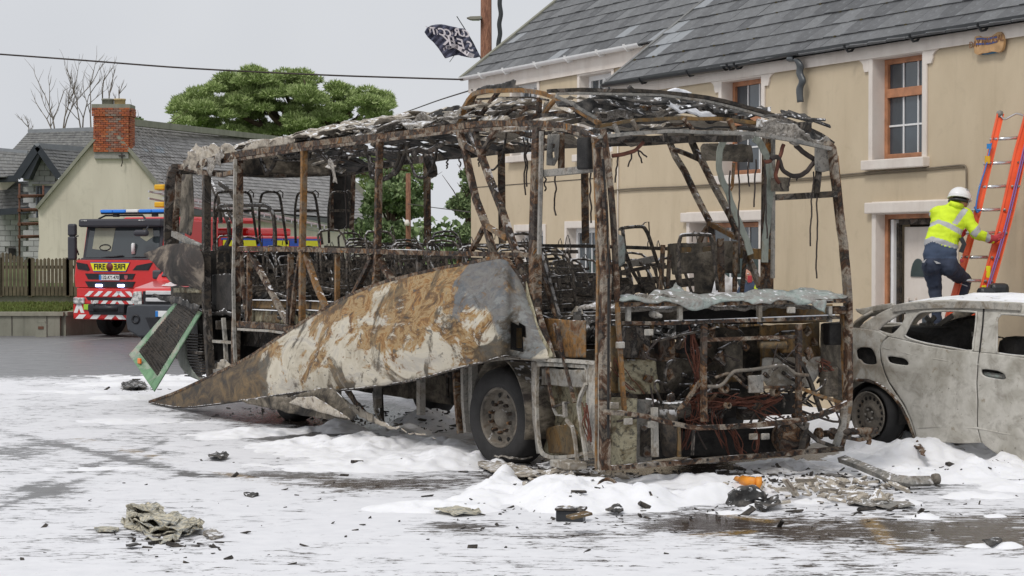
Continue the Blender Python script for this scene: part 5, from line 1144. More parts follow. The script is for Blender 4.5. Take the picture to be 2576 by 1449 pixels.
def roof_sheet(name, u0, u1, v0, v1, dz, amp, mat, drop=.0, seed=0, nu=None, sc_=2.4):
    mb = MB(); mb.smooth = True; nu = nu or int((u1-u0)/.09); nv = max(3, int((v1-v0)/.09)); vs = []
    for i in range(nu+1):
        for j in range(nv+1):
            u, v = u0+(u1-u0)*i/nu, v0+(v1-v0)*j/nv; vs.append(crumple(roofsurf(u, v, dz), amp, sc_, seed))
    fs_ = [(i*(nv+1)+j, (i+1)*(nv+1)+j, (i+1)*(nv+1)+j+1, i*(nv+1)+j+1) for i in range(nu) for j in range(nv) if noise.noise(V((u0+(u1-u0)*i/nu, v0+(v1-v0)*j/nv, seed))*2.3) < drop]
    mb.add(vs, fs_); o = mb.build(name, M[mat], BUS); solid(o, .012); return o
roof_sheet('roof_lining', 6.0, 12.2, .15, 2.45, -.02, .08, 'black_flake', .08, 3)
roof_sheet('roof_lining', 1.2, 6.0, .25, 2.45, -.02, .08, 'ash_sheet', -.04, 8)
roof_sheet('roof_skin', 6.2, 11.8, .05, 1.3, .10, .08, 'ash_sheet', .12, 13)
roof_sheet('roof_skin', 2.8, 6.6, .0, 1.0, .09, .09, 'insulation', .05, 23)
roof_sheet('roof_skin', 2.6, 8.0, .1, 1.8, .15, .10, 'ash_sheet', -.12, 33)
csheet('roof_skin', [(606, 376), (640, 352), (690, 349), (737, 346), (745, 352), (736, 362), (700, 370), (650, 372), (612, 382)], lambda x, y: S(x, y, .05), 'ash_sheet', 4, .03)
csheet('roof_skin', [(452, 414), (478, 388), (492, 366), (506, 364), (540, 372), (582, 366), (600, 372), (606, 386), (560, 396), (530, 402), (510, 432), (500, 440), (488, 420), (462, 420)], lambda x, y: S(x, y, -.02), 'ash_sheet', 4, .12, 4)
csheet('torn_sheet', [(522, 440), (512, 424), (518, 402), (534, 388), (560, 380), (566, 392), (556, 404), (548, 420), (540, 416), (534, 438), (526, 446)], lambda x, y: S(x, y, -.08), 'insulation', 3, .06, 5)
csheet('torn_sheet', [(820, 402), (832, 400), (840, 410), (846, 440), (850, 462), (843, 452), (840, 463), (834, 440), (826, 420)], lambda x, y: S(x, y, .0), 'insulation', 3, .04, 6)
csheet('roof_skin', [(880, 330), (905, 320), (960, 314), (1010, 300), (1060, 292), (1110, 284), (1150, 276), (1160, 284), (1146, 300), (1090, 306), (1030, 318), (960, 330), (900, 338)], lambda x, y: S(x, y, .25), 'insulation', 4, .07, 4, drop=.22)
csheet('roof_skin', [(1000, 306), (1060, 290), (1110, 276), (1164, 272), (1158, 286), (1100, 294), (1040, 306)], lambda x, y: S(x, y, .6), 'black_flake', 4, .06, 4)
csheet('roof_box', [(742, 345), (820, 336), (835, 345), (930, 330), (925, 343), (760, 356)], lambda x, y: S(x, y, .8), 'black_flake', 4, .03, 4)
# -- front: dome beams, header, screen rail
fbar('dome_beam', spl2([(1381, 229), (1460, 226), (1543, 228), (1658, 232), (1773, 246), (1859, 266), (1945, 292), (2016, 318), (2060, 340), (2092, 362)], 2), 9, 'dark_beam', u=.75, d=.09)
fbar('dome_beam', spl2([(1400, 236), (1543, 236), (1658, 240), (1773, 254), (1859, 274), (1945, 299), (2016, 324), (2060, 345)], 2), 6, 'grey_steel', u=.68, d=.04)
fbar('dome_beam', spl2([(1500, 318), (1543, 311), (1600, 303), (1715, 298), (1830, 301), (1922, 312)], 3), 9, M['green_strip'] if False else 'ochre_panel', u=.15, d=.05)
fbar('dome_beam', spl2([(1398, 242), (1440, 262), (1475, 285), (1500, 296)], 3), 8, 'grey_steel', u=.5)
fbar('screen_header', spl2([(1508, 344), (1543, 340), (1672, 331), (1801, 333), (1910, 338), (1945, 344), (2016, 358), (2088, 374)], 3), 9, 'grey_steel', u=.0, d=.06)
fbar('screen_header', [(1540, 352), (1640, 350), (1760, 350), (1860, 349)], 16, 'dark_beam', u=.25, d=.08)
fbar('dome_wiring', spl2([(1510, 330), (1600, 326), (1700, 322), (1800, 323), (1910, 326)], 4), 4, 'char', u=.1, d=.05, jit=.02)
for P, m_ in (([(1590, 302), (1604, 331)], 'pale_beam'), ([(1719, 299), (1744, 328)], 'pale_beam'), ([(1834, 301), (1846, 326)], 'orange_beam'), ([(1672, 332), (1674, 355)], 'dark_beam'), ([(1740, 336), (1738, 362)], 'dark_beam'), ([(1545, 312), (1556, 340)], 'grey_steel')): fbar('dome_strut', P, 11 if 'orange' in m_ else 9, m_, u=.06)
csheet('roof_insulation', [(1440, 262), (1545, 238), (1660, 240), (1760, 254), (1815, 272), (1812, 294), (1700, 302), (1600, 302), (1500, 306), (1462, 290)], lambda x, y: Fr(x, y, 1.15), 'black_flake', 5, .10, 3, thick=.02)
csheet('roof_insulation', [(1500, 272), (1560, 262), (1640, 262), (1720, 276), (1790, 290), (1720, 292), (1600, 284), (1520, 292)], lambda x, y: Fr(x, y, .95), 'insulation', 5, .10, 4, thick=.03)
csheet('roof_insulation', [(1668, 250), (1700, 258), (1740, 272), (1790, 286), (1800, 296), (1770, 294), (1710, 280), (1676, 264)], lambda x, y: Fr(x, y, .7), 'foam_bit', 4, .05, 5, thick=.03)
csheet('roof_insulation', [(1660, 228), (1700, 226), (1740, 233), (1735, 240), (1690, 237)], lambda x, y: Fr(x, y, .9), 'foam_bit', 4, .04, 5, thick=.03)
csheet('roof_insulation', [(1900, 312), (1912, 296), (1950, 306), (1990, 314), (2030, 326), (2070, 344), (2094, 364), (2090, 378), (2030, 370), (1960, 354), (1905, 344)], lambda x, y: Fr(x, y, .12), 'insulation', 4, .07, 6, thick=.02)
csheet('roof_skin', [(1930, 300), (1980, 304), (2040, 326), (2090, 356), (2080, 366), (2020, 344), (1950, 320)], lambda x, y: Fr(x, y, .4), 'black_flake', 4, .05, 5)
for u_ in (1.3, 1.8):
    fbar('roof_bow', spl2([(1560, 258-u_*4), (1700, 262), (1800, 280), (1880, 300), (1920, 325)], 2), 7, 'dark_beam', u=u_)
# right-hand front pillar
fbar('corner_pillar', spl2([(2078, 360), (2092, 372), (2097, 410), (2103, 470), (2112, 540), (2121, 610), (2128, 680), (2134, 750), (2134, 860), (2132, 1016), (2122, 1075), (2110, 1131)], 2), 13, 'pale_beam', u=.02, d=.09)
fbar('corner_pillar', [(2103, 392), (2110, 470), (2122, 590), (2132, 690), (2138, 760)], 6, 'orange_beam', u=.12, d=.05)
fbar('corner_pillar', [(2120, 790), (2124, 900), (2128, 1007)], 9, 'orange_beam', u=.08, d=.06)
csheet('corner_gusset', [(2048, 368), (2092, 372), (2094, 428), (2070, 434), (2050, 430)], lambda x, y: Fr(x, y, .1), 'grey_steel', 5, .01)
fbar('corner_strut', [(2062, 370), (2058, 440), (2054, 486)], 12, 'dark_beam', u=.15)
# far side pillars and braces (seen through the front)
def far(name, P, w, m_, v=2.5): return sbar(name, P, w, m_, v=v)
far('far_pillar', [(1934, 345), (1932, 480), (1930, 620), (1929, 740)], 24, 'rust_beam'); far('far_pillar', [(1945, 345), (1946, 500), (1944, 700)], 8, 'grey_steel')
far('far_header', [(1943, 497), (2020, 494), (2101, 488)], 15, 'dark_beam', v=2.55)
far('far_brace', [(1684, 356), (1700, 395), (1721, 430), (1752, 495), (1786, 560), (1792, 600), (1800, 640), (1816, 700)], 12, 'pale_beam'); far('far_brace', [(1740, 356), (1752, 385), (1767, 407), (1800, 475), (1837, 541), (1879, 639), (1896, 680), (1911, 722)], 13, 'pale_beam')
far('far_brace', [(1698, 376), (1730, 388), (1765, 404)], 10, 'pale_beam'); far('far_brace', [(1786, 562), (1820, 580), (1853, 598)], 12, 'orange_beam'); far('far_brace', [(1786, 564), (1768, 590), (1756, 620)], 10, 'rust_beam')
for x0, x1, yt in ((1470, 1473, 360), (1261, 1264, 378), (1074, 1076, 410)): far('far_pillar', [(x0, yt), ((x0+x1)/2, 500), (x1, 612)], 14, 'rust_beam')
far('far_waist_rail', [(900, 614), (1100, 616), (1300, 618), (1500, 620), (1700, 626), (1925, 630)], 9, 'dark_beam')
far('far_waist_rail', [(1690, 632), (1800, 634), (1930, 640)], 26, 'ochre_panel', v=2.45)
# rear far corner with black panel, rear header
csheet('rear_corner_panel', [(834, 425), (889, 418), (890, 572), (834, 576)], lambda x, y: Fr(x, y, 12.3), 'char', 6, .03)
fbar('rear_corner_pillar', [(836, 420), (834, 500), (835, 578)], 8, 'pale_beam', u=12.2); fbar('rear_corner_pillar', [(889, 425), (887, 500), (884, 578)], 9, 'pale_beam', u=12.0)
fbar('rear_header', [(452, 431), (560, 436), (700, 441), (834, 436)], 13, 'dark_beam', u=12.4); csheet('rear_header_panel', [(600, 395), (830, 385), (832, 438), (600, 436)], lambda x, y: Fr(x, y, 12.1), 'soot_panel', 6, .04, thick=.01)
sbar('arch_rim', spl2([(838, 418), (850, 408), (868, 405), (884, 414), (891, 430)], 3), 5, 'pale_beam', fn=lambda x, y: Fr(x, y, 11.9), n=-bb)
# floor, far lower wall, interior bulk
FZ = 1.33
def bgrid(name, f, nu, nv, mat, th=.01):
    mb = MB(); mb.smooth = True; mb.add([f(i/nu, j/nv) for i in range(nu+1) for j in range(nv+1)], [(i*(nv+1)+j, (i+1)*(nv+1)+j, (i+1)*(nv+1)+j+1, i*(nv+1)+j+1) for i in range(nu) for j in range(nv)])
    o = mb.build(name, M[mat], BUS); solid(o, th); return o
bgrid('floor', lambda a, b: crumple(BL(2.3+9.6*a, .12+2.3*b, FZ), .04, 3), 70, 20, 'soot', .05)
bgrid('far_lower_wall', lambda a, b: crumple(BL(4.2+8*a, 2.42, FZ+.62*b), .02, 3), 40, 5, 'dark_beam', .02)
bgrid('far_lower_wall', lambda a, b: crumple(BL(.3+2.1*a, 2.40, .95+.5*b), .02, 3), 16, 5, 'ochre_panel', .02)
bgrid('luggage_bay_wall', lambda a, b: crumple(BL(5.2+6.8*a, 1.2, .35+.95*b), .02, 3), 30, 8, 'soot_panel', .02)
bgrid('rear_bulkhead', lambda a, b: crumple(BL(12.2, .2+2.2*a, .6+1.6*b), .03, 3), 16, 12, 'char', .03)
for (x0, y0, x1, y1, m_) in ((632, 755, 838, 775, 'ochre_panel'), (632, 780, 832, 812, 'cream_panel')):
    csheet('side_panel', [(x0, y0), (x1, y0+4), (x1-8, y1+6), (x0, y1)], lambda x, y: S(x, y, .12), m_, 6, .01)
for y in (754, 778): sbar('panel_foam', [(632, y), (700, y+1), (770, y+3), (836, y+5)], 1.8, 'foam_bit', v=.09, d=.05, jit=.02)
# chassis rails, cross members, axles, wheels
for v in (.75, 1.75):
    mb = MB(); mb.bar([BL(.6, v, .72), BL(3, v, .78), BL(7, v, .95), BL(12, v, .95)], .22, .09, -ba); mb.build('chassis_rail', M['dark_beam'], BUS)
for u in np.arange(1.2, 12, 1.1): mb = MB(); mb.bar([BL(u, .1, 1.16), BL(u, 2.45, 1.16)], .12, .08, -bb); mb.build('cross_member', M['dark_beam'], BUS)
for u in (2.9, 4.2, 5.4, 6.6): mb = MB(); mb.bar([BL(u, .06, 1.2), BL(u, .06, .38)], .09, .07, -ba); mb.build('skirt_post', M['grey_steel'], BUS)
wc = S(1281, 1049, .15)
def bus_wheel(c, turn, v_sign=-1):
    ax = (Matrix.Rotation(math.radians(turn), 3, 'Z') @ ba)*v_sign; mb = MB(); R = .515
    mb.lathe([(.30, .10), (.315, .145), (.36, .155), (.47, .155), (.505, .12), (R, .06), (R, -.06), (.50, -.13), (.40, -.16), (.30, -.12)], c, ax, 40); ty = mb.build('wheel', M['tyre'], BUS)
    mb = MB()
    mb.lathe([(.312, .135), (.295, .15), (.285, .12), (.265, .06), (.255, .045), (.20, .075), (.17, .10), (.155, .085), (.12, .075), (.10, .10), (.085, .13), (.001, .13)], c, ax, 40); rim = mb.build('rim', M['hub'], ty)
    for k in range(10):
        a_ = 2*math.pi*k/10; u_ = Z; w_ = ax.cross(u_); p = c+ax*.10+(u_*math.cos(a_)+w_*math.sin(a_))*.155
        mb = MB(); mb.lathe([(.019, -.01), (.019, .03), (.012, .05), (.001, .05)], p, ax, 6); mb.build('wheel_nut', M['rust_beam'], ty)
        p = c+ax*.066+(u_*math.cos(a_+.31)+w_*math.sin(a_+.31))*.232
        mb = MB(); mb.lathe([(.026, 0), (.026, .003), (.001, .004)], p, ax, 10); mb.build('hand_hole', M['char'], ty)
    return ty
bus_wheel(wc, 11); bus_wheel(BL(2.0, 2.35, .5), 11, 1); bus_wheel(BL(8.6, .3, .5), 0); bus_wheel(BL(8.6, 2.3, .5), 0, 1)
mb = MB(); mb.tube([BL(2, .3, .45), BL(2, 2.3, .45)], .08, 8); mb.build('axle', M['char'], BUS)
# wheel arch, posts round it
cu = (wc-B0).dot(bb); cz = wc.z
mb = MB(); mb.smooth = True; n = 20; vs = []
for i in range(n+1):
    a_ = math.radians(-8+205*i/n)*1.0; r_ = .62
    for v in (.02, .5): vs.append(BL(cu+math.cos(a_)*r_*(.98), v, cz+math.sin(a_)*r_))
mb.add(vs, [(2*i, 2*i+1, 2*i+3, 2*i+2) for i in range(n)]); o = mb.build('wheel_arch', M['soot_panel'], BUS); solid(o, .02)
bgrid('wheel_well_wall', lambda a, b: crumple(BL(cu-.7+1.5*a, .55, .15+1.1*b), .02, 3), 12, 8, 'char', .02)
sbar('arch_post', [(1148, 932), (1152, 1010), (1160, 1090)], 11, 'rust_beam', d=.08); sbar('arch_post', [(1170, 925), (1172, 1010), (1178, 1088)], 15, 'grey_steel', v=.02, d=.08)
sbar('arch_post', [(942, 985), (946, 1030), (958, 1062)], 9, 'pale_steel', v=.1); sbar('arch_post', [(958, 978), (962, 1060)], 8, 'dark_beam', v=.14); sbar('arch_post', [(1128, 935), (1130, 1000)], 10, 'dark_beam', v=1.2)
sbar('arch_top_rail', [(1230, 905), (1290, 900), (1345, 903), (1389, 906), (1450, 909), (1502, 913)], 9, 'pale_steel', v=-.02, d=.06)
# front corner skirt compartment
def frame(name, P, w, mat, fn, n, parent=BUS): 
    pts = spl2(P+[P[0]], 3); return sbar(name, pts, w, mat, fn=fn, n=n, parent=parent, d=.03, jit=0)
frame('locker_frame', [(1352, 925), (1365, 917), (1460, 922), (1476, 930), (1480, 1000), (1478, 1100), (1470, 1140), (1400, 1150), (1366, 1142), (1356, 1110), (1350, 1020)], 8, 'pale_steel', lambda x, y: S(x, y, -.01), -ba)
csheet('locker_panel', [(1338, 908), (1352, 910), (1350, 1000), (1354, 1090), (1366, 1140), (1352, 1142), (1342, 1060), (1338, 980)], lambda x, y: S(x, y, 0), 'grey_steel', 4, .004, thick=.02)
csheet('skirt_panel', [(1479, 916), (1514, 914), (1515, 1050), (1513, 1188), (1505, 1176), (1488, 1120), (1480, 1040)], lambda x, y: S(x, y, -.02), 'pale_steel', 6, .006, thick=.02)
csheet('skirt_top', [(1345, 905), (1505, 912), (1505, 922), (1345, 918)], lambda x, y: S(x, y, 0), 'pale_steel', 5, .004)
csheet('locker_back', [(1362, 926), (1474, 930), (1474, 975), (1362, 968)], lambda x, y: S(x, y, .12), 'pale_steel', 6, .01); csheet('locker_back', [(1358, 966), (1476, 974), (1476, 1150), (1360, 1140)], lambda x, y: S(x, y, .35), 'cream_panel', 6, .03)
csheet('locker_tank', [(1372, 1080), (1430, 1060), (1450, 1090), (1448, 1150), (1380, 1140)], lambda x, y: S(x, y, .25), 'ochre_panel', 6, .03)
for P, w, m_ in (([(1425, 1056), (1440, 1075), (1446, 1110), (1452, 1160)], 7, 'pale_steel'), ([(1474, 965), (1460, 998), (1456, 1020), (1464, 1092), (1475, 1158)], 8, 'pale_steel'), ([(1403, 821), (1418, 900), (1432, 960), (1446, 1012)], 6, 'rust_beam'), ([(1376, 925), (1384, 980), (1393, 1026)], 6, 'rust_beam'), ([(1420, 1010), (1422, 1050)], 12, 'grey_steel'), ([(1392, 1026), (1400, 1044), (1420, 1046)], 3, 'grey_steel'), ([(1396, 1022), (1430, 1012)], 5, 'dark_beam')): sbar('door_linkage', P, w, m_, v=-.05, d=.03)
mb = MB(); mb.bbox(S(1430, 1168, -.12), (.2, .38, .07), .01, bx_); mb.build('step', M['pale_steel'], BUS)
csheet('battery_panel', [(1362, 800), (1474, 806), (1474, 900), (1390, 896), (1372, 850)], lambda x, y: S(x, y, .16), 'orange_beam', 6, .01, thick=.01)
sbar('panel_clip', [(1394, 814), (1400, 836), (1408, 880), (1416, 905)], 9, 'rust_beam', v=.08, d=.03)
for P, m_ in (([(1353, 640), (1375, 720), (1398, 800)], 'rust_beam'), ([(1362, 640), (1380, 700), (1408, 802)], 'dark_beam')): sbar('loose_strut', P, 8, m_, v=.22)
# front lattice
fbar('screen_rail', [(1552, 766), (1700, 765), (1900, 762), (2000, 760), (2134, 756)], 11, 'rust_beam', d=.08)
fbar('front_rail', [(1560, 812), (1671, 813), (1800, 808), (1950, 804), (2109, 798)], 9, 'pale_beam', d=.06); fbar('front_rail', [(1777, 855), (1900, 851), (2010, 847)], 9, 'pale_beam', u=-.02); fbar('front_rail_foam', [(1671, 807), (1800, 802), (1950, 798), (2100, 792)], 2.5, 'foam_bit', u=-.01, jit=.01)
for x in (1580, 1710, 1910, 2086): fbar('front_stub', [(x, 770), (x, 810)], 11, 'pale_steel')
for x in (1771, 2009): fbar('front_upright', [(x, 815), (x-1, 940), (x, 1060 if x < 1900 else 1046)], 13, 'rust_beam', u=-.03, d=.05)
fbar('front_upright', [(1552, 690), (1555, 800), (1560, 892), (1566, 980), (1571, 1036)], 10, 'orange_beam', u=-.02)
fbar('front_upright', [(1517, 325), (1529, 393), (1537, 480), (1543, 551), (1549, 660), (1553, 760)], 11, 'pale_beam', u=-.02, d=.05)
fbar('bumper_beam', spl2([(1522, 1036), (1570, 1040), (1626, 1048), (1680, 1062), (1737, 1074), (1781, 1076), (1914, 1068), (2025, 1054), (2091, 1032), (2133, 1012)], 2), 12, 'pale_beam', u=-.18, d=.06)
fbar('bottom_rail', [(1536, 1177), (1700, 1164), (1900, 1148), (2119, 1128)], 12, 'pale_beam', u=-.05, d=.07)
for P, w, m_ in (([(1766, 954), (1730, 1004), (1691, 1054)], 9, 'rust_beam'), ([(1994, 883), (2020, 920), (2038, 959), (2065, 1036)], 9, 'dark_beam'), ([(2003, 972), (2060, 995), (2131, 1018)], 8, 'orange_beam'), ([(2029, 1062), (2022, 1100), (2016, 1136)], 12, 'dark_beam'), ([(2000, 1060), (2060, 1110), (2112, 1128)], 9, 'dark_beam'),
                 ([(2124, 1020), (2120, 1070), (2100, 1128)], 14, 'grey_steel'), ([(1646, 1025), (1648, 1149)], 14, 'pale_steel'), ([(1706, 1074), (1708, 1149)], 9, 'ochre_panel'), ([(1745, 1080), (1742, 1145)], 6, 'dark_beam'), ([(1640, 860), (1700, 845), (1765, 832)], 6, 'dark_beam'), ([(1772, 815), (1780, 830), (1800, 822)], 5, 'rust_beam')): fbar('front_strut', P, w, m_, u=.0)
mb = MB(); mb.tube([Fr(x, y, -.12) for x, y in spl2([(1781, 972), (1805, 972), (1821, 963), (1843, 937), (1860, 932), (1892, 930), (1930, 924), (1967, 919), (1985, 928), (2003, 941), (2034, 944)], 4)], .017, 8); mb.build('steering_pipe', M['hub'], BUS)
mb = MB(); mb.tube([Fr(x, y, -.05) for x, y in spl2([(1800, 950), (1830, 940), (1850, 948), (1880, 975), (1920, 974), (1990, 974)], 4)], .014, 8); mb.build('steering_pipe', M['rust_beam'], BUS)
for (x, y, r_) in ((1821, 976, .05), (1950, 985, .05), (1830, 1020, .03)): mb = MB(); mb.lathe([(r_, -.03), (r_, .03), (r_*.5, .03), (r_*.5, -.03)], Fr(x, y, -.02), -bb, 14, close=False); mb.build('pulley', M['rust_beam'], BUS)
mb = MB(); mb.tube([Fr(x, y, .0) for x, y in ((1910, 868), (1930, 867), (1960, 867), (1975, 866))], .04, 10); mb.build('motor', M['ochre_panel'], BUS)
mb = MB(); mb.bbox(Fr(1901, 966, -.06), (.17, .03, .17), .01, bx_); mb.build('bracket', M['grey_steel'], BUS)
for poly, u, m_ in (([(1533, 817), (1644, 817), (1640, 870), (1600, 930), (1660, 985), (1537, 988)], .35, 'ochre_panel'), ([(1560, 905), (1650, 900), (1660, 986), (1558, 988)], .28, 'cream_panel'), ([(1536, 1000), (1602, 1003), (1600, 1165), (1550, 1172), (1538, 1172)], .06, 'cream_panel'), ([(1600, 1003), (1640, 1005), (1638, 1160), (1600, 1165)], .3, 'grey_steel'),
                    ([(1912, 818), (2062, 812), (2064, 900), (1912, 902)], .35, 'ochre_panel'), ([(1916, 900), (2066, 896), (2062, 940), (2038, 974), (1930, 972), (1916, 950)], .22, 'pale_steel'), ([(1912, 770), (2090, 766), (2086, 812), (1912, 814)], .5, 'ochre_panel'), ([(1560, 772), (1708, 772), (1700, 808), (1560, 808)], .5, 'soot_panel'),
                    ([(1715, 772), (1908, 770), (1906, 812), (1715, 812)], .7, 'char'), ([(1640, 900), (1765, 905), (1760, 1000), (1660, 990)], .5, 'soot_panel'), ([(1775, 825), (1910, 820), (1912, 1010), (1775, 1012)], .65, 'soot_panel'), ([(1820, 860), (1860, 858), (1862, 960), (1822, 965)], .4, 'ochre_panel'), ([(2064, 812), (2118, 808), (2120, 1000), (2066, 995)], .25, 'soot_panel'),
                    ([(1700, 1085), (1960, 1075), (1960, 1140), (1700, 1150)], .6, 'char'), ([(1610, 1010), (1700, 1030), (1700, 1150), (1610, 1160)], .45, 'soot'), ([(1720, 1000), (2000, 990), (2010, 1040), (1720, 1060)], .75, 'soot'), ([(1960, 1070), (2010, 1065), (2010, 1125), (1960, 1135)], .5, 'soot_panel')):
    csheet('front_panel', poly, (lambda uu: lambda x, y: Fr(x, y, uu))(u), m_, 7, .02, 3, thick=.01)
mb = MB(); mb.lathe([(.16, -.1), (.2, 0), (.16, .12), (.001, .12)], Fr(1988, 1100, .2), -bb, 18); mb.build('brake_drum', M['rust_beam'], BUS)
mb = MB(); mb.bbox(Fr(1690, 1030, .2), (.3, .3, .16), .05, bx_); mb.tube([Fr(1680, 1030, .05), Fr(1682, 1080, .05), Fr(1690, 1140, .1)], .09, 9); mb.build('air_compressor', M['dark_beam'], BUS)
mb = MB(); mb.tube([Fr(2051, 1094, .3), Fr(2085, 1090, .1), Fr(2120, 1086, .0), Fr(2206, 1083, -.1)], .035, 8)
for x in (2060, 2095, 2130): mb.lathe([(.06, -.02), (.06, .02)], Fr(x, 1091, .1), ba, 10, close=True)
mb.build('axle_stub', M['rust_beam'], BUS)
for P in ([(2180, 1083), (2186, 1110), (2184, 1118)], [(2125, 1100), (2160, 1106), (2190, 1100)]): fbar('axle_bracket', P, 9, 'rust_beam', u=-.05)
mb = MB(); mb.bbox(Fr(2110, 780, .05), (.2, .1, .08), .02, bx_); mb.build('bracket', M['rust_beam'], BUS)
mb = MB(); mb.tube([Fr(1640, 790, .1), Fr(1652, 792, -.02)], .035, 10); mb.tube([Fr(1652, 792, -.02), Fr(1662, 795, -.1)], .02, 8); mb.build('wiper_motor', M['pale_steel'], BUS)
# small holes and bolts along the rails, as dark studs
mb = MB()
for (xa, ya, xb, yb, n, u) in ((1570, 766, 2120, 757, 14, -.045), (1570, 812, 2100, 798, 16, -.035), (1545, 1176, 2110, 1129, 18, -.09), (1785, 855, 2005, 847, 9, -.03), (1560, 1040, 1740, 1074, 6, -.215), (1781, 1076, 2091, 1033, 10, -.215)):
    for k in range(n): t_ = (k+.5)/n; mb.box(Fr(xa+(xb-xa)*t_, ya+(yb-ya)*t_, u), (.022, .006, .022), bx_)
mb.build('rail_holes', M['char'], BUS)['kind'] = 'stuff'
# melted windscreen draped over the screen rail
P = [(1560, 748), (1600, 742), (1640, 740), (1680, 728), (1702, 712), (1720, 730), (1740, 742), (1800, 737), (1880, 735), (1920, 728), (1980, 733), (2040, 727), (2090, 732), (2130, 740), (2132, 752), (2085, 756), (2076, 790), (2062, 778), (2040, 762), (2000, 768), (1960, 758), (1900, 762), (1840, 758), (1800, 766), (1765, 780), (1730, 778), (1708, 768), (1690, 758), (1600, 760), (1560, 758)]
def drape(x, y): 
    u = -.07+.35*max(0, (756-y)/28) if y < 756 else -.07
    return crumple(Fr(x, y, u), .035, 5, 3)
mb = MB(); sheet(mb, P, [], 4, drape); o = mb.build('melted_windscreen', M['melt_glass'], BUS); solid(o, .012)
csheet('melted_windscreen', [(1562, 746), (1620, 738), (1700, 742), (1710, 756), (1640, 760), (1562, 760)], lambda x, y: Fr(x, y, .05), 'insulation', 4, .05, 6)
bgrid('dashboard', lambda a, b: crumple(BL(.12+.7*b, .15+2.3*a, 1.66), .05, 5, 9), 30, 10, 'insulation', .03)
# A-pillar strips twisted in the screen opening
fbar('twisted_strip', spl2([(1826, 344), (1813, 370), (1808, 412), (1816, 450), (1832, 486), (1852, 545), (1878, 605), (1888, 640)], 3), 17, 'green_strip', u=.4, d=.012)
fbar('twisted_strip', spl2([(1896, 346), (1915, 365), (1930, 400), (1937, 450), (1934, 520), (1926, 600), (1924, 660)], 3), 19, 'green_strip', u=.4, d=.012)
csheet('destination_box', [(1763, 372), (1770, 364), (1890, 366), (1894, 410), (1880, 408), (1775, 406), (1765, 400)], lambda x, y: Fr(x, y, 1.0), 'soot_panel', 5, .02, thick=.02)
fbar('loose_strut', [(1846, 410), (1842, 470), (1836, 480)], 6, 'orange_beam', u=.9)
fbar('cross_strut', [(1828, 340), (1860, 350), (1893, 342)], 12, 'grey_steel', u=.35)
# ---- the peeled side panel, one long sheet hanging from the front to a tip on the ground
top = spl2([(1345, 790), (1318, 720), (1290, 672), (1261, 648), (1170, 664), (1078, 682), (945, 717), (843, 762), (726, 834), (632, 895), (585, 920), (452, 983), (376, 1011)], 5)
bot = spl2([(1392, 902), (1340, 904), (1290, 898), (1268, 896), (1234, 906), (1140, 930), (1039, 957), (921, 975), (835, 983), (757, 986), (609, 1008), (464, 1025), (376, 1012)], 5)
n = len(top); m_ = 26; vs = []
Tip = gnd(376, 1012, .02); tv = (Tip-B0).dot(ba)
grid_pts = []
for i in range(n):
    f_ = i/(n-1); out_ = tv*(f_**1.25)
    for j in range(m_+1):
        s_ = j/m_; x = top[i][0]*(1-s_)+bot[i][0]*s_; y = top[i][1]*(1-s_)+bot[i][1]*s_
        bulge = -.15*math.sin(math.pi*s_)*math.sin(math.pi*min(1, f_*1.1)) - .25*s_*math.sin(math.pi*f_)
        p = S(x, y, out_+bulge-.03); q_ = noise.noise(p*1.1)*.07+noise.noise(p*3.2)*.03+noise.noise(p*9)*.006-.05*math.exp(-((f_-.27)/.018)**2)*(1-s_*.4)+.03*math.exp(-((f_-.31)/.015)**2)-.03*math.exp(-((f_-.55-.1*s_)/.02)**2); p = p+ (p-CAM).normalized()*q_
        vs.append(p)
hole = [(1283, 813), (1321, 815), (1319, 884), (1285, 880)]
fcs = []
for i in range(n-1):
    for j in range(m_):
        a_ = i*(m_+1)+j; c_ = (V(vs[a_])+V(vs[a_+m_+2]))/2; px_, py_ = proj(np.array([tuple(c_)]))
        if inpoly(px_[0], py_[0], hole): continue
        fcs.append((a_, a_+m_+1, a_+m_+2, a_+1))
mb = MB(); mb.smooth = True; mb.add(vs, fcs)
t = NT('peeled_panel'); g_ = t.tc('Object')
mp_ = t.mapping(g_, (1, 1, 1)); mp_ = t.mapping(g_, (1, .55, 1.1), (.35, 0, 0)); a1 = t.noise(1.3, 10, .70, .9, mp_); a2 = t.noise(4.2, 9, .74, .8, mp_); a3 = t.noise(8.5, 7, .72, .6, mp_)
pale = t.ramp(t.noise(1.6, 8, .65, 1.2, mp_), [(.30, (.24, .21, .165)), (.42, (.43, .385, .30)), (.52, (.52, .475, .385)), (.60, (.40, .37, .32)), (.7, (.49, .43, .32))])
rust = t.ramp(a2, [(.33, (.035, .026, .018)), (.43, (.11, .062, .026)), (.48, (.22, .115, .035)), (.53, (.34, .25, .13)), (.58, (.27, .135, .035)), (.63, (.12, .06, .025)), (.70, (.05, .035, .025))])
blue = t.ramp(a3, [(.4, (.085, .10, .115)), (.6, (.14, .16, .175))])
sx3 = t.n('SeparateXYZ'); t.l(g_, sx3.inputs[0])     # local y = metres back along the coach
yn = sx3.outputs[1]
r1 = t.n('MapRange'); r1.inputs[1].default_value = 1.5; r1.inputs[2].default_value = 6; r1.inputs[3].default_value = .10; r1.inputs[4].default_value = -.06; t.l(yn, r1.inputs[0])
r2 = t.n('MapRange'); r2.inputs[1].default_value = 7.0; r2.inputs[2].default_value = 10.5; r2.inputs[3].default_value = 0; r2.inputs[4].default_value = .36; t.l(yn, r2.inputs[0])
zr = t.n('MapRange'); zr.inputs[1].default_value = .9; zr.inputs[2].default_value = 2.0; zr.inputs[3].default_value = -.07; zr.inputs[4].default_value = .115; t.l(sx3.outputs[2], zr.inputs[0])
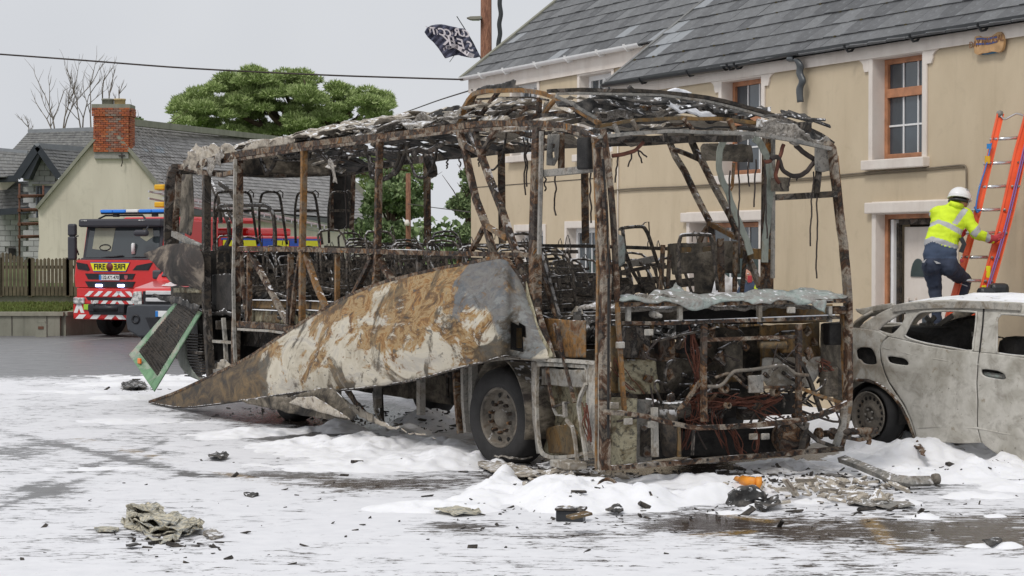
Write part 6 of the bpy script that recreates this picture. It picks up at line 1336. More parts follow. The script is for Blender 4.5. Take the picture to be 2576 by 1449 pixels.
rsel = t.math('ADD', t.math('ADD', a1, r2.outputs[0]), t.math('MULTIPLY', zr.outputs[0], 1.0))
c = t.mix(t.ramp(t.math('ADD', rsel, t.math('MULTIPLY', t.math('SUBTRACT', a2, .5), .35)), [(.485, 0.0), (.52, 1.0)]), pale, rust)
c = t.mix(t.ramp(t.math('ADD', t.noise(.8, 7, .6, 1.0, t.mapping(g_, (1, 1, 1), (1, 2, .5))), t.math('ADD', r1.outputs[0], t.math('MULTIPLY', zr.outputs[0], .8))), [(.68, 0.0), (.71, .8)]), c, blue)
c = t.mix(t.ramp(a3, [(.60, 0.0), (.63, .85)]), c, (.075, .07, .065)); c = t.mix(t.ramp(a3, [(.34, .8), (.40, 0.0)]), c, (.17, .10, .045))
dk = t.ramp(t.math('ADD', t.noise(1.3, 7, .65, .8), r2.outputs[0]), [(.54, 0.0), (.60, 1.0)]); c = t.mix(t.math('MULTIPLY', dk, .88), c, t.ramp(a2, [(.4, (.02, .018, .014)), (.55, (.075, .05, .025)), (.64, (.19, .13, .06))]))
t.set(base=c, rough=.6, spec=.35); t.bump(t.math('ADD', a2, t.math('MULTIPLY', a3, .5)), .35, .02); M['peeled'] = t.m
pp = mb.build('peeled_panel', t.m, BUS); solid(pp, .006)
mb = MB(); mb.bar([V(vs[i*(m_+1)]) for i in range(0, n)], .035, .03, -ba); mb.build('panel_edge', M['rust_beam'], pp)
mb = MB(); mb.tube([V(vs[i*(m_+1)+m_]) for i in range(8, n, 2)], .012, 5); mb.build('panel_edge', M['dark_beam'], pp)
frame('fuel_door_frame', [(1281, 811), (1323, 813), (1321, 887), (1283, 883)], 6, 'dark_beam', lambda x, y: S(x, y, -.12), -ba)
csheet('fuel_door_well', [(1283, 813), (1321, 815), (1319, 884), (1285, 880)], lambda x, y: S(x, y, .0), 'char', 6, .02); sbar('fuel_cap', [(1306, 825), (1306, 875)], 10, 'ochre_panel', v=-.05)
csheet('panel_tail', [(1322, 700), (1345, 790), (1392, 902), (1330, 902), (1322, 860), (1324, 790)], lambda x, y: S(x, y, -.06), M['cream_panel'], 5, .02)
# lower torn skins under the peeled panel
def lowfold(x, y): return S(x, y, -.75-.0015*(1000-x)*0+.6*max(0, (x-757))/300)
csheet('torn_skin', [(600, 1006), (700, 996), (757, 986), (835, 980), (866, 1010), (900, 1046), (890, 1060), (800, 1050), (733, 1036), (650, 1022)], lambda x, y: S(x, y, -1.1+(x-600)/300*.5), 'soot_panel', 6, .05, 2)
csheet('torn_skin', [(724, 1012), (742, 998), (790, 996), (840, 1026), (888, 1056), (840, 1044), (780, 1030)], lambda x, y: S(x, y, -1.16+(x-600)/300*.5), 'ash_sheet', 6, .03, 2)
csheet('torn_skin', [(828, 978), (842, 980), (880, 1010), (940, 1050), (1010, 1080), (1104, 1101), (1060, 1096), (980, 1076), (930, 1064), (880, 1036)], lambda x, y: S(x, y, -.25-(x-828)/276*.2), 'ash_sheet', 5, .04, 3)
csheet('torn_skin', [(866, 982), (880, 980), (900, 1010), (942, 1058), (926, 1060), (890, 1024)], lambda x, y: S(x, y, -.3), 'rust_beam', 5, .03, 3)
# ---- rear: fender, engine bay, louvres, hanging green flap
csheet('rear_wing', spl2([(356, 640), (400, 622), (440, 614), (475, 614), (507, 624), (512, 680), (511, 728), (480, 722), (440, 716), (413, 690), (386, 660), (356, 640)], 3), lambda x, y: S(x, y, -.25+.25*(x-356)/150-.1*math.sin((y-610)/110*3)), 'rear_wing_m' if 'rear_wing_m' in M else 'soot_panel', 4, .03, 2)
csheet('engine_bay_panel', [(430, 720), (512, 724), (512, 770), (432, 766)], lambda x, y: S(x, y, .1), 'soot_panel', 6, .02); csheet('engine_bay_panel', [(437, 724), (508, 726), (508, 738), (437, 736)], lambda x, y: S(x, y, .0), 'cream_panel', 5, .005)
csheet('engine_bay', [(530, 620), (590, 620), (590, 935), (534, 940)], lambda x, y: S(x, y, .5), 'char', 8, .05); csheet('engine_bay', [(430, 720), (520, 720), (524, 940), (480, 950), (440, 900)], lambda x, y: S(x, y, .45), 'char', 8, .05)
csheet('engine_bay', [(532, 690), (588, 690), (588, 782), (534, 784)], lambda x, y: S(x, y, .15), 'soot', 6, .02)
mb = MB(); mb.smooth = True
csheet('rear_skirt', spl2([(442, 880), (462, 830), (470, 826), (470, 900), (500, 950), (524, 962), (480, 948), (452, 920), (442, 880)], 2), lambda x, y: S(x, y, -.02), M['green_strip'], 4, .01)
for k in range(16): sbar('louvre', [(468, 840+k*7), (512, 843+k*7)], 3, 'dark_beam', v=.05, d=.05, jit=0)
sbar('louvre_frame', spl2([(464, 846), (463, 900), (470, 930), (490, 948), (520, 956)], 3), 6, 'grey_steel', v=.0, d=.03); sbar('louvre_frame', [(464, 884), (512, 888)], 6, 'dark_beam', v=0, d=.04)
sbar('rear_rail', [(532, 858), (590, 862)], 7, 'pale_steel', v=.05); sbar('rear_rail', [(532, 935), (600, 930)], 12, 'grey_steel', v=.05); sbar('rear_strut', [(562, 800), (566, 860), (570, 930)], 9, 'pale_steel', v=.1)
csheet('ash_pile', [(534, 925), (560, 905), (590, 920), (592, 932), (536, 934)], lambda x, y: S(x, y, .1), 'ash_sheet', 4, .06, 8)
FLP = [(444, 757), (508, 786), (388, 985), (325, 893)]
M['flap_green'] = burnt('flap_green', [(.13, .26, .14), (.17, .32, .17), (.12, .24, .13), (.30, .35, .28), (.40, .27, .22)], 1.6, .0, .4, .1)
def flp(s_, t_, off=0.0):   # s across, t down
    a = V((FLP[0][0], FLP[0][1], 0)).lerp(V((FLP[1][0], FLP[1][1], 0)), s_); b = V((FLP[3][0], FLP[3][1], 0)).lerp(V((FLP[2][0], FLP[2][1], 0)), s_); p = a.lerp(b, t_)
    return S(p.x, p.y, -.05-.55*t_+.10*math.sin(t_*3.1)+off)
def strip(name, s0, s1, t0, t1, off, mat, nx=6, ny=14, parent=None, th=.02):
    mb = MB(); mb.smooth = True; mb.add([flp(s0+(s1-s0)*i/nx, t0+(t1-t0)*j/ny, off) for i in range(nx+1) for j in range(ny+1)], [(i*(ny+1)+j, (i+1)*(ny+1)+j, (i+1)*(ny+1)+j+1, i*(ny+1)+j+1) for i in range(nx) for j in range(ny)]); o = mb.build(name, mat, parent or BUS); solid(o, th); return o
fpn = strip('engine_flap', 0, .13, 0, 1.0, -.03, M['flap_green']); strip('flap_frame', .87, 1, 0, 1, -.03, M['flap_green'], parent=fpn); strip('flap_frame', .13, .87, .86, 1.0, -.03, M['flap_green'], parent=fpn); strip('flap_back', .1, .9, .0, .9, .05, M['char'], parent=fpn)
for k in range(30):
    t_ = .01+k*.029; mb = MB(); mb.bar([flp(s_, t_+.012*math.sin(s_*6+k), -.02-.012*math.sin(s_*9)) for s_ in np.linspace(.13, .87, 6)], .045, .018, -ba); mb.build('flap_slat', M['loose_char'], fpn)
mb = MB(); mb.bbox(flp(.28, .93, -.06), (.03, .12, .08), .01, bx_); mb.build('marker_lamp', flat('amber', (.85, .20, .02), .3), fpn)
csheet('torn_skin', [(376, 742), (430, 745), (470, 756), (508, 772), (500, 780), (450, 766), (400, 752)], lambda x, y: S(x, y, -.15), 'black_flake', 4, .04, 4)

sbar('corner_pillar_seam', [(1517, 400), (1522, 520), (1532, 690), (1531, 860), (1530, 1100)], 4, 'char', v=-.05, d=.02)
sbar('corner_conduit', spl2([(1512, 420), (1520, 520), (1524, 620), (1529, 700)], 3), 4, 'rust_beam', v=-.07, d=.02)
# ---- seats (parts of the coach), one built and copied
def seat_proto():
    r = MB(); 
    def L(x, y, z): return V((x, y, z))      # local: x across, y back, z up
    st = bpy.data.objects.new('seat_frame', None); COL.objects.link(st); st.parent = BUS
    mb = MB(); mb.bar([L(-.5, .02, .40), L(.5, .02, .40)], .04); mb.bar([L(-.5, -.36, .38), L(.5, -.36, .38)], .04)
    for x in (-.5, 0, .5): mb.bar([L(x, .06, .40), L(x, -.40, .38)], .035)
    for x in (-.35, .35): mb.bar([L(x, -.05, .40), L(x*.9, .0, 0)], .05, .03)
    mb.bar([L(-.45, -.18, .40), L(.45, -.18, .40)], .05, .02); mb.build('base', M['seat_tube'], st, local=True)
    for x in (-.26, .26):
        mb = MB(); P = [(x-.21, .0, .38), (x-.215, .09, .62), (x-.205, .13, .86), (x-.19, .22, 1.03), (x-.14, .245, 1.085), (x, .25, 1.10), (x+.14, .245, 1.085), (x+.19, .22, 1.03), (x+.205, .13, .86), (x+.215, .09, .62), (x+.21, .0, .38)]
        mb.tube(P, .0165, 6); mb.build('back_hoop', M['seat_tube'], st, local=True)
        mb = MB()
        for z, y, h_ in ((.52, .05, .05), (.66, .10, .09), (.86, .14, .04)): mb.bar([(x-.20, y, z), (x+.20, y, z)], h_, .012, (0, -1, 0), .004)
        mb.bar([(x-.07, .05, .42), (x-.05, .13, .86)], .03, .012, (0, -1, 0)); mb.bar([(x+.07, .05, .42), (x+.05, .13, .86)], .03, .012, (0, -1, 0)); mb.build('back_slats', M['seat_tube'], st, local=True)
        mb = MB(); mb.tube([(x+.16, .25, 1.05), (x+.19, .29, 1.13), (x+.22, .31, 1.16), (x+.235, .30, 1.10), (x+.23, .25, .95)], .006, 5); mb.build('grab_loop', M['seat_tube'], st, local=True)
    return st
sp = seat_proto(); k = 0
for u in np.arange(1.75, 11.4, .80):
    for v in (.66, 1.86):
        if v > 1 and 0: continue
        s_ = sp if k == 0 else copy_tree(sp, BUS); k += 1
        if k % 7 == 3 and u > 3: 
            pass
        s_.location = (v+random.uniform(-.03, .03), u+random.uniform(-.05, .05), FZ+.02+random.uniform(-.03, .01)-(0 if u > 2.5 else .12))
        s_.rotation_euler = (random.uniform(-.28, .16), random.uniform(-.07, .07), random.uniform(-.16, .16)); s_.scale = (random.uniform(.9, 1.04), 1, random.uniform(.80, 1.04))
        for ch_ in s_.children:
            if random.random() < .45: ch_.rotation_euler = (random.uniform(-.30, .22), random.uniform(-.10, .10), random.uniform(-.12, .12)) 
# raised rear bench hoops
for x0, x1 in ((597, 634), (652, 708), (742, 797), (826, 880), (538, 596)):
    yt = 484; mb = MB(); u = 12.0 if x0 > 560 else 11.6
    mb.tube([Fr(x, y, u) for x, y in spl2([(x0+2, 612), (x0, 540), (x0+3, 505), (x0+8, 488), (x0+18, 483), (x1-18, 483), (x1-8, 488), (x1-2, 505), (x1+6, 560), (x1+14, 615)], 3)], .02, 6); mb.build('bench_hoop', M['seat_tube'], BUS)
    mb = MB(); mb.bar([Fr(x0+2, 530, u), Fr(x1+2, 530, u)], .04, .02, -bb); mb.build('bench_bar', M['seat_tube'], BUS)
    mb = MB(); mb.tube([Fr(x1-14, 486, u-.03), Fr(x1-4, 478, u-.03), Fr(x1+4, 486, u-.03), Fr(x1+3, 497, u-.03)], .01, 5); mb.build('grab_loop', M['seat_tube'], BUS)
mb = MB(); mb.tube([S(x, y, .5) for x, y in spl2([(545, 680), (540, 600), (541, 550), (550, 524), (568, 517), (660, 516), (678, 524), (688, 545), (692, 600), (690, 640)], 3)], .03, 7); mb.build('bench_hoop', M['seat_tube'], BUS)
for P in ([(556, 518), (575, 560), (578, 600), (566, 625)], [(572, 525), (590, 560), (592, 600), (588, 622)], [(528, 452), (548, 500), (556, 560)], [(552, 460), (580, 480), (597, 512)]):
    mb = MB(); mb.bar([S(x, y, .7) for x, y in P], .07, .04, -ba); mb.build('rear_strut', M['seat_tube'], BUS)
# driver's cab: seat hoops, plated bulkhead
mb = MB(); mb.tube([Fr(x, y, .9) for x, y in spl2([(1712, 720), (1706, 640), (1711, 600), (1722, 591), (1780, 591), (1790, 600), (1796, 650), (1806, 730)], 3)], .02, 7); mb.build('driver_seat_hoop', M['seat_tube'], BUS)
csheet('driver_bulkhead', [(1680, 612), (1860, 606), (1862, 690), (1800, 688), (1790, 740), (1748, 740), (1746, 690), (1690, 690)], lambda x, y: Fr(x, y, 1.3), 'soot_panel', 4, .015, holes=[[(1700, 622), (1740, 620), (1740, 634), (1702, 636)], [(1768, 620), (1800, 619), (1800, 632), (1768, 634)]], thick=.012)
for P, w in (([(1668, 616), (1662, 730)], 9), ([(1684, 640), (1680, 725)], 8), ([(1812, 600), (1815, 735)], 13), ([(1850, 610), (1848, 735)], 9), ([(1878, 600), (1866, 740)], 8)): fbar('cab_post', P, w, 'rust_beam', u=1.2)
mb = MB(); mb.tube([Fr(x, y, 1.8) for x, y in spl2([(1560, 580), (1566, 574), (1612, 570), (1624, 578), (1634, 600), (1650, 650), (1664, 690)], 3)], .02, 6); mb.tube([Fr(1612, 572, 1.8), Fr(1622, 560, 1.8), Fr(1632, 558, 1.8), Fr(1634, 590, 1.8)], .007, 5); mb.build('back_hoop', M['seat_tube'], BUS)
mb = MB(); mb.tube([Fr(x, y, 1.9) for x, y in ((1566, 576), (1572, 630), (1590, 680), (1622, 735))], .02, 6); mb.build('back_hoop', M['seat_tube'], BUS)
csheet('seat_shell', [(1556, 590), (1570, 596), (1572, 660), (1560, 672), (1552, 660)], lambda x, y: Fr(x, y, 1.7), 'melt_glass', 4, .02)
mb = MB(); mb.bar([Fr(1580, 665, 2.4), Fr(1650, 650, 2.4)], .07, .04, -bb); mb.build('loose_strut', M['grey_steel'], BUS)
mb = MB(); mb.bar([S(1434, 810, .5), S(1458, 780, .5)], .09, .06, -ba); mb.build('loose_strut', M['ash_sheet'], BUS)
for i in range(4):
    y = 730+i*30; mb = MB(); mb.bar([S(1380, y, .9), S(1500, y+random.uniform(-6, 6), .9)], .05, .03, -ba, .01); mb.build('aisle_bar', M['seat_tube'], BUS)
csheet('cab_step', [(1375, 700), (1500, 706), (1500, 900), (1470, 900), (1400, 800)], lambda x, y: S(x, y, 1.6), 'soot', 8, .06, drop=.15)
# ---- stuff inside: ash, flakes, wires
mb = MB(); r_ = random.Random(12)
for i in range(2200):
    p = BL(r_.uniform(1.2, 11.9), r_.uniform(.12, 2.4), FZ+abs(r_.gauss(.02, .09))); s_ = r_.uniform(.02, .09)
    ax = V((r_.gauss(0, 1), r_.gauss(0, 1), r_.gauss(0, .5))).normalized(); b_ = ax.orthogonal().normalized(); c_ = ax.cross(b_)
    mb.box(p, (s_*r_.uniform(1, 5), s_, s_*.3), (ax, b_, c_))
mb.build('charred_debris', M['black_flake'], BUS)['kind'] = 'stuff'
mb = MB()
for i in range(60):
    u = r_.uniform(2, 11.5); z = FZ+r_.uniform(.1, .7); v = r_.uniform(.3, 2.3); L_ = r_.uniform(.5, 1.6); mb.bar([BL(u, v, z), BL(u+L_, v+r_.uniform(-.15, .15), z+r_.uniform(-.08, .08))], .03, .02, -ba, .0)
mb.build('fallen_rails', M['seat_tube'], BUS)['kind'] = 'stuff'
def hang(P, r, mat, name='hanging_cable', v=.3, fn=None):
    fn = fn or (lambda x, y: S(x, y, v)); mb = MB(); mb.tube([crumple(fn(x, y), .01, 8) for x, y in spl2(P, 5)], r, 6); return mb.build(name, M[mat], BUS)
for P, r in (([(655, 398), (668, 430), (672, 438), (682, 425), (697, 397)], .028), ([(700, 385), (722, 396), (740, 393), (752, 383)], .02), ([(775, 400), (782, 380), (800, 374), (812, 392), (835, 410), (850, 402), (858, 376)], .03), ([(806, 378), (830, 405), (842, 408), (858, 395)], .026), ([(880, 372), (915, 368), (930, 400), (935, 440), (942, 446)], .028), ([(920, 370), (948, 445), (965, 450), (985, 438), (1004, 402), (1010, 362)], .03), ([(980, 440), (1000, 430), (1022, 380), (1026, 356)], .026), ([(1024, 362), (1030, 400), (1044, 440), (1062, 446), (1080, 434), (1094, 400), (1100, 350)], .018), ([(860, 372), (900, 385), (950, 380), (1000, 384), (1060, 372)], .025), ([(1040, 390), (1060, 375), (1080, 380), (1110, 362)], .035), ([(1235, 428), (1246, 424), (1258, 405), (1268, 375), (1274, 330)], .012), ([(680, 400), (740, 405), (800, 398), (860, 392), (930, 388)], .012)):
    hang(P, r, 'dark_beam', 'hanging_duct')
hang([(1074, 386), (1082, 410), (1090, 440)], .07, 'dark_beam', 'hanging_duct', 2.3)
for x, y0, y1 in ((1320, 345, 490), (1326, 350, 470), (1373, 438, 480), (1397, 440, 540), (1487, 430, 560), (1205, 395, 420), (870, 430, 575), (1126, 400, 425), (1156, 395, 420)):
    P = [(x+random.uniform(-3, 3), y0+(y1-y0)*i/6) for i in range(7)]; hang(P, .009, 'dark_wire', 'hanging_wire', .6)
F2 = lambda x, y: Fr(x, y, .15)
for P, r in (([(1540, 392), (1570, 388), (1600, 376), (1620, 356)], .02), ([(1940, 400), (1955, 396), (1965, 412), (1972, 430), (2000, 444), (2030, 430), (2048, 404)], .024), ([(1972, 362), (1966, 380), (1960, 400), (1956, 420), (1950, 440), (1962, 460)], .02), ([(2000, 366), (2030, 390), (2044, 400)], .025), ([(1940, 405), (1925, 408)], .02)):
    hang(P, r, 'copper_wire' if r < .022 else 'dark_wire', 'hanging_loom', fn=F2)
for x, y0, y1, dx in ((1553, 395, 460, -4), (1590, 380, 420, -10), (1602, 375, 410, 12), (1606, 378, 395, 20), (1858, 410, 640, 3), (1902, 400, 520, -6), (1925, 400, 600, 4), (1880, 400, 470, 4), (2058, 430, 700, -4), (2046, 430, 620, -8), (1990, 440, 470, -8), (2012, 438, 455, -6), (1834, 430, 540, 2), (1965, 460, 480, 4)):
    P = [(x+dx*i/6+random.uniform(-1.5, 1.5), y0+(y1-y0)*i/6) for i in range(7)]; hang(P, .008, 'dark_wire', 'hanging_wire', fn=F2)
mb = MB(); mb.bbox(Fr(1962, 464, .3), (.16, .1, .14), .01, bx_); mb.build('junction_box', M['soot_panel'], BUS)
# copper looms in the front end
def loom(c0, c1, n, spread, name='copper_loom'):
    mb = MB(); rr = random.Random(3+int(c0[0]))
    for i in range(n):
        a = V((c0[0]+rr.gauss(0, spread), c0[1]+rr.gauss(0, spread), 0)); b = V((c1[0]+rr.gauss(0, spread), c1[1]+rr.gauss(0, spread), 0)); m = a.lerp(b, .5)+V((rr.gauss(0, spread*1.6), rr.gauss(0, spread*1.2)+spread*.6, 0)); u = rr.uniform(.0, .35)
        mb.tube([crumple(Fr(x, y, u), .02, 6) for x, y in spl2([(a.x, a.y), (m.x, m.y), (b.x, b.y)], 5)], .006, 4, False)
    mb.build(name, M['copper_wire'], BUS)['kind'] = 'stuff'
for a, b, n, s_ in (((1738, 835), (1752, 940), 16, 5), ((1752, 940), (1760, 1010), 16, 5), ((1735, 1015), (1860, 1010), 26, 7), ((1860, 1010), (1960, 1000), 20, 6), ((1750, 1020), (1720, 1130), 9, 7), ((1840, 1080), (1870, 1140), 8, 5), ((1900, 1090), (1905, 1140), 6, 5), ((1745, 1000), (1780, 1060), 12, 8), ((2066, 905), (2088, 925), 12, 7), ((1474, 1020), (1484, 1110), 10, 4), ((1800, 1010), (1820, 1130), 6, 9), ((1885, 1010), (1975, 1055), 8, 8), ((1540, 900), (1600, 985), 4, 6)): loom(a, b, n, s_)
mb = MB(); rr = random.Random(77)
for i in range(26):
    x, y = rr.uniform(1560, 2090), rr.uniform(830, 1060); P = [(x, y), (x+rr.uniform(-60, 60), y+rr.uniform(10, 70)), (x+rr.uniform(-90, 90), y+rr.uniform(-20, 90))]; u = rr.uniform(-.05, .5); mb.tube([Fr(a, b, u) for a, b in spl2(P, 5)], rr.uniform(.006, .014), 4, False)
mb.build('burnt_wires', M['dark_wire'], BUS)['kind'] = 'stuff'
mb = MB()
for i in range(70):
    x, y = rr.uniform(1560, 2100), rr.uniform(820, 1060); u = rr.uniform(.05, .6); ax = V((rr.gauss(0, 1), rr.gauss(0, 1), rr.gauss(0, 1))).normalized(); b_ = ax.orthogonal().normalized()
    mb.box(Fr(x, y, u), (rr.uniform(.04, .16), rr.uniform(.02, .08), rr.uniform(.02, .06)), (ax, b_, ax.cross(b_)))
mb.build('burnt_fittings', M['rust_beam'], BUS)['kind'] = 'stuff'
mb = MB()
for i in range(55):
    u = rr.uniform(.8, 12); v = rr.uniform(.2, 2.3); p = roofsurf(u, v, rr.uniform(-.12, .12)); ax = (bb+V((rr.gauss(0, .35), rr.gauss(0, .35), rr.gauss(0, .12)))).normalized(); b_ = ax.orthogonal().normalized()
    mb.box(p, (rr.uniform(.15, .9), rr.uniform(.02, .10), rr.uniform(.006, .03)), (ax, b_, ax.cross(b_)))
mb.build('roof_scraps', M['ash_sheet'], BUS)['kind'] = 'stuff'
mb = MB()
for i in range(34):
    x = rr.uniform(1400, 2060); f_ = (x-1400)/660; y = 240+110*max(0, f_-.35)**1.3+rr.uniform(0, 70*(1-f_)); u = rr.uniform(.4, 1.4); ax = (ba+V((rr.gauss(0, .3), rr.gauss(0, .3), rr.gauss(-.1, .15)))).normalized(); b_ = ax.orthogonal().normalized()
    mb.box(Fr(x, y, u), (rr.uniform(.1, .6), rr.uniform(.02, .09), rr.uniform(.006, .03)), (ax, b_, ax.cross(b_)))
mb.build('roof_scraps', M['black_flake'], BUS)['kind'] = 'stuff'
# more burnt gear between the front rails: brackets, hoses, dark cavities
rr = random.Random(99); mb = MB()
for i in range(34):
    x, y = rr.uniform(1570, 2095), rr.uniform(825, 1000); u = rr.uniform(.1, .5); mb.tube([crumple(Fr(a, b, u), .02, 5) for a, b in spl2([(x, y), (x+rr.uniform(-50, 50), y+rr.uniform(-15, 40)), (x+rr.uniform(-70, 70), y+rr.uniform(0, 70))], 4)], rr.uniform(.010, .024), 6)
mb.build('burnt_hoses', M['dark_beam'], BUS)['kind'] = 'stuff'
for (x, y, w_, h_, u, m_) in ((1600, 860, .26, .30, .2, 'dark_beam'), (1672, 880, .18, .22, .3, 'rust_beam'), (1838, 900, .22, .34, .3, 'soot_panel'), (1985, 862, .24, .2, .25, 'ochre_panel'), (2095, 840, .16, .22, .15, 'char'), (1720, 850, .12, .3, .35, 'char'), (1890, 1040, .3, .12, .3, 'dark_beam'), (1630, 1110, .12, .3, .25, 'dark_beam'), (2085, 960, .16, .3, .2, 'soot_panel')):
    mb = MB(); mb.bbox(Fr(x, y, u), (w_, .12, h_), .02, bx_); mb.build('burnt_housing', M[m_], BUS)
for (x, y) in ((1560, 868), (1632, 836), (1895, 1098), (1925, 1098), (1580, 1060), (1640, 1068), (1545, 1020), (1990, 780)):
    mb = MB(); mb.bbox(Fr(x, y, -.07), (.09, .03, .06), .008, bx_); mb.build('bolt_plate', M['pale_steel'], BUS)
# ---------------- burnt car ----------------
CA = math.radians(42); cb_ = V((-math.sin(CA), math.cos(CA), 0)); cn = V((math.cos(CA), math.sin(CA), 0)); C0 = V((3.985, 22.6, 0))   # back dir, inward (away) dir
CAR = thing('burnt_car', 'burnt-out pale grey car with missing windows and foam on its roof', 'car', tuple(C0))
def cdep(z): return .10*max(0, (z-.95))**1.5*1.9+.05*((z-.62)/.5)**2*(z < .62)
def CS(x, y, v=0.0):
    p = onpl(x, y, C0+cn*v, cn)
    for _ in range(3): p = onpl(x, y, C0+cn*(v+cdep(p.z)), cn)
    return p
M['car_skin'] = None
t = NT('car_skin'); a1 = t.noise(1.6, 7, .6, .5); a2 = t.noise(6, 6, .68, .5); a3 = t.noise(26, 4, .7)
c = t.ramp(a1, [(.28, (.25, .23, .19)), (.45, (.44, .42, .37)), (.55, (.55, .53, .48)), (.70, (.38, .36, .31))])
c = t.mix(t.ramp(a2, [(.50, 0.0), (.74, .62)]), c, (.15, .13, .10)); c = t.mix(t.ramp(a2, [(.30, .6), (.38, 0.0)]), c, (.20, .15, .085))
c = t.mix(t.ramp(a3, [(.30, .7), (.345, 0.0)]), c, (.08, .07, .055))
sx3 = t.n('SeparateXYZ'); t.l(t.tc(), sx3.inputs[0]); 
rr_ = t.n('MapRange'); rr_.inputs[1].default_value = .25; rr_.inputs[2].default_value = -.65; t.l(sx3.outputs[0], rr_.inputs[0])
c = t.mix(t.math('MULTIPLY', rr_.outputs[0], t.ramp(a2, [(.40, 0.0), (.52, 1.0)])), c, t.ramp(a3, [(.4, (.12, .075, .035)), (.6, (.26, .17, .09))]))
fm = t.ramp(t.noise(7, 5, .6), [(.36, 0.0), (.42, 1.0)]); c = t.mix(t.math('MULTIPLY', t.upness(.8, .95), fm), c, (.84, .85, .88))
t.set(base=c, rough=.55, spec=.35, metal=.1); t.bump(a3, .25, .004); M['car_skin'] = t.m
def cz(x, y): return 2113+x*.3149, 724.5+y*.3149   # from the close look at the car
def cp(P, k=3): return spl2([cz(*p) for p in P], k)
def cpanel(name, P, holes=(), v=0.0, cell=3.2, mat='car_skin', th=.02, parent=CAR, fn=None, dent=.006):
    mb = MB(); f = fn or (lambda x, y: CS(x, y, v)); sheet(mb, P, list(holes), cell, lambda x, y: crumple(f(x, y), dent, 3.5, 4)); o = mb.build(name, M[mat], parent); solid(o, th); return o
# quarter panel with wheel arch and filler hole
arch = [cz(*p) for p in [(80, 752), (140, 735), (220, 738), (300, 765), (370, 812), (430, 870), (490, 950), (540, 1050), (575, 1140), (600, 1215)]]
quarter = [cz(-60, 320), cz(100, 318), cz(200, 325), cz(310, 345), cz(380, 385), cz(345, 430), cz(322, 485), cz(330, 580), cz(360, 680), cz(395, 760), cz(452, 850), cz(510, 940), cz(552, 1020), cz(580, 1090), cz(606, 1190), cz(620, 1215)]+arch[::-1]+[cz(20, 770), cz(-60, 800)]
filler = cp([(132, 500), (160, 478), (235, 478), (275, 510), (297, 590), (280, 608), (200, 606), (165, 575), (140, 560), (132, 500)])
cpanel('rear_wing', quarter, [filler])
hdl = cp([(380, 560), (395, 545), (500, 560), (535, 580), (550, 605), (530, 618), (440, 605), (395, 590), (380, 560)], 2)
rdoor = [cz(326, 478), cz(350, 430), cz(395, 392), cz(470, 410), cz(700, 460), cz(900, 492), cz(1110, 515), cz(1100, 600), cz(1092, 760), cz(1098, 900), cz(1095, 1100), cz(1110, 1170), cz(1130, 1235)] + [cz(1000, 1240), cz(800, 1232), cz(700, 1228), cz(622, 1212), cz(604, 1140), cz(570, 1040), cz(524, 940), cz(462, 845), cz(402, 752), cz(366, 676), cz(336, 580)]
cpanel('rear_door', rdoor, [hdl], v=-.012)
hd2 = cp([(1130, 660), (1150, 648), (1270, 665), (1320, 690), (1330, 720), (1300, 732), (1180, 712), (1140, 690), (1130, 660)], 2)
fdoor = [cz(1118, 516), cz(1300, 535), cz(1500, 560), cz(1800, 590), cz(2100, 600), cz(2100, 1500), cz(1500, 1400), cz(1250, 1320), cz(1140, 1235), cz(1118, 1170), cz(1104, 1100), cz(1108, 900), cz(1102, 760), cz(1110, 600)]
cpanel('front_door', fdoor, [hd2], v=-.012)
# pillars and roof edge as one upper frame with window openings
wr = cp([(515, 380), (545, 320), (590, 240), (640, 195), (720, 186), (900, 182), (1075, 190), (1090, 205), (1085, 300), (1065, 440), (1050, 502), (900, 480), (700, 445), (570, 410), (515, 380)], 3)
wf = cp([(1252, 520), (1254, 400), (1256, 260), (1275, 222), (1310, 208), (1500, 222), (1800, 250), (2000, 300), (2050, 560), (1600, 550), (1400, 540), (1252, 520)], 3)
wq = cp([(315, 335), (360, 290), (430, 240), (490, 205), (530, 198), (520, 240), (490, 300), (450, 345), (420, 365), (360, 350), (315, 335)], 3)
upper = [cz(150, 318), cz(210, 270), cz(300, 215), cz(370, 175), cz(440, 145), cz(600, 120), cz(900, 108), cz(1200, 118), cz(1460, 135), cz(1800, 150), cz(2100, 170), cz(2100, 600), cz(1500, 558), cz(1250, 530), cz(1110, 514), cz(900, 490), cz(700, 458), cz(470, 408), cz(395, 390), cz(310, 345), cz(200, 325)]
cpanel('upper_frame', upper, [wr, wf, wq], v=.015)
for P, nm in ((wr, 'window_seal'), (wf, 'window_seal')):
    mb = MB(); pts = [CS(x, y, .0) for x, y in P]; mb.tube(pts+[pts[0]], .012, 5); mb.build(nm, M['car_skin'], CAR)
for P in ([(1150, 150), (1140, 300), (1128, 400), (1115, 512), (1104, 600), (1096, 760), (1102, 900), (1098, 1100), (1118, 1200)], [(345, 440), (324, 490), (332, 580), (362, 680), (398, 756), (456, 850)]):
    mb = MB(); mb.tube([CS(*cz(*p), -.002) for p in P], .009, 5); mb.build('door_gap', M['char'], CAR)
mb = MB(); mb.tube([CS(*cz(*p), -.012) for p in ((330, 478), (600, 540), (900, 590), (1098, 612), (1300, 635), (1800, 680))], .010, 5); mb.tube([CS(*cz(*p), -.012) for p in ((612, 1122), (800, 1105), (1095, 1118), (1300, 1160), (1700, 1230))], .012, 5); mb.build('crease', M['car_skin'], CAR)
mb = MB(); pts = [CS(x, y, -.01) for x, y in arch]; mb.tube(pts, .018, 6); mb.build('arch_lip', M['rust_beam'], CAR)
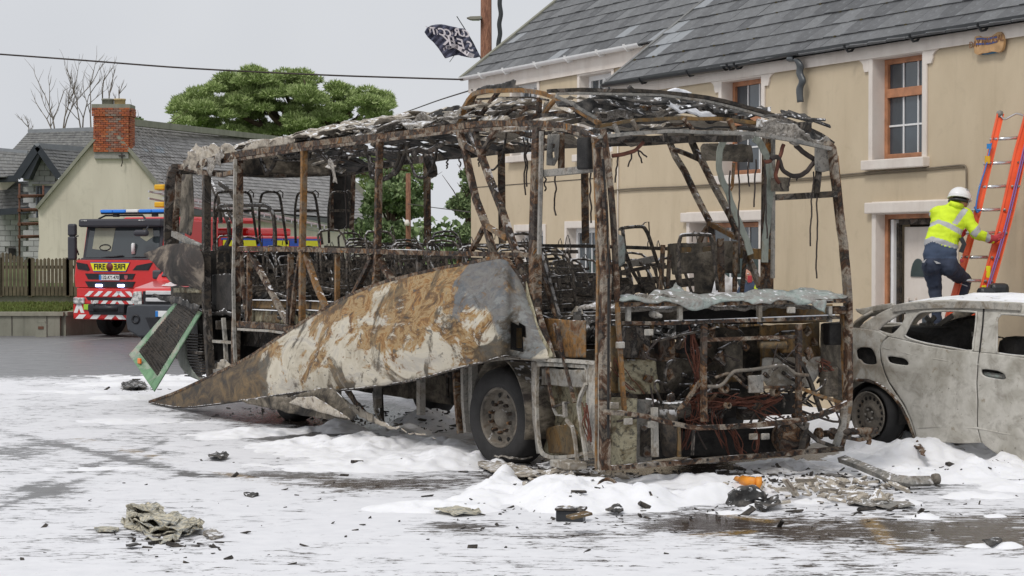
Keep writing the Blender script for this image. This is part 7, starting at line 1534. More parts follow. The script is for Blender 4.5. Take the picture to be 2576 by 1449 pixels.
# roof skin, far side frame, boot slope and spoiler
def CP(x, y, v): return onpl(x, y, C0+cn*v, cn)
ridge = [cz(*p) for p in [(440, 143), (600, 118), (900, 106), (1200, 116), (1460, 133), (1800, 148), (2100, 168)]]
mb = MB(); mb.smooth = True; nn = 14; R = spl2(ridge, 4); vs = []
for x, y in R:
    p = CS(x, y, .015)
    for j in range(nn+1): t_ = j/nn; vs.append(crumple(p+cn*(1.45*t_)+Z*(.055*math.sin(math.pi*t_)+.0), .008, 3))
mb.add(vs, [(i*(nn+1)+j, (i+1)*(nn+1)+j, (i+1)*(nn+1)+j+1, i*(nn+1)+j+1) for i in range(len(R)-1) for j in range(nn)]); o = mb.build('roof', M['car_skin'], CAR); solid(o, .02)
mb = MB(); mb.smooth = True; vs = []; rr = random.Random(4); keepf = lambda i, j: noise.noise(V((i*.23, j*.5, 7.7))) > -.12
for i, (x, y) in enumerate(R[2:]):
    p = CS(x, y, .015)
    for j in range(9): t_ = j/8; q_ = p+cn*(.02+1.4*t_)+Z*(.055*math.sin(math.pi*t_)+.018+.03*noise.noise(V((i*.35, j*.8, 0)))); vs.append(q_ if 0 < j < 8 else q_-Z*.05)
mb.add(vs, [(i*9+j, (i+1)*9+j, (i+1)*9+j+1, i*9+j+1) for i in range(len(R)-3) for j in range(8) if keepf(i, j)]); o = mb.build('roof_foam', M['foam'], CAR); solid(o, .015)
# side runner along the roof edge (paler strip) and spoiler
mb = MB(); mb.bar([CS(*cz(*p), -.02) for p in ((420, 165), (600, 142), (800, 134), (1000, 132), (1200, 138), (1445, 152))], .07, .03, -cn, .004); mb.build('roof_trim', M['pale_steel'], CAR)
cpanel('spoiler', [cz(*p) for p in [(125, 165), (150, 170), (300, 140), (420, 118), (440, 150), (360, 178), (250, 195), (190, 215), (150, 195)]], v=.0, fn=lambda x, y: CP(x, y, .12+.0025*(2250-x)), th=.03)
mb = MB(); mb.smooth = True; P = [(250, 192), (180, 230), (120, 275), (95, 315), (60, 330)]; vs = []
for x, y in [cz(*p) for p in P]:
    for j in range(9): vs.append(CP(x, y, .20)+cn*(1.15*j/8)+Z*.03*math.sin(math.pi*j/8))
mb.add(vs, [(i*9+j, (i+1)*9+j, (i+1)*9+j+1, i*9+j+1) for i in range(len(P)-1) for j in range(8) if i in (0, len(P)-2) or j in (0, 7)]); o = mb.build('tailgate_frame', M['car_skin'], CAR); solid(o, .03)
mb = MB(); mb.smooth = True; P = [(60, 320), (-20, 330), (-60, 420), (-60, 800), (-20, 1000)]; vs = []
for x, y in [cz(*p) for p in P]:
    for j in range(9): vs.append(CP(x, y, .10)+cn*(1.5*j/8)-cb_*0)
mb.add(vs, [(i*9+j, (i+1)*9+j, (i+1)*9+j+1, i*9+j+1) for i in range(len(P)-1) for j in range(8)]); o = mb.build('tailgate', M['car_skin'], CAR); solid(o, .03)
def shiftx(P, dx, dy=0): return [(x+dx, y+dy) for x, y in P]
mb = MB(); sheet(mb, upper, [wr, wf, wq], 5, lambda x, y: CS(x, y, .015)+cn*1.46+V((0, 0, .02))); o = mb.build('upper_frame', M['soot_panel'], CAR); solid(o, .02)
mb = MB(); sheet(mb, [cz(200, 325), cz(700, 458), cz(1110, 514), cz(2100, 600), cz(2100, 1400), cz(600, 1200), cz(200, 1000)], [], 12, lambda x, y: CP(x, y, 1.6)); mb.build('far_side', M['soot_panel'], CAR)
# charred cabin
mb = MB(); rr = random.Random(31)
for (px_, py_, v, sz) in ((700, 470, .5, (.9, .3, .5)), (1000, 500, .7, (.3, .5, .75)), (850, 430, .9, (.5, .5, .4)), (1450, 640, .6, (.35, .5, .7)), (1700, 600, .7, (.3, .5, .8)), (600, 480, 1.0, (.5, .6, .3)), (1300, 640, .9, (.6, .6, .3))):
    bm = MB(); bm.bbox(CP(*cz(px_, py_), v), sz, .12, (cb_, cn, Z)); vs_ = [crumple(V(q_), .06, 4) for q_ in bm.v]; mb.add(vs_, bm.f)
mb.build('charred_seats', M['char'], CAR)
for P in ([(650, 385), (760, 330), (830, 270), (900, 220)], [(760, 330), (690, 230)], [(640, 300), (700, 290), (760, 230)], [(950, 370), (1060, 368)]):
    mb = MB(); mb.bar([CP(*cz(*p), .6) for p in P], .05, .03, -cn); mb.build('cabin_strut', M['grey_steel'], CAR)
for k in range(22):
    a_ = .2+k*.29; mb = MB(); 
mb = MB(); mb.tube([CS(*cz(1150, 690), .05), CS(*cz(1230, 700), .05), CS(*cz(1310, 710), .05)], .03, 7); mb.build('door_lock', M['melt_glass'], CAR)
mb = MB(); mb.bbox(CS(*cz(465, 582), .06), (.3, .06, .1), .01, (cb_, cn, Z)); mb.bbox(CS(*cz(215, 545), .12), (.3, .1, .25), .01, (cb_, cn, Z)); mb.build('filler_well', M['char'], CAR)
# wheel: steel rim with a ring of round holes, collapsed tyre
wc2 = CP(*cz(283, 1010), .10); ax = -cn; wtur = (Matrix.Rotation(math.radians(-8), 3, 'Z') @ ax); ax = wtur
mb = MB(); mb.lathe([(.25, .06), (.275, .09), (.30, .075), (.33, .02), (.335, -.06), (.33, -.14), (.26, -.15)], wc2, ax, 32); mb.v = [(q[0], q[1], max(q[2], .0)) for q in mb.v]; ty = mb.build('wheel', M['tyre'], CAR)
for k in range(7):
    mb = MB(); mb.smooth = True; r0 = .27+.012*k; mb.tube([wc2+ax*(.05-.03*k)+(Z*math.sin(a_)+ax.cross(Z)*math.cos(a_))*(r0+.01*math.sin(a_*7+k)) for a_ in np.linspace(-2.6, .6, 18)], .008, 4); mb.build('tyre_wire', M['dark_wire'], ty)
mb = MB(); mb.lathe([(.252, .10), (.258, .12), (.245, .122), (.232, .09), (.222, .075), (.205, .078), (.15, .072), (.12, .085), (.085, .10), (.078, .075), (.04, .07), (.036, .10), (.001, .10)], wc2, ax, 36); rim = mb.build('rim', M['hub'], ty)
u_ = (Z-ax*ax.z).normalized(); w_ = ax.cross(u_)
for k in range(18):
    a_ = 2*math.pi*k/18; p = wc2+ax*.077+(u_*math.cos(a_)+w_*math.sin(a_))*.185; mb = MB(); mb.lathe([(.019, 0), (.019, .004), (.001, .004)], p, ax, 12); mb.build('rim_hole', M['char'], ty)
for k in range(5):
    a_ = 2*math.pi*k/5+.3; p = wc2+ax*.085+(u_*math.cos(a_)+w_*math.sin(a_))*.058; mb = MB(); mb.lathe([(.012, 0), (.012, .02), (.001, .02)], p, ax, 8); mb.build('wheel_nut', M['grey_steel'], ty)
mb = MB(); mb.smooth = True; vs = []
for i in range(17):
    a_ = math.pi*(-.08+1.16*i/16)
    for v in (.0, .45): vs.append(wc2+cn*(v-.06)+(cb_*math.cos(a_)*.37+Z*math.sin(a_)*.37))
mb.add(vs, [(2*i, 2*i+1, 2*i+3, 2*i+2) for i in range(16)]); mb.build('wheel_well', M['soot'], CAR)
mb = MB(); mb.box(wc2+cn*.45-Z*.05, (.9, .02, .9), (cb_, cn, Z)); mb.build('wheel_well', M['soot'], CAR)
# ---------------- ladder ----------------
M['ladder_orange'] = flat('ladder_orange', (.82, .13, .045), .4, 0, .1, 4)
LD = thing('extension_ladder', 'orange fibreglass extension ladder with silver rungs leaning on the cream wall', 'ladder', tuple(at(2420, 860, 24.4)))
def lz(x, y): return 2213.7+x*.2313, 436+y*.2313    # from the close look at the worker
yb_, yt_ = 24.15, 24.75
def LP(x, y, k): return at(x, y, yb_+(yt_-yb_)*(1-(y-285)/(800-285))+k)
def rail(P, w, k, name='rail'):
    pts = [LP(x, y, k) for x, y in P]; mb = MB(); mb.bar(pts, [w/FL*24.4]*len(pts), .035, (0, -1, 0)); r_ = mb.build(name, M['ladder_orange'], LD)
    for o_ in (-.42, .42):
        mb = MB(); mb.bar([p+V((o_*w/FL*24.4, -.012, 0)) for p in pts], .012, .05, (0, -1, 0)); mb.build('flange', M['ladder_orange'], r_)
    return r_
rail([(2516, 288), (2452, 560), (2425, 660), (2385, 800)], 17, .05)
rail([(2600, 250), (2563, 380), (2528, 540), (2490, 680), (2455, 800)], 24, -.03)
rail([(2612, 250), (2577, 380), (2542, 540), (2504, 680), (2469, 800)], 13, -.10)
for i, (x0, y0, x1, y1) in enumerate(((2490, 351, 2570, 346), (2474, 412, 2552, 408), (2461, 471, 2536, 468), (2444, 529, 2516, 527), (2430, 587, 2504, 585), (2418, 647, 2485, 647), (2396, 705, 2468, 706))):
    mb = MB(); mb.tube([LP(x0, y0, .05), LP(x1, y1, .0)], .021, 8); mb.build('rung', M['chrome'], LD)
    for dx in (11, 27):
        mb = MB(); mb.tube([LP(x1+dx, y1+1, -.06 if dx < 20 else -.125), LP(x1+dx, y1+1, -.075 if dx < 20 else -.14)], .018, 8); mb.build('rung_end', M['grey_steel'], LD)
mb = MB(); mb.lathe([(.045, -.03), (.05, 0), (.045, .03)], LP(2515, 288, .05), V((1, 0, 0)), 12, close=True); mb.build('pulley', M['grey_steel'], LD)
for i in (0, 1):
    mb = MB(); mb.tube([LP(x+i*5, y, -.15) for x, y in spl2([(2592, 300), (2560, 440), (2520, 600), (2478, 740), (2462, 800)], 4)], .008, 5); mb.build('cord', flat('cord_purple', (.22, .14, .38), .7) if i == 0 else bpy.data.materials['cord_purple'], LD)
mb = MB(); mb.tube([LP(x, y, -.02) for x, y in spl2([(2494, 360), (2480, 420), (2462, 480), (2455, 528), (2462, 534)], 4)], .010, 5); mb.tube([LP(x, y, -.03) for x, y in ((2452, 520), (2458, 534), (2468, 530), (2454, 528))], .014, 5); mb.build('cord', flat('cord_blue', (.05, .18, .5), .6), LD)
mb = MB(); mb.tube([LP(x, y, .0) for x, y in spl2([(2518, 292), (2528, 300), (2548, 290), (2562, 286), (2585, 296)], 4)], .012, 6); mb.build('rope', M['alu'], LD)
for (x, y, s_) in ((2486, 684, 1), (2475, 730, .8)): mb = MB(); mb.box(LP(x, y, -.06), (.05, .01, .14*s_)); mb.build('warning_label', M['fluo_yellow'], LD)
mb = MB(); mb.box(LP(2484, 402, -.02), (.06, .03, .09)); mb.build('lock', flat('lock_yellow', (.7, .4, .02), .5), LD); mb = MB(); mb.box(LP(2488, 368, -.02), (.05, .03, .06)); mb.build('rail_clip', flat('clip_blue', (.03, .22, .55), .5), LD)
mb = MB(); 
for c_, s_ in (((2492, 740), (.30, .2, .16)), ((2512, 734), (.22, .2, .20)), ((2478, 745), (.12, .18, .14))): mb.bbox(at(*c_, 23.9), s_, .05)
tag(mb.build('power_saw', M['black_plastic']), 'black power tool standing on the burnt car roof beside the ladder', 'power tool')
# ---------------- people ----------------
def capsule(mb, p0, r0, p1, r1, n=12):
    p0, p1 = V(p0), V(p1); d = p1-p0; L = d.length
    if L < 1e-5: d = Z.copy(); L = 1e-5
    t_ = d.normalized(); prof = []
    for k in range(5): a = -math.pi/2+k*math.pi/8; prof.append((max(.0005, r0*math.cos(a)), r0*math.sin(a)))
    prof.append((r0, 0))
    for k in range(1, 5): a = k*math.pi/8; prof.append((max(.0005, r1*math.cos(a)), L+r1*math.sin(a)))
    mb.lathe(prof, p0, t_, n, True, True)
def ellipsoid(mb, c, r, n=16, m_=10, ax=None):
    c = V(c); X, Y_, Zz = ax or (V((1, 0, 0)), V((0, 1, 0)), Z); vs = []
    for i in range(m_+1):
        a = -math.pi/2+math.pi*i/m_
        for k in range(n):
            b = 2*math.pi*k/n; vs.append(c+X*(r[0]*math.cos(a)*math.cos(b))+Y_*(r[1]*math.cos(a)*math.sin(b))+Zz*(r[2]*math.sin(a)))
    mb.smooth = True; mb.add(vs, [(i*n+k, i*n+(k+1) % n, (i+1)*n+(k+1) % n, (i+1)*n+k) for i in range(m_) for k in range(n)])
def fuse(mb, name, mats, parent, voxel=.012, smooth=6, pick=None, wrinkle=0.0):
    o = mb.build('tmp_fuse', mats[0]); r = o.modifiers.new('r', 'REMESH'); r.mode = 'VOXEL'; r.voxel_size = voxel
    s_ = o.modifiers.new('s', 'SMOOTH'); s_.iterations = smooth; s_.factor = .5
    bpy.context.view_layer.update(); dg = bpy.context.evaluated_depsgraph_get(); me = bpy.data.meshes.new_from_object(o.evaluated_get(dg)); bpy.data.objects.remove(o)
    n = len(me.vertices); co_ = np.empty(n*3, np.float32); me.vertices.foreach_get('co', co_); co_ = co_.reshape(-1, 3)
    if wrinkle:
        for i in range(n):
            p = V(co_[i]); w_ = noise.noise(V((p.x*9, p.y*9, p.z*16)))*wrinkle+noise.noise(p*28)*wrinkle*.4; nn = me.vertices[i].normal; co_[i] += np.array(nn)*w_
        me.vertices.foreach_set('co', co_.ravel())
    me.materials.clear()
    for m_ in mats: me.materials.append(m_)
    if pick:
        mi = [pick(V(p.center)) for p in me.polygons]; me.polygons.foreach_set('material_index', mi)
    me.polygons.foreach_set('use_smooth', [True]*len(me.polygons)); me.transform(rootmat(parent).inverted()); me.update(); me.name = name
    return link(name, me, parent)
M['hivis'] = flat('hivis', (.62, .80, .03), .75, 0, .14, 7, bump=.2); M['reflective'] = flat('reflective', (.42, .42, .43), .5, 0, .08, 8); M['navy'] = flat('navy', (.035, .045, .075), .85, 0, .25, 6, bump=.2); M['navy_top'] = flat('navy_top', (.045, .065, .11), .85, 0, .2, 6)
M['skin'] = flat('skin', (.52, .27, .19), .55, 0, .08, 9); M['hair'] = flat('hair', (.03, .02, .015), .8); M['helmet'] = flat('helmet', (.78, .78, .78), .3, 0, .03, 5); M['glove_red'] = flat('glove_red', (.42, .045, .055), .7, 0, .2, 9); M['hoodie'] = flat('hoodie', (.62, .62, .64), .9, 0, .08, 7); M['boot'] = flat('boot', (.02, .02, .02), .5)
M['hivis2'] = flat('hivis2', (.70, .85, .03), .6, 0, .1, 7)
def head(parent, c, f, r=.105, hair=True, name='head'):
    """c centre, f facing dir; skull, jaw, nose, ears, eyes, mouth"""
    f = V(f).normalized(); s_ = f.cross(Z).normalized(); c = V(c); mb = MB(); ax = (s_, f, Z)
    ellipsoid(mb, c, (r*.76, r*.95, r*1.05), ax=ax); ellipsoid(mb, c+f*r*.25-Z*r*.55, (r*.56, r*.62, r*.55), ax=ax); capsule(mb, c+f*r*.93-Z*r*.05, r*.12, c+f*r*1.08-Z*r*.32, r*.17)
    for k in (-1, 1): ellipsoid(mb, c+s_*k*r*.78-f*r*.02-Z*r*.15, (r*.12, r*.2, r*.3), ax=ax)
    capsule(mb, c+f*r*.80-Z*r*.72, r*.14, c+f*r*.82-Z*r*.62, r*.14); capsule(mb, c-Z*r*.6, r*.5, c-Z*r*1.6-f*r*.15, r*.52)
    h = fuse(mb, name, [M['skin']], parent, .008, 3)
    for k in (-1, 1): m2 = MB(); ellipsoid(m2, c+s_*k*r*.32+f*r*.87, (r*.12, r*.06, r*.07), ax=ax); m2.build('eye', M['white_paint'], parent)
    m2 = MB(); ellipsoid(m2, c+f*r*.95-Z*r*.6, (r*.25, r*.05, r*.05), ax=ax); m2.build('mouth', flat('lips', (.35, .12, .10), .6), parent)
    if hair: m2 = MB(); ellipsoid(m2, c-f*r*.10+Z*r*.18, (r*.84, r*.98, r*1.0), ax=ax); m2.v = [tuple(q) for q in m2.v]; fuse(m2, 'hair', [M['hair']], parent, .012, 1)
    return h
def glove(parent, wrist, palmc, curl_dir, grip_axis, back, mat, name='glove'):
    """palm with four curled fingers and a thumb"""
    wrist, palmc = V(wrist), V(palmc); d = (palmc-wrist).normalized(); g = V(grip_axis).normalized(); bk = V(back).normalized(); mb = MB()
    capsule(mb, wrist, .036, wrist.lerp(palmc, .5), .034)
    for k in (-1.2, 0, 1.2): capsule(mb, wrist.lerp(palmc, .5)+g*k*.018, .02, palmc+g*k*.026, .02)
    for i, L in enumerate((.85, 1.0, .95, .75)):
        b0 = palmc+g*(i-1.5)*.023+d*.01; p1 = b0+d*.038*L+bk*.005; p2 = p1+d*.015*L-bk*.030*L; p3 = p2-d*.018*L-bk*.018*L
        capsule(mb, b0, .0115, p1, .0105); capsule(mb, p1, .0105, p2, .010); capsule(mb, p2, .010, p3, .009)
    t0 = wrist.lerp(palmc, .45)-g*.035; t1 = t0+d*.03-g*.02-bk*.015; t2 = t1+d*.03+g*.008-bk*.02; capsule(mb, t0, .015, t1, .013); capsule(mb, t1, .013, t2, .011)
    return fuse(mb, name, [mat], parent, .0055, 2)
# the worker on the ladder
def wz(x, y, Y): return at(*lz(x, y), Y)
WK = thing('person', 'worker in yellow high-visibility jacket, white helmet and navy trousers climbing the orange ladder', 'person', tuple(wz(640, 1700, 24.1)))
mb = MB(); cz0 = capsule
sh_l, sh_r = wz(612, 440, 24.22), wz(925, 452, 24.20); hip_l, hip_r = wz(545, 985, 24.05), wz(770, 975, 24.05)
# trunk as several overlapping masses
for (x, y, Y, rx, ry, rz) in ((760, 470, 24.22, .185, .13, .15), (735, 560, 24.18, .205, .14, .17), (700, 660, 24.12, .205, .14, .17), (665, 770, 24.08, .20, .14, .17), (650, 880, 24.05, .205, .145, .14), (655, 960, 24.04, .19, .15, .12), (800, 395, 24.25, .11, .10, .10)):
    ellipsoid(mb, wz(x, y, Y), (rx, ry, rz))
cz0(mb, sh_l, .085, wz(760, 400, 24.25), .075); cz0(mb, sh_r, .085, wz(830, 400, 24.25), .07); cz0(mb, wz(820, 400, 24.26), .065, wz(850, 320, 24.30), .055)
el_r, wr_r = wz(1040, 650, 24.16), wz(1215, 722, 24.25)
cz0(mb, sh_r, .085, el_r, .072); cz0(mb, el_r, .072, wr_r, .048)
el_l = wz(640, 600, 24.50); wr_l = wz(860, 690, 24.62); cz0(mb, sh_l, .082, el_l, .065); cz0(mb, el_l, .065, wr_l, .045)
kn_l, an_l = wz(600, 1270, 24.10), wz(620, 1640, 23.98); kn_r, an_r = wz(925, 1170, 24.40), wz(830, 1520, 24.22)
cz0(mb, wz(560, 1010, 24.05), .115, kn_l, .082); cz0(mb, kn_l, .080, an_l, .062); cz0(mb, wz(745, 1010, 24.06), .118, kn_r, .084); cz0(mb, kn_r, .082, an_r, .06)
ellipsoid(mb, wz(560, 1000, 24.0), (.11, .12, .13)); ellipsoid(mb, wz(740, 1000, 24.0), (.12, .12, .13))
bandP = [[(440, 770), (450, 730), (570, 685), (700, 725), (900, 800), (900, 850), (800, 810), (680, 780), (570, 740), (450, 800)], [(490, 600), (500, 560), (640, 500), (760, 540), (960, 650), (930, 700), (870, 665), (750, 600), (640, 545), (500, 600)], [(905, 370), (960, 400), (840, 560), (780, 545)], [(505, 600), (530, 420), (550, 420), (530, 600)]]
armP = [[(1090, 535), (1140, 570), (1040, 700), (980, 660)], [(1170, 630), (1215, 650), (1190, 790), (1140, 770)]]
navyP = [(400, 820), (450, 795), (570, 740), (700, 790), (840, 820), (870, 850), (880, 1000), (400, 1000)]
def toz(p): 
    x, y = proj(np.array([tuple(p)])); return (x[0]-2213.7)/.2313, (y[0]-436)/.2313
def pickW(p):
    x, y = toz(p)
    if y > 925+.03*(x-640) or (x > 880 and y > 850): return 2
    if x > 960 and y > 500:
        return 1 if any(inpoly(x, y, q_) for q_ in armP) else 0
    if inpoly(x, y, navyP) and not inpoly(x, y, bandP[0]): return 3
    return 1 if any(inpoly(x, y, q_) for q_ in bandP) else 0
fuse(mb, 'body', [M['hivis'], M['reflective'], M['navy'], M['navy_top']], WK, .0125, 5, pickW, .012)
for P in ([(455, 965), (505, 935), (480, 975)], [(585, 950), (610, 955), (665, 980), (615, 985)], [(870, 1195), (955, 1225), (950, 1232), (880, 1205)]):
    mb = MB(); mb.prism([wz(x, y, 23.875 if y < 1100 else 24.2) for x, y in P], (0, .02, 0)); mb.build('reflective_flash', M['reflective'], WK)
mb = MB(); mb.bbox(wz(888, 950, 23.93), (.04, .03, .04), .01); mb.build('red_tag', M['glove_red'], WK)
mb = MB(); mb.bar([wz(880, 700, 24.0), wz(915, 770, 24.0), wz(880, 860, 24.0)], .05, .03, (0, -1, 0)); mb.build('harness_strap', M['black_plastic'], WK)
hd = wz(880, 290, 24.32); head(WK, hd, (.55, .8, -.35))
mb = MB(); hx = V((.55, .8, 0)).normalized(); hs = hx.cross(Z); tilt = Matrix.Rotation(math.radians(-14), 3, hs); axh = (hs, tilt @ hx, tilt @ Z); hc = wz(868, 262, 24.31)
vs = []; n = 24; fs_ = []
for i in range(9):
    a = math.pi/2*i/8*.98
    for k in range(n): b = 2*math.pi*k/n; vs.append(hc+axh[0]*(.128*math.cos(a)*math.cos(b))+axh[1]*(.155*math.cos(a)*math.sin(b))+axh[2]*(.132*math.sin(a)-.015))
mb.smooth = True; mb.add(vs, [(i*n+k, i*n+(k+1) % n, (i+1)*n+(k+1) % n, (i+1)*n+k) for i in range(8) for k in range(n)]); ho = mb.build('helmet', M['helmet'], WK); solid(ho, .012)
mb = MB(); mb.tube([hc+axh[0]*(.132*math.cos(b))+axh[1]*(.159*math.sin(b))-axh[2]*.018 for b in np.linspace(0, 2*math.pi, 25)], .010, 6); mb.build('helmet_rim', M['helmet'], ho)
for a, b in ((.75, -.3), (.75, .1)): 
    mb = MB(); p = hc+axh[0]*(.131*math.cos(a)*math.cos(b))+axh[1]*(.158*math.cos(a)*math.sin(b))+axh[2]*(.134*math.sin(a)-.013); mb.bbox(p, (.012, .045, .03), .005, axh); mb.build('vent', M['reflective'], ho)
mb = MB(); mb.tube([hc-axh[2]*.03+axh[0]*.11*math.cos(b)+axh[1]*.135*math.sin(b)-axh[2]*.03 for b in np.linspace(-2.9, -.2, 12)], .02, 6); mb.build('head_band', M['black_plastic'], ho)
mb = MB(); mb.tube([hc+axh[0]*.12-axh[2]*.02, hd+axh[0]*.095-axh[2]*.06, hd+axh[1]*.07-axh[2]*.12], .007, 5); mb.build('chin_strap', M['reflective'], ho)
mb = MB(); mb.tube([wz(760, 330, 24.16), wz(820, 345, 24.13), wz(890, 360, 24.18)], .035, 7); mb.build('collar', M['hivis'], WK)
glove(WK, wr_r, wz(1300, 690, 24.24), None, (.25, 0, .97), (.3, -.9, .2), M['glove_red'])
glove(WK, wr_l, wz(900, 660, 24.62), None, (.25, 0, .97), (0, -1, 0), M['glove_red'])
mb = MB(); capsule(mb, wr_r.lerp(el_r, .12), .056, wr_r.lerp(wz(1300, 690, 24.24), .3), .044); fuse(mb, 'cuff', [M['glove_red']], WK, .01, 2)
for a in (an_l, an_r): mb = MB(); capsule(mb, a+V((0, -.05, -.05)), .055, a+V((.05, .17, -.07)), .045); capsule(mb, a, .06, a+V((0, 0, -.06)), .06); fuse(mb, 'boot', [M['boot']], WK, .01, 2)
# figures behind the coach
def standing(label, loc, f, H, top, legs, arms, pick=None, extra=None):
    k = H/1.78; T = thing('person', label, 'person', tuple(loc)); f = V(f).normalized(); s_ = f.cross(Z).normalized(); L = V(loc)
    def P(x, y, z): return L+(s_*x+f*y+Z*z)*k
    mb = MB()
    for z, rx, ry in ((.98, .165, .12), (1.10, .165, .12), (1.22, .18, .125), (1.34, .19, .125), (1.43, .15, .10)): ellipsoid(mb, P(0, 0, z), (rx*k, ry*k, .13*k), ax=(s_, f, Z))
    for g in (-1, 1):
        capsule(mb, P(.09*g, 0, .92), .095*k, P(.10*g, .02, .50), .068*k); capsule(mb, P(.10*g, .02, .50), .066*k, P(.11*g, -.02, .10), .048*k); capsule(mb, P(.11*g, -.04, .05), .05*k, P(.12*g, .14, .04), .042*k)
        a = arms[g]; capsule(mb, P(.19*g, 0, 1.42), .068*k, P(*a[0]), .052*k); capsule(mb, P(*a[0]), .050*k, P(*a[1]), .036*k)
    capsule(mb, P(0, 0, 1.44), .07*k, P(0, .02, 1.54), .06*k)
    def pk_(p):
        q_ = (p-L)/k; z = q_.z
        if z < .09: return 2
        if z < .93: return 1
        return pick(q_, s_, f) if pick else 0
    fuse(mb, 'body', [top, legs, M['boot']]+([M['hivis2'], M['reflective']] if pick else []), T, .014, 4, pk_, .008)
    head(T, P(0, .03, 1.66), f, .108*k)
    for g in (-1, 1):
        a = arms[g]; w_, e = P(*a[1]), P(*a[0]); d = (w_-e).normalized(); glove(T, w_, w_+d*.07, None, s_ if abs(d.dot(s_)) < .7 else Z, f, M['skin'], 'hand')
    return T
standing('person in a pale grey hoodie standing in the doorway behind the coach', (at(1812, 700, 30.4).x, 30.4, .30), (-.1, -1, 0), 1.80, M['hoodie'], M['navy'], {-1: ((-.27, .02, 1.15), (-.16, .22, 1.05)), 1: ((.27, .02, 1.15), (.24, .12, .88))})
def fp(q_, s_, f):
    z = q_.z; lat = q_.dot(s_)
    if 1.10 < z < 1.15 or 1.02 < z < 1.05: return 3
    if 1.05 <= z <= 1.10: return 4 if abs(lat) < .4 else 0
    if abs(abs(lat)-.12) < .02 and z > 1.15: return 3
    return 0
ffm = standing('firefighter in dark navy jacket with yellow stripes talking behind the coach', (at(1892, 700, 29.6).x, 29.6, .22), (-.75, -.65, 0), 1.78, M['navy_top'], M['navy'], {-1: ((-.30, .05, 1.17), (-.12, .26, 1.12)), 1: ((.29, .05, 1.15), (.08, .28, 1.10))}, fp)
mb = MB(); mb.bbox(at(1886, 702, 29.35), (.06, .05, .10), .01); mb.build('radio', M['glove_red'], ffm)
# ---------------- loose wreckage on the ground ----------------
def debris(name, label, cat, parts, mat, group=None):
    pass
def blob(name, mat, pxy, size, seed, amp=.25, flat_=.35, parent=None, z=0.0, sub=3, sc_=3.0):
    c = gnd(pxy[0], pxy[1], 0)+Z*z; bm = bmesh.new(); bmesh.ops.create_icosphere(bm, subdivisions=sub, radius=1); mb = MB(); bm.verts.index_update()
    vs = []
    for v in bm.verts:
        q_ = V((v.co.x*size[0], v.co.y*size[1], v.co.z*size[2])); d = noise.noise_vector(V((q_.x, q_.y, q_.z*2))*sc_/max(size)*.6+V((seed, 0, seed)))*amp*max(size)
        r_ = abs(noise.noise(q_*sc_*2/max(size)+V((0, seed, 0))))*amp*.6*max(size); p = q_+V((d.x, d.y, d.z*.5))-V((0, 0, 0))+V((0, 0, r_)); vs.append(c+V((p.x, p.y, max(p.z, -.01))))
    mb.add(vs, [[v.index for v in f.verts] for f in bm.faces]); bm.free(); return mb.build(name, mat, parent)
def slab(name, mat, P, h, t_=.012, amp=.02, parent=None, curl=0.0, seed=0):
    """torn flat piece: pixel outline laid on the ground, lifted and crumpled"""
    mb = MB(); cx = sum(p[0] for p in P)/len(P); cy = sum(p[1] for p in P)/len(P); w_ = max(abs(p[0]-cx) for p in P)
    sheet(mb, P, [], max(2.0, w_/9), lambda x, y: crumple(gnd(x, y, 0)+Z*(h+curl*((x-cx)/w_)**2), amp, 6, seed), smooth=False); o = mb.build(name, mat, parent); solid(o, t_); return o
M['fibre'] = burnt('fibre', [(.05, .06, .065), (.50, .45, .33), (.14, .15, .15), (.62, .56, .42), (.46, .46, .42), (.10, .11, .115), (.66, .58, .42)], 6, .0, .9, .08, .9, 1.0, stretch=(1, 1.4, 2))
db = thing('wreckage_lump', 'flaky cream and grey lump of burnt fibreglass lying alone in the near left foam', 'debris', tuple(gnd(405, 1345)))
rr = random.Random(8)
LY = [([(300, 1318), (318, 1298), (350, 1292), (400, 1290), (450, 1312), (500, 1330), (512, 1340), (480, 1352), (420, 1350), (370, 1345), (330, 1335)], .03), ([(308, 1322), (330, 1305), (400, 1300), (460, 1322), (505, 1338), (470, 1352), (400, 1346), (350, 1338)], .07), ([(318, 1322), (345, 1303), (395, 1304), (440, 1322), (450, 1338), (390, 1340), (350, 1332)], .11), ([(322, 1312), (350, 1304), (388, 1308), (405, 1320), (370, 1326), (335, 1322)], .145), ([(352, 1345), (400, 1352), (470, 1352), (450, 1366), (400, 1370), (365, 1358)], .03), ([(448, 1342), (500, 1332), (514, 1328), (506, 1342), (460, 1352)], .08)]
for i, (P, h) in enumerate(LY): slab('flake', M['fibre'], P, h*.8, .010, .075, db, .0, i*3)
slab('flake', M['fibre'], [(232, 1336), (262, 1331), (300, 1334), (290, 1343), (250, 1342)], .02, .015, .02, db); slab('flake', M['black_flake'], [(306, 1378), (340, 1376), (356, 1380), (330, 1384)], .02, .012, .015, db); slab('flake', M['insulation'], [(506, 1345), (540, 1340), (565, 1352), (530, 1360)], .015, .02, .02, db)
bx = thing('battery_box', 'black plastic battery box with brown lid in front of the foam heap', 'box', tuple(gnd(1435, 1312)))
def gb(mb, P0, P1, z0, z1, w_):   # box on ground between two pixel points
    a, b = gnd(*P0), gnd(*P1); d = (b-a).normalized(); n_ = d.cross(Z); c = (a+b)/2+n_*-w_/2+Z*(z0+z1)/2; mb.bbox(c, ((b-a).length, w_, z1-z0), .008, (d, n_, Z))
mb = MB(); gb(mb, (1398, 1312), (1466, 1314), 0, .09, .13); mb.build('case', M['black_plastic'], bx)
mb = MB(); gb(mb, (1395, 1313), (1470, 1315), .09, .115, .16); mb.build('lid', M['dark_beam'], bx)
mb = MB(); 
for k in range(2): gb(mb, (1412+k*16, 1311), (1420+k*16, 1311), .115, .122, .06)
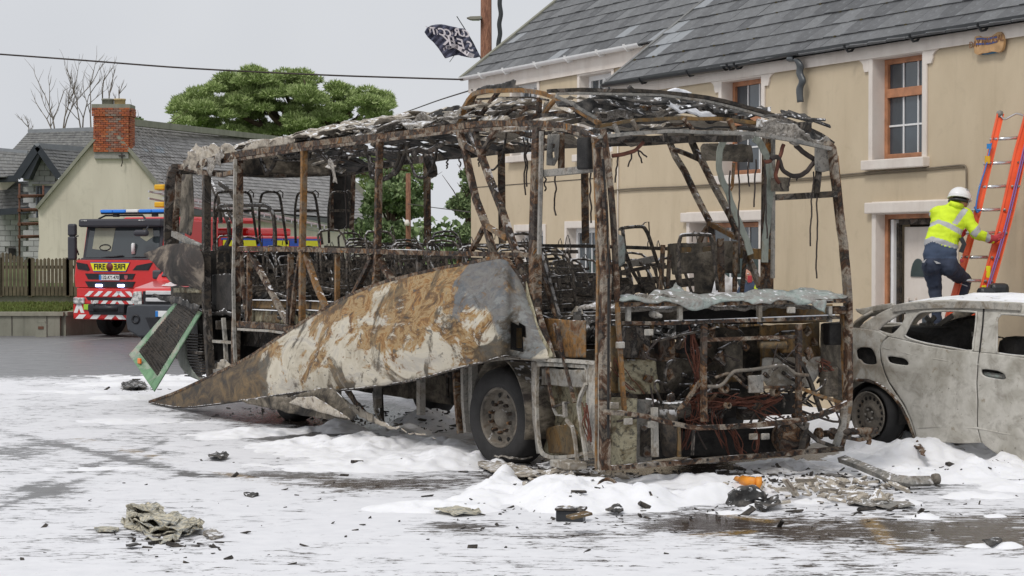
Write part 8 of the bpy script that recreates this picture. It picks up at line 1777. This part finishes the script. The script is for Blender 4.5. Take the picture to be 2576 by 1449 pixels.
mb.build('terminal', M['ash_sheet'], bx)
mb = MB(); a, b = gnd(1432, 1302, .13), gnd(1482, 1290, .16); mb.bar([a, b], .14, .02, Z); tag(mb.build('burnt_board', M['ochre_panel']), 'brown scorched board end leaning on the black battery box', 'board')
def single(name, label, cat, o): tag(o, label, cat); return o
single('charred_lump', 'large shiny black charred lump with foam smeared on it', 'debris', blob('charred_lump', M['black_flake'], (1880, 1270), (.19, .15, .17), 4, .28))
single('charred_shell', 'black curved shell piece beside the shiny charred lump', 'debris', slab('charred_shell', M['black_flake'], [(1890, 1272), (1925, 1262), (1960, 1268), (1958, 1285), (1920, 1290), (1900, 1284)], .03, .02, .04, None, .05))
oc = thing('orange_fitting', 'bright orange plastic fitting lying in foam below the coach front', 'fitting', tuple(gnd(1895, 1212)))
mb = MB(); a, b = gnd(1868, 1208, .09), gnd(1902, 1214, .09); mb.tube([a, b], .045, 12); mb.tube([b, b+V((.05, 0, .0))], .055, 12); mb.build('body', flat('orange_plastic', (.72, .27, .03), .5, 0, .2, 9), oc)
mb = MB(); mb.tube([gnd(1852, 1204, .09), gnd(1862, 1206, .09)], .025, 8); mb.build('nozzle', flat('orange_plastic2', (.6, .25, .05), .5), oc)
# long bumper bar with roller at the front right
br = thing('bumper_bar', 'long bent steel bar with a small roller lying from the coach corner to the right', 'bar', tuple(gnd(2240, 1195)))
P = [(2118, 1142), (2160, 1158), (2213, 1180), (2250, 1194), (2290, 1199), (2340, 1198)]
mb = MB(); mb.bar([gnd(x, y+12, .14-.015*i) for i, (x, y) in enumerate(P)], .085, .05, (0, -1, .6)); mb.build('beam', M['grey_steel'], br)
mb = MB(); mb.lathe([(.05, -.03), (.055, 0), (.05, .03)], gnd(2354, 1205, .06), V((1, .3, 0)), 14, close=True); mb.build('roller', M['hub'], br)
# boards and sheets by the front wheel
for nm, lab, cat, P, m_, h in (('burnt_board', 'long grey delaminated board lying by the front wheel of the coach', 'board', [(1190, 1170), (1240, 1172), (1330, 1190), (1420, 1206), (1400, 1214), (1300, 1210), (1240, 1198)], 'ash_sheet', .05),
        ('burnt_board', 'dark scorched board under the coach corner beside the white step', 'board', [(1340, 1186), (1430, 1180), (1500, 1192), (1480, 1210), (1400, 1206)], 'dark_beam', .07),
        ('ash_heap', 'grey fluffy ash heap against the flattened front tyre', 'debris', [(1250, 1158), (1290, 1150), (1330, 1158), (1345, 1176), (1290, 1180), (1240, 1172)], 'insulation', .10),
        ('scorched_panel', 'thin cream and black torn panel in the foam left of the battery box', 'debris', [(1090, 1292), (1130, 1284), (1200, 1288), (1212, 1296), (1150, 1302)], 'fibre', .03),
        ('scrap_sheet', 'crumpled dark sheet among foam in the middle left of the road', 'debris', [(522, 1152), (548, 1147), (575, 1155), (560, 1162), (530, 1160)], 'black_flake', .04),
        ('scrap_sheet', 'small black scrap lying right of the lone fibreglass lump', 'debris', [(612, 1246), (632, 1243), (650, 1248), (630, 1252)], 'black_flake', .02),
        ('scrap_sheet', 'black burnt heap on the foam under the hanging green grille', 'debris', [(305, 972), (330, 964), (362, 968), (372, 980), (340, 984), (310, 982)], 'black_flake', .05),
        ('scrap_sheet', 'flat brown scrap at the far end of the puddle near the ladder', 'debris', [(2120, 1272), (2160, 1262), (2280, 1270), (2310, 1280), (2220, 1284)], 'grey_steel', .03),
        ('scrap_sheet', 'small dark wedge lying at the near right edge of the puddle', 'debris', [(2470, 1372), (2500, 1366), (2520, 1374), (2490, 1380)], 'black_flake', .03),
        ('scrap_sheet', 'brown pointed scrap in the foam in front of the burnt car', 'debris', [(2296, 1158), (2310, 1150), (2330, 1176), (2322, 1182)], 'rust_beam', .16),
        ('scrap_sheet', 'rusty drum-like piece half buried in foam under the car door', 'debris', [(2375, 1138), (2400, 1126), (2450, 1128), (2462, 1140), (2400, 1150)], 'rust_beam', .18),
        ('scrap_sheet', 'small black crumpled scrap right of the battery box', 'debris', [(1526, 1292), (1550, 1286), (1566, 1294), (1546, 1300)], 'black_flake', .04)):
    single(nm, lab, cat, slab(nm, M[m_], P, h, .015, .035, None, .0, len(lab)))
hubp = thing('steel_ring', 'rusty round steel ring lying in ash below the coach corner', 'ring', tuple(gnd(1530, 1222)))
mb = MB(); c = gnd(1530, 1226, .10); mb.lathe([(.085, -.03), (.10, 0), (.085, .03), (.07, .0), (.085, -.03)], c, V((.1, -.75, .6)), 20); mb.build('hoop', M['rust_beam'], hubp)
# black flakes and ash strewn in the slush: uncountable, one object
mb = MB(); rr = random.Random(5)
ZN = [(2000, 1222, 180, 22, 230), (1450, 1205, 130, 12, 150), (1300, 1180, 90, 14, 110), (1750, 1195, 330, 12, 140), (2230, 1220, 90, 14, 80), (1080, 1075, 90, 16, 70), (760, 1038, 180, 18, 160), (920, 1060, 120, 12, 100), (340, 976, 60, 10, 60), (1800, 1290, 380, 26, 80), (1300, 1300, 300, 40, 50), (2300, 1300, 260, 50, 40), (700, 1240, 500, 90, 30), (900, 1380, 800, 50, 22), (430, 1365, 120, 20, 60), (2450, 1180, 110, 24, 40), (1500, 1235, 160, 10, 50)]
for (cx, cy, rx, ry, n) in ZN:
    for i in range(n):
        x, y = rr.gauss(cx, rx*.6), rr.gauss(cy, ry*.6)
        if y < 930: continue
        p = gnd(x, y); hx, hy = np.array([p.x]), np.array([p.y]); ppx, ppy = proj(np.array([[p.x, p.y, 0.]])); h = max(0, float(foam_h(hx, hy, ppx, ppy)[0])); s_ = rr.uniform(.004, .020)*(2.4 if rr.random() < .10 else 1)
        ax = V((rr.gauss(0, 1), rr.gauss(0, 1), rr.gauss(0, .35))).normalized(); b_ = ax.cross(V((rr.gauss(0, .4), rr.gauss(0, .4), 1))).normalized(); mb.box(p+Z*(h+s_*.25), (s_*rr.uniform(1.2, 4.5), s_*rr.uniform(.6, 1.5), s_*rr.uniform(.2, .6)), (ax, b_, ax.cross(b_)))
o = mb.build('ash_flakes', M['loose_char']); tag(o, 'black flakes and ash strewn through the slushy foam around the coach', None, None, 'stuff')
mb = MB()
for (cx, cy, rx, ry, n) in ((2020, 1222, 160, 18, 60), (1440, 1195, 110, 12, 40), (2150, 1250, 120, 14, 30)):
    for i in range(n):
        p = gnd(rr.gauss(cx, rx*.6), rr.gauss(cy, ry*.6), rr.uniform(.02, .12)); s_ = rr.uniform(.02, .07); ax = V((rr.gauss(0, 1), rr.gauss(0, 1), rr.gauss(0, .3))).normalized(); b_ = ax.cross(V((rr.gauss(0, .5), rr.gauss(0, .5), 1))).normalized(); mb.box(p, (s_*rr.uniform(1.5, 4), s_, s_*.3), (ax, b_, ax.cross(b_)))
tag(mb.build('ash_scraps', M['ash_sheet']), 'pale ashy scraps of panel strewn below the coach front', None, None, 'stuff')
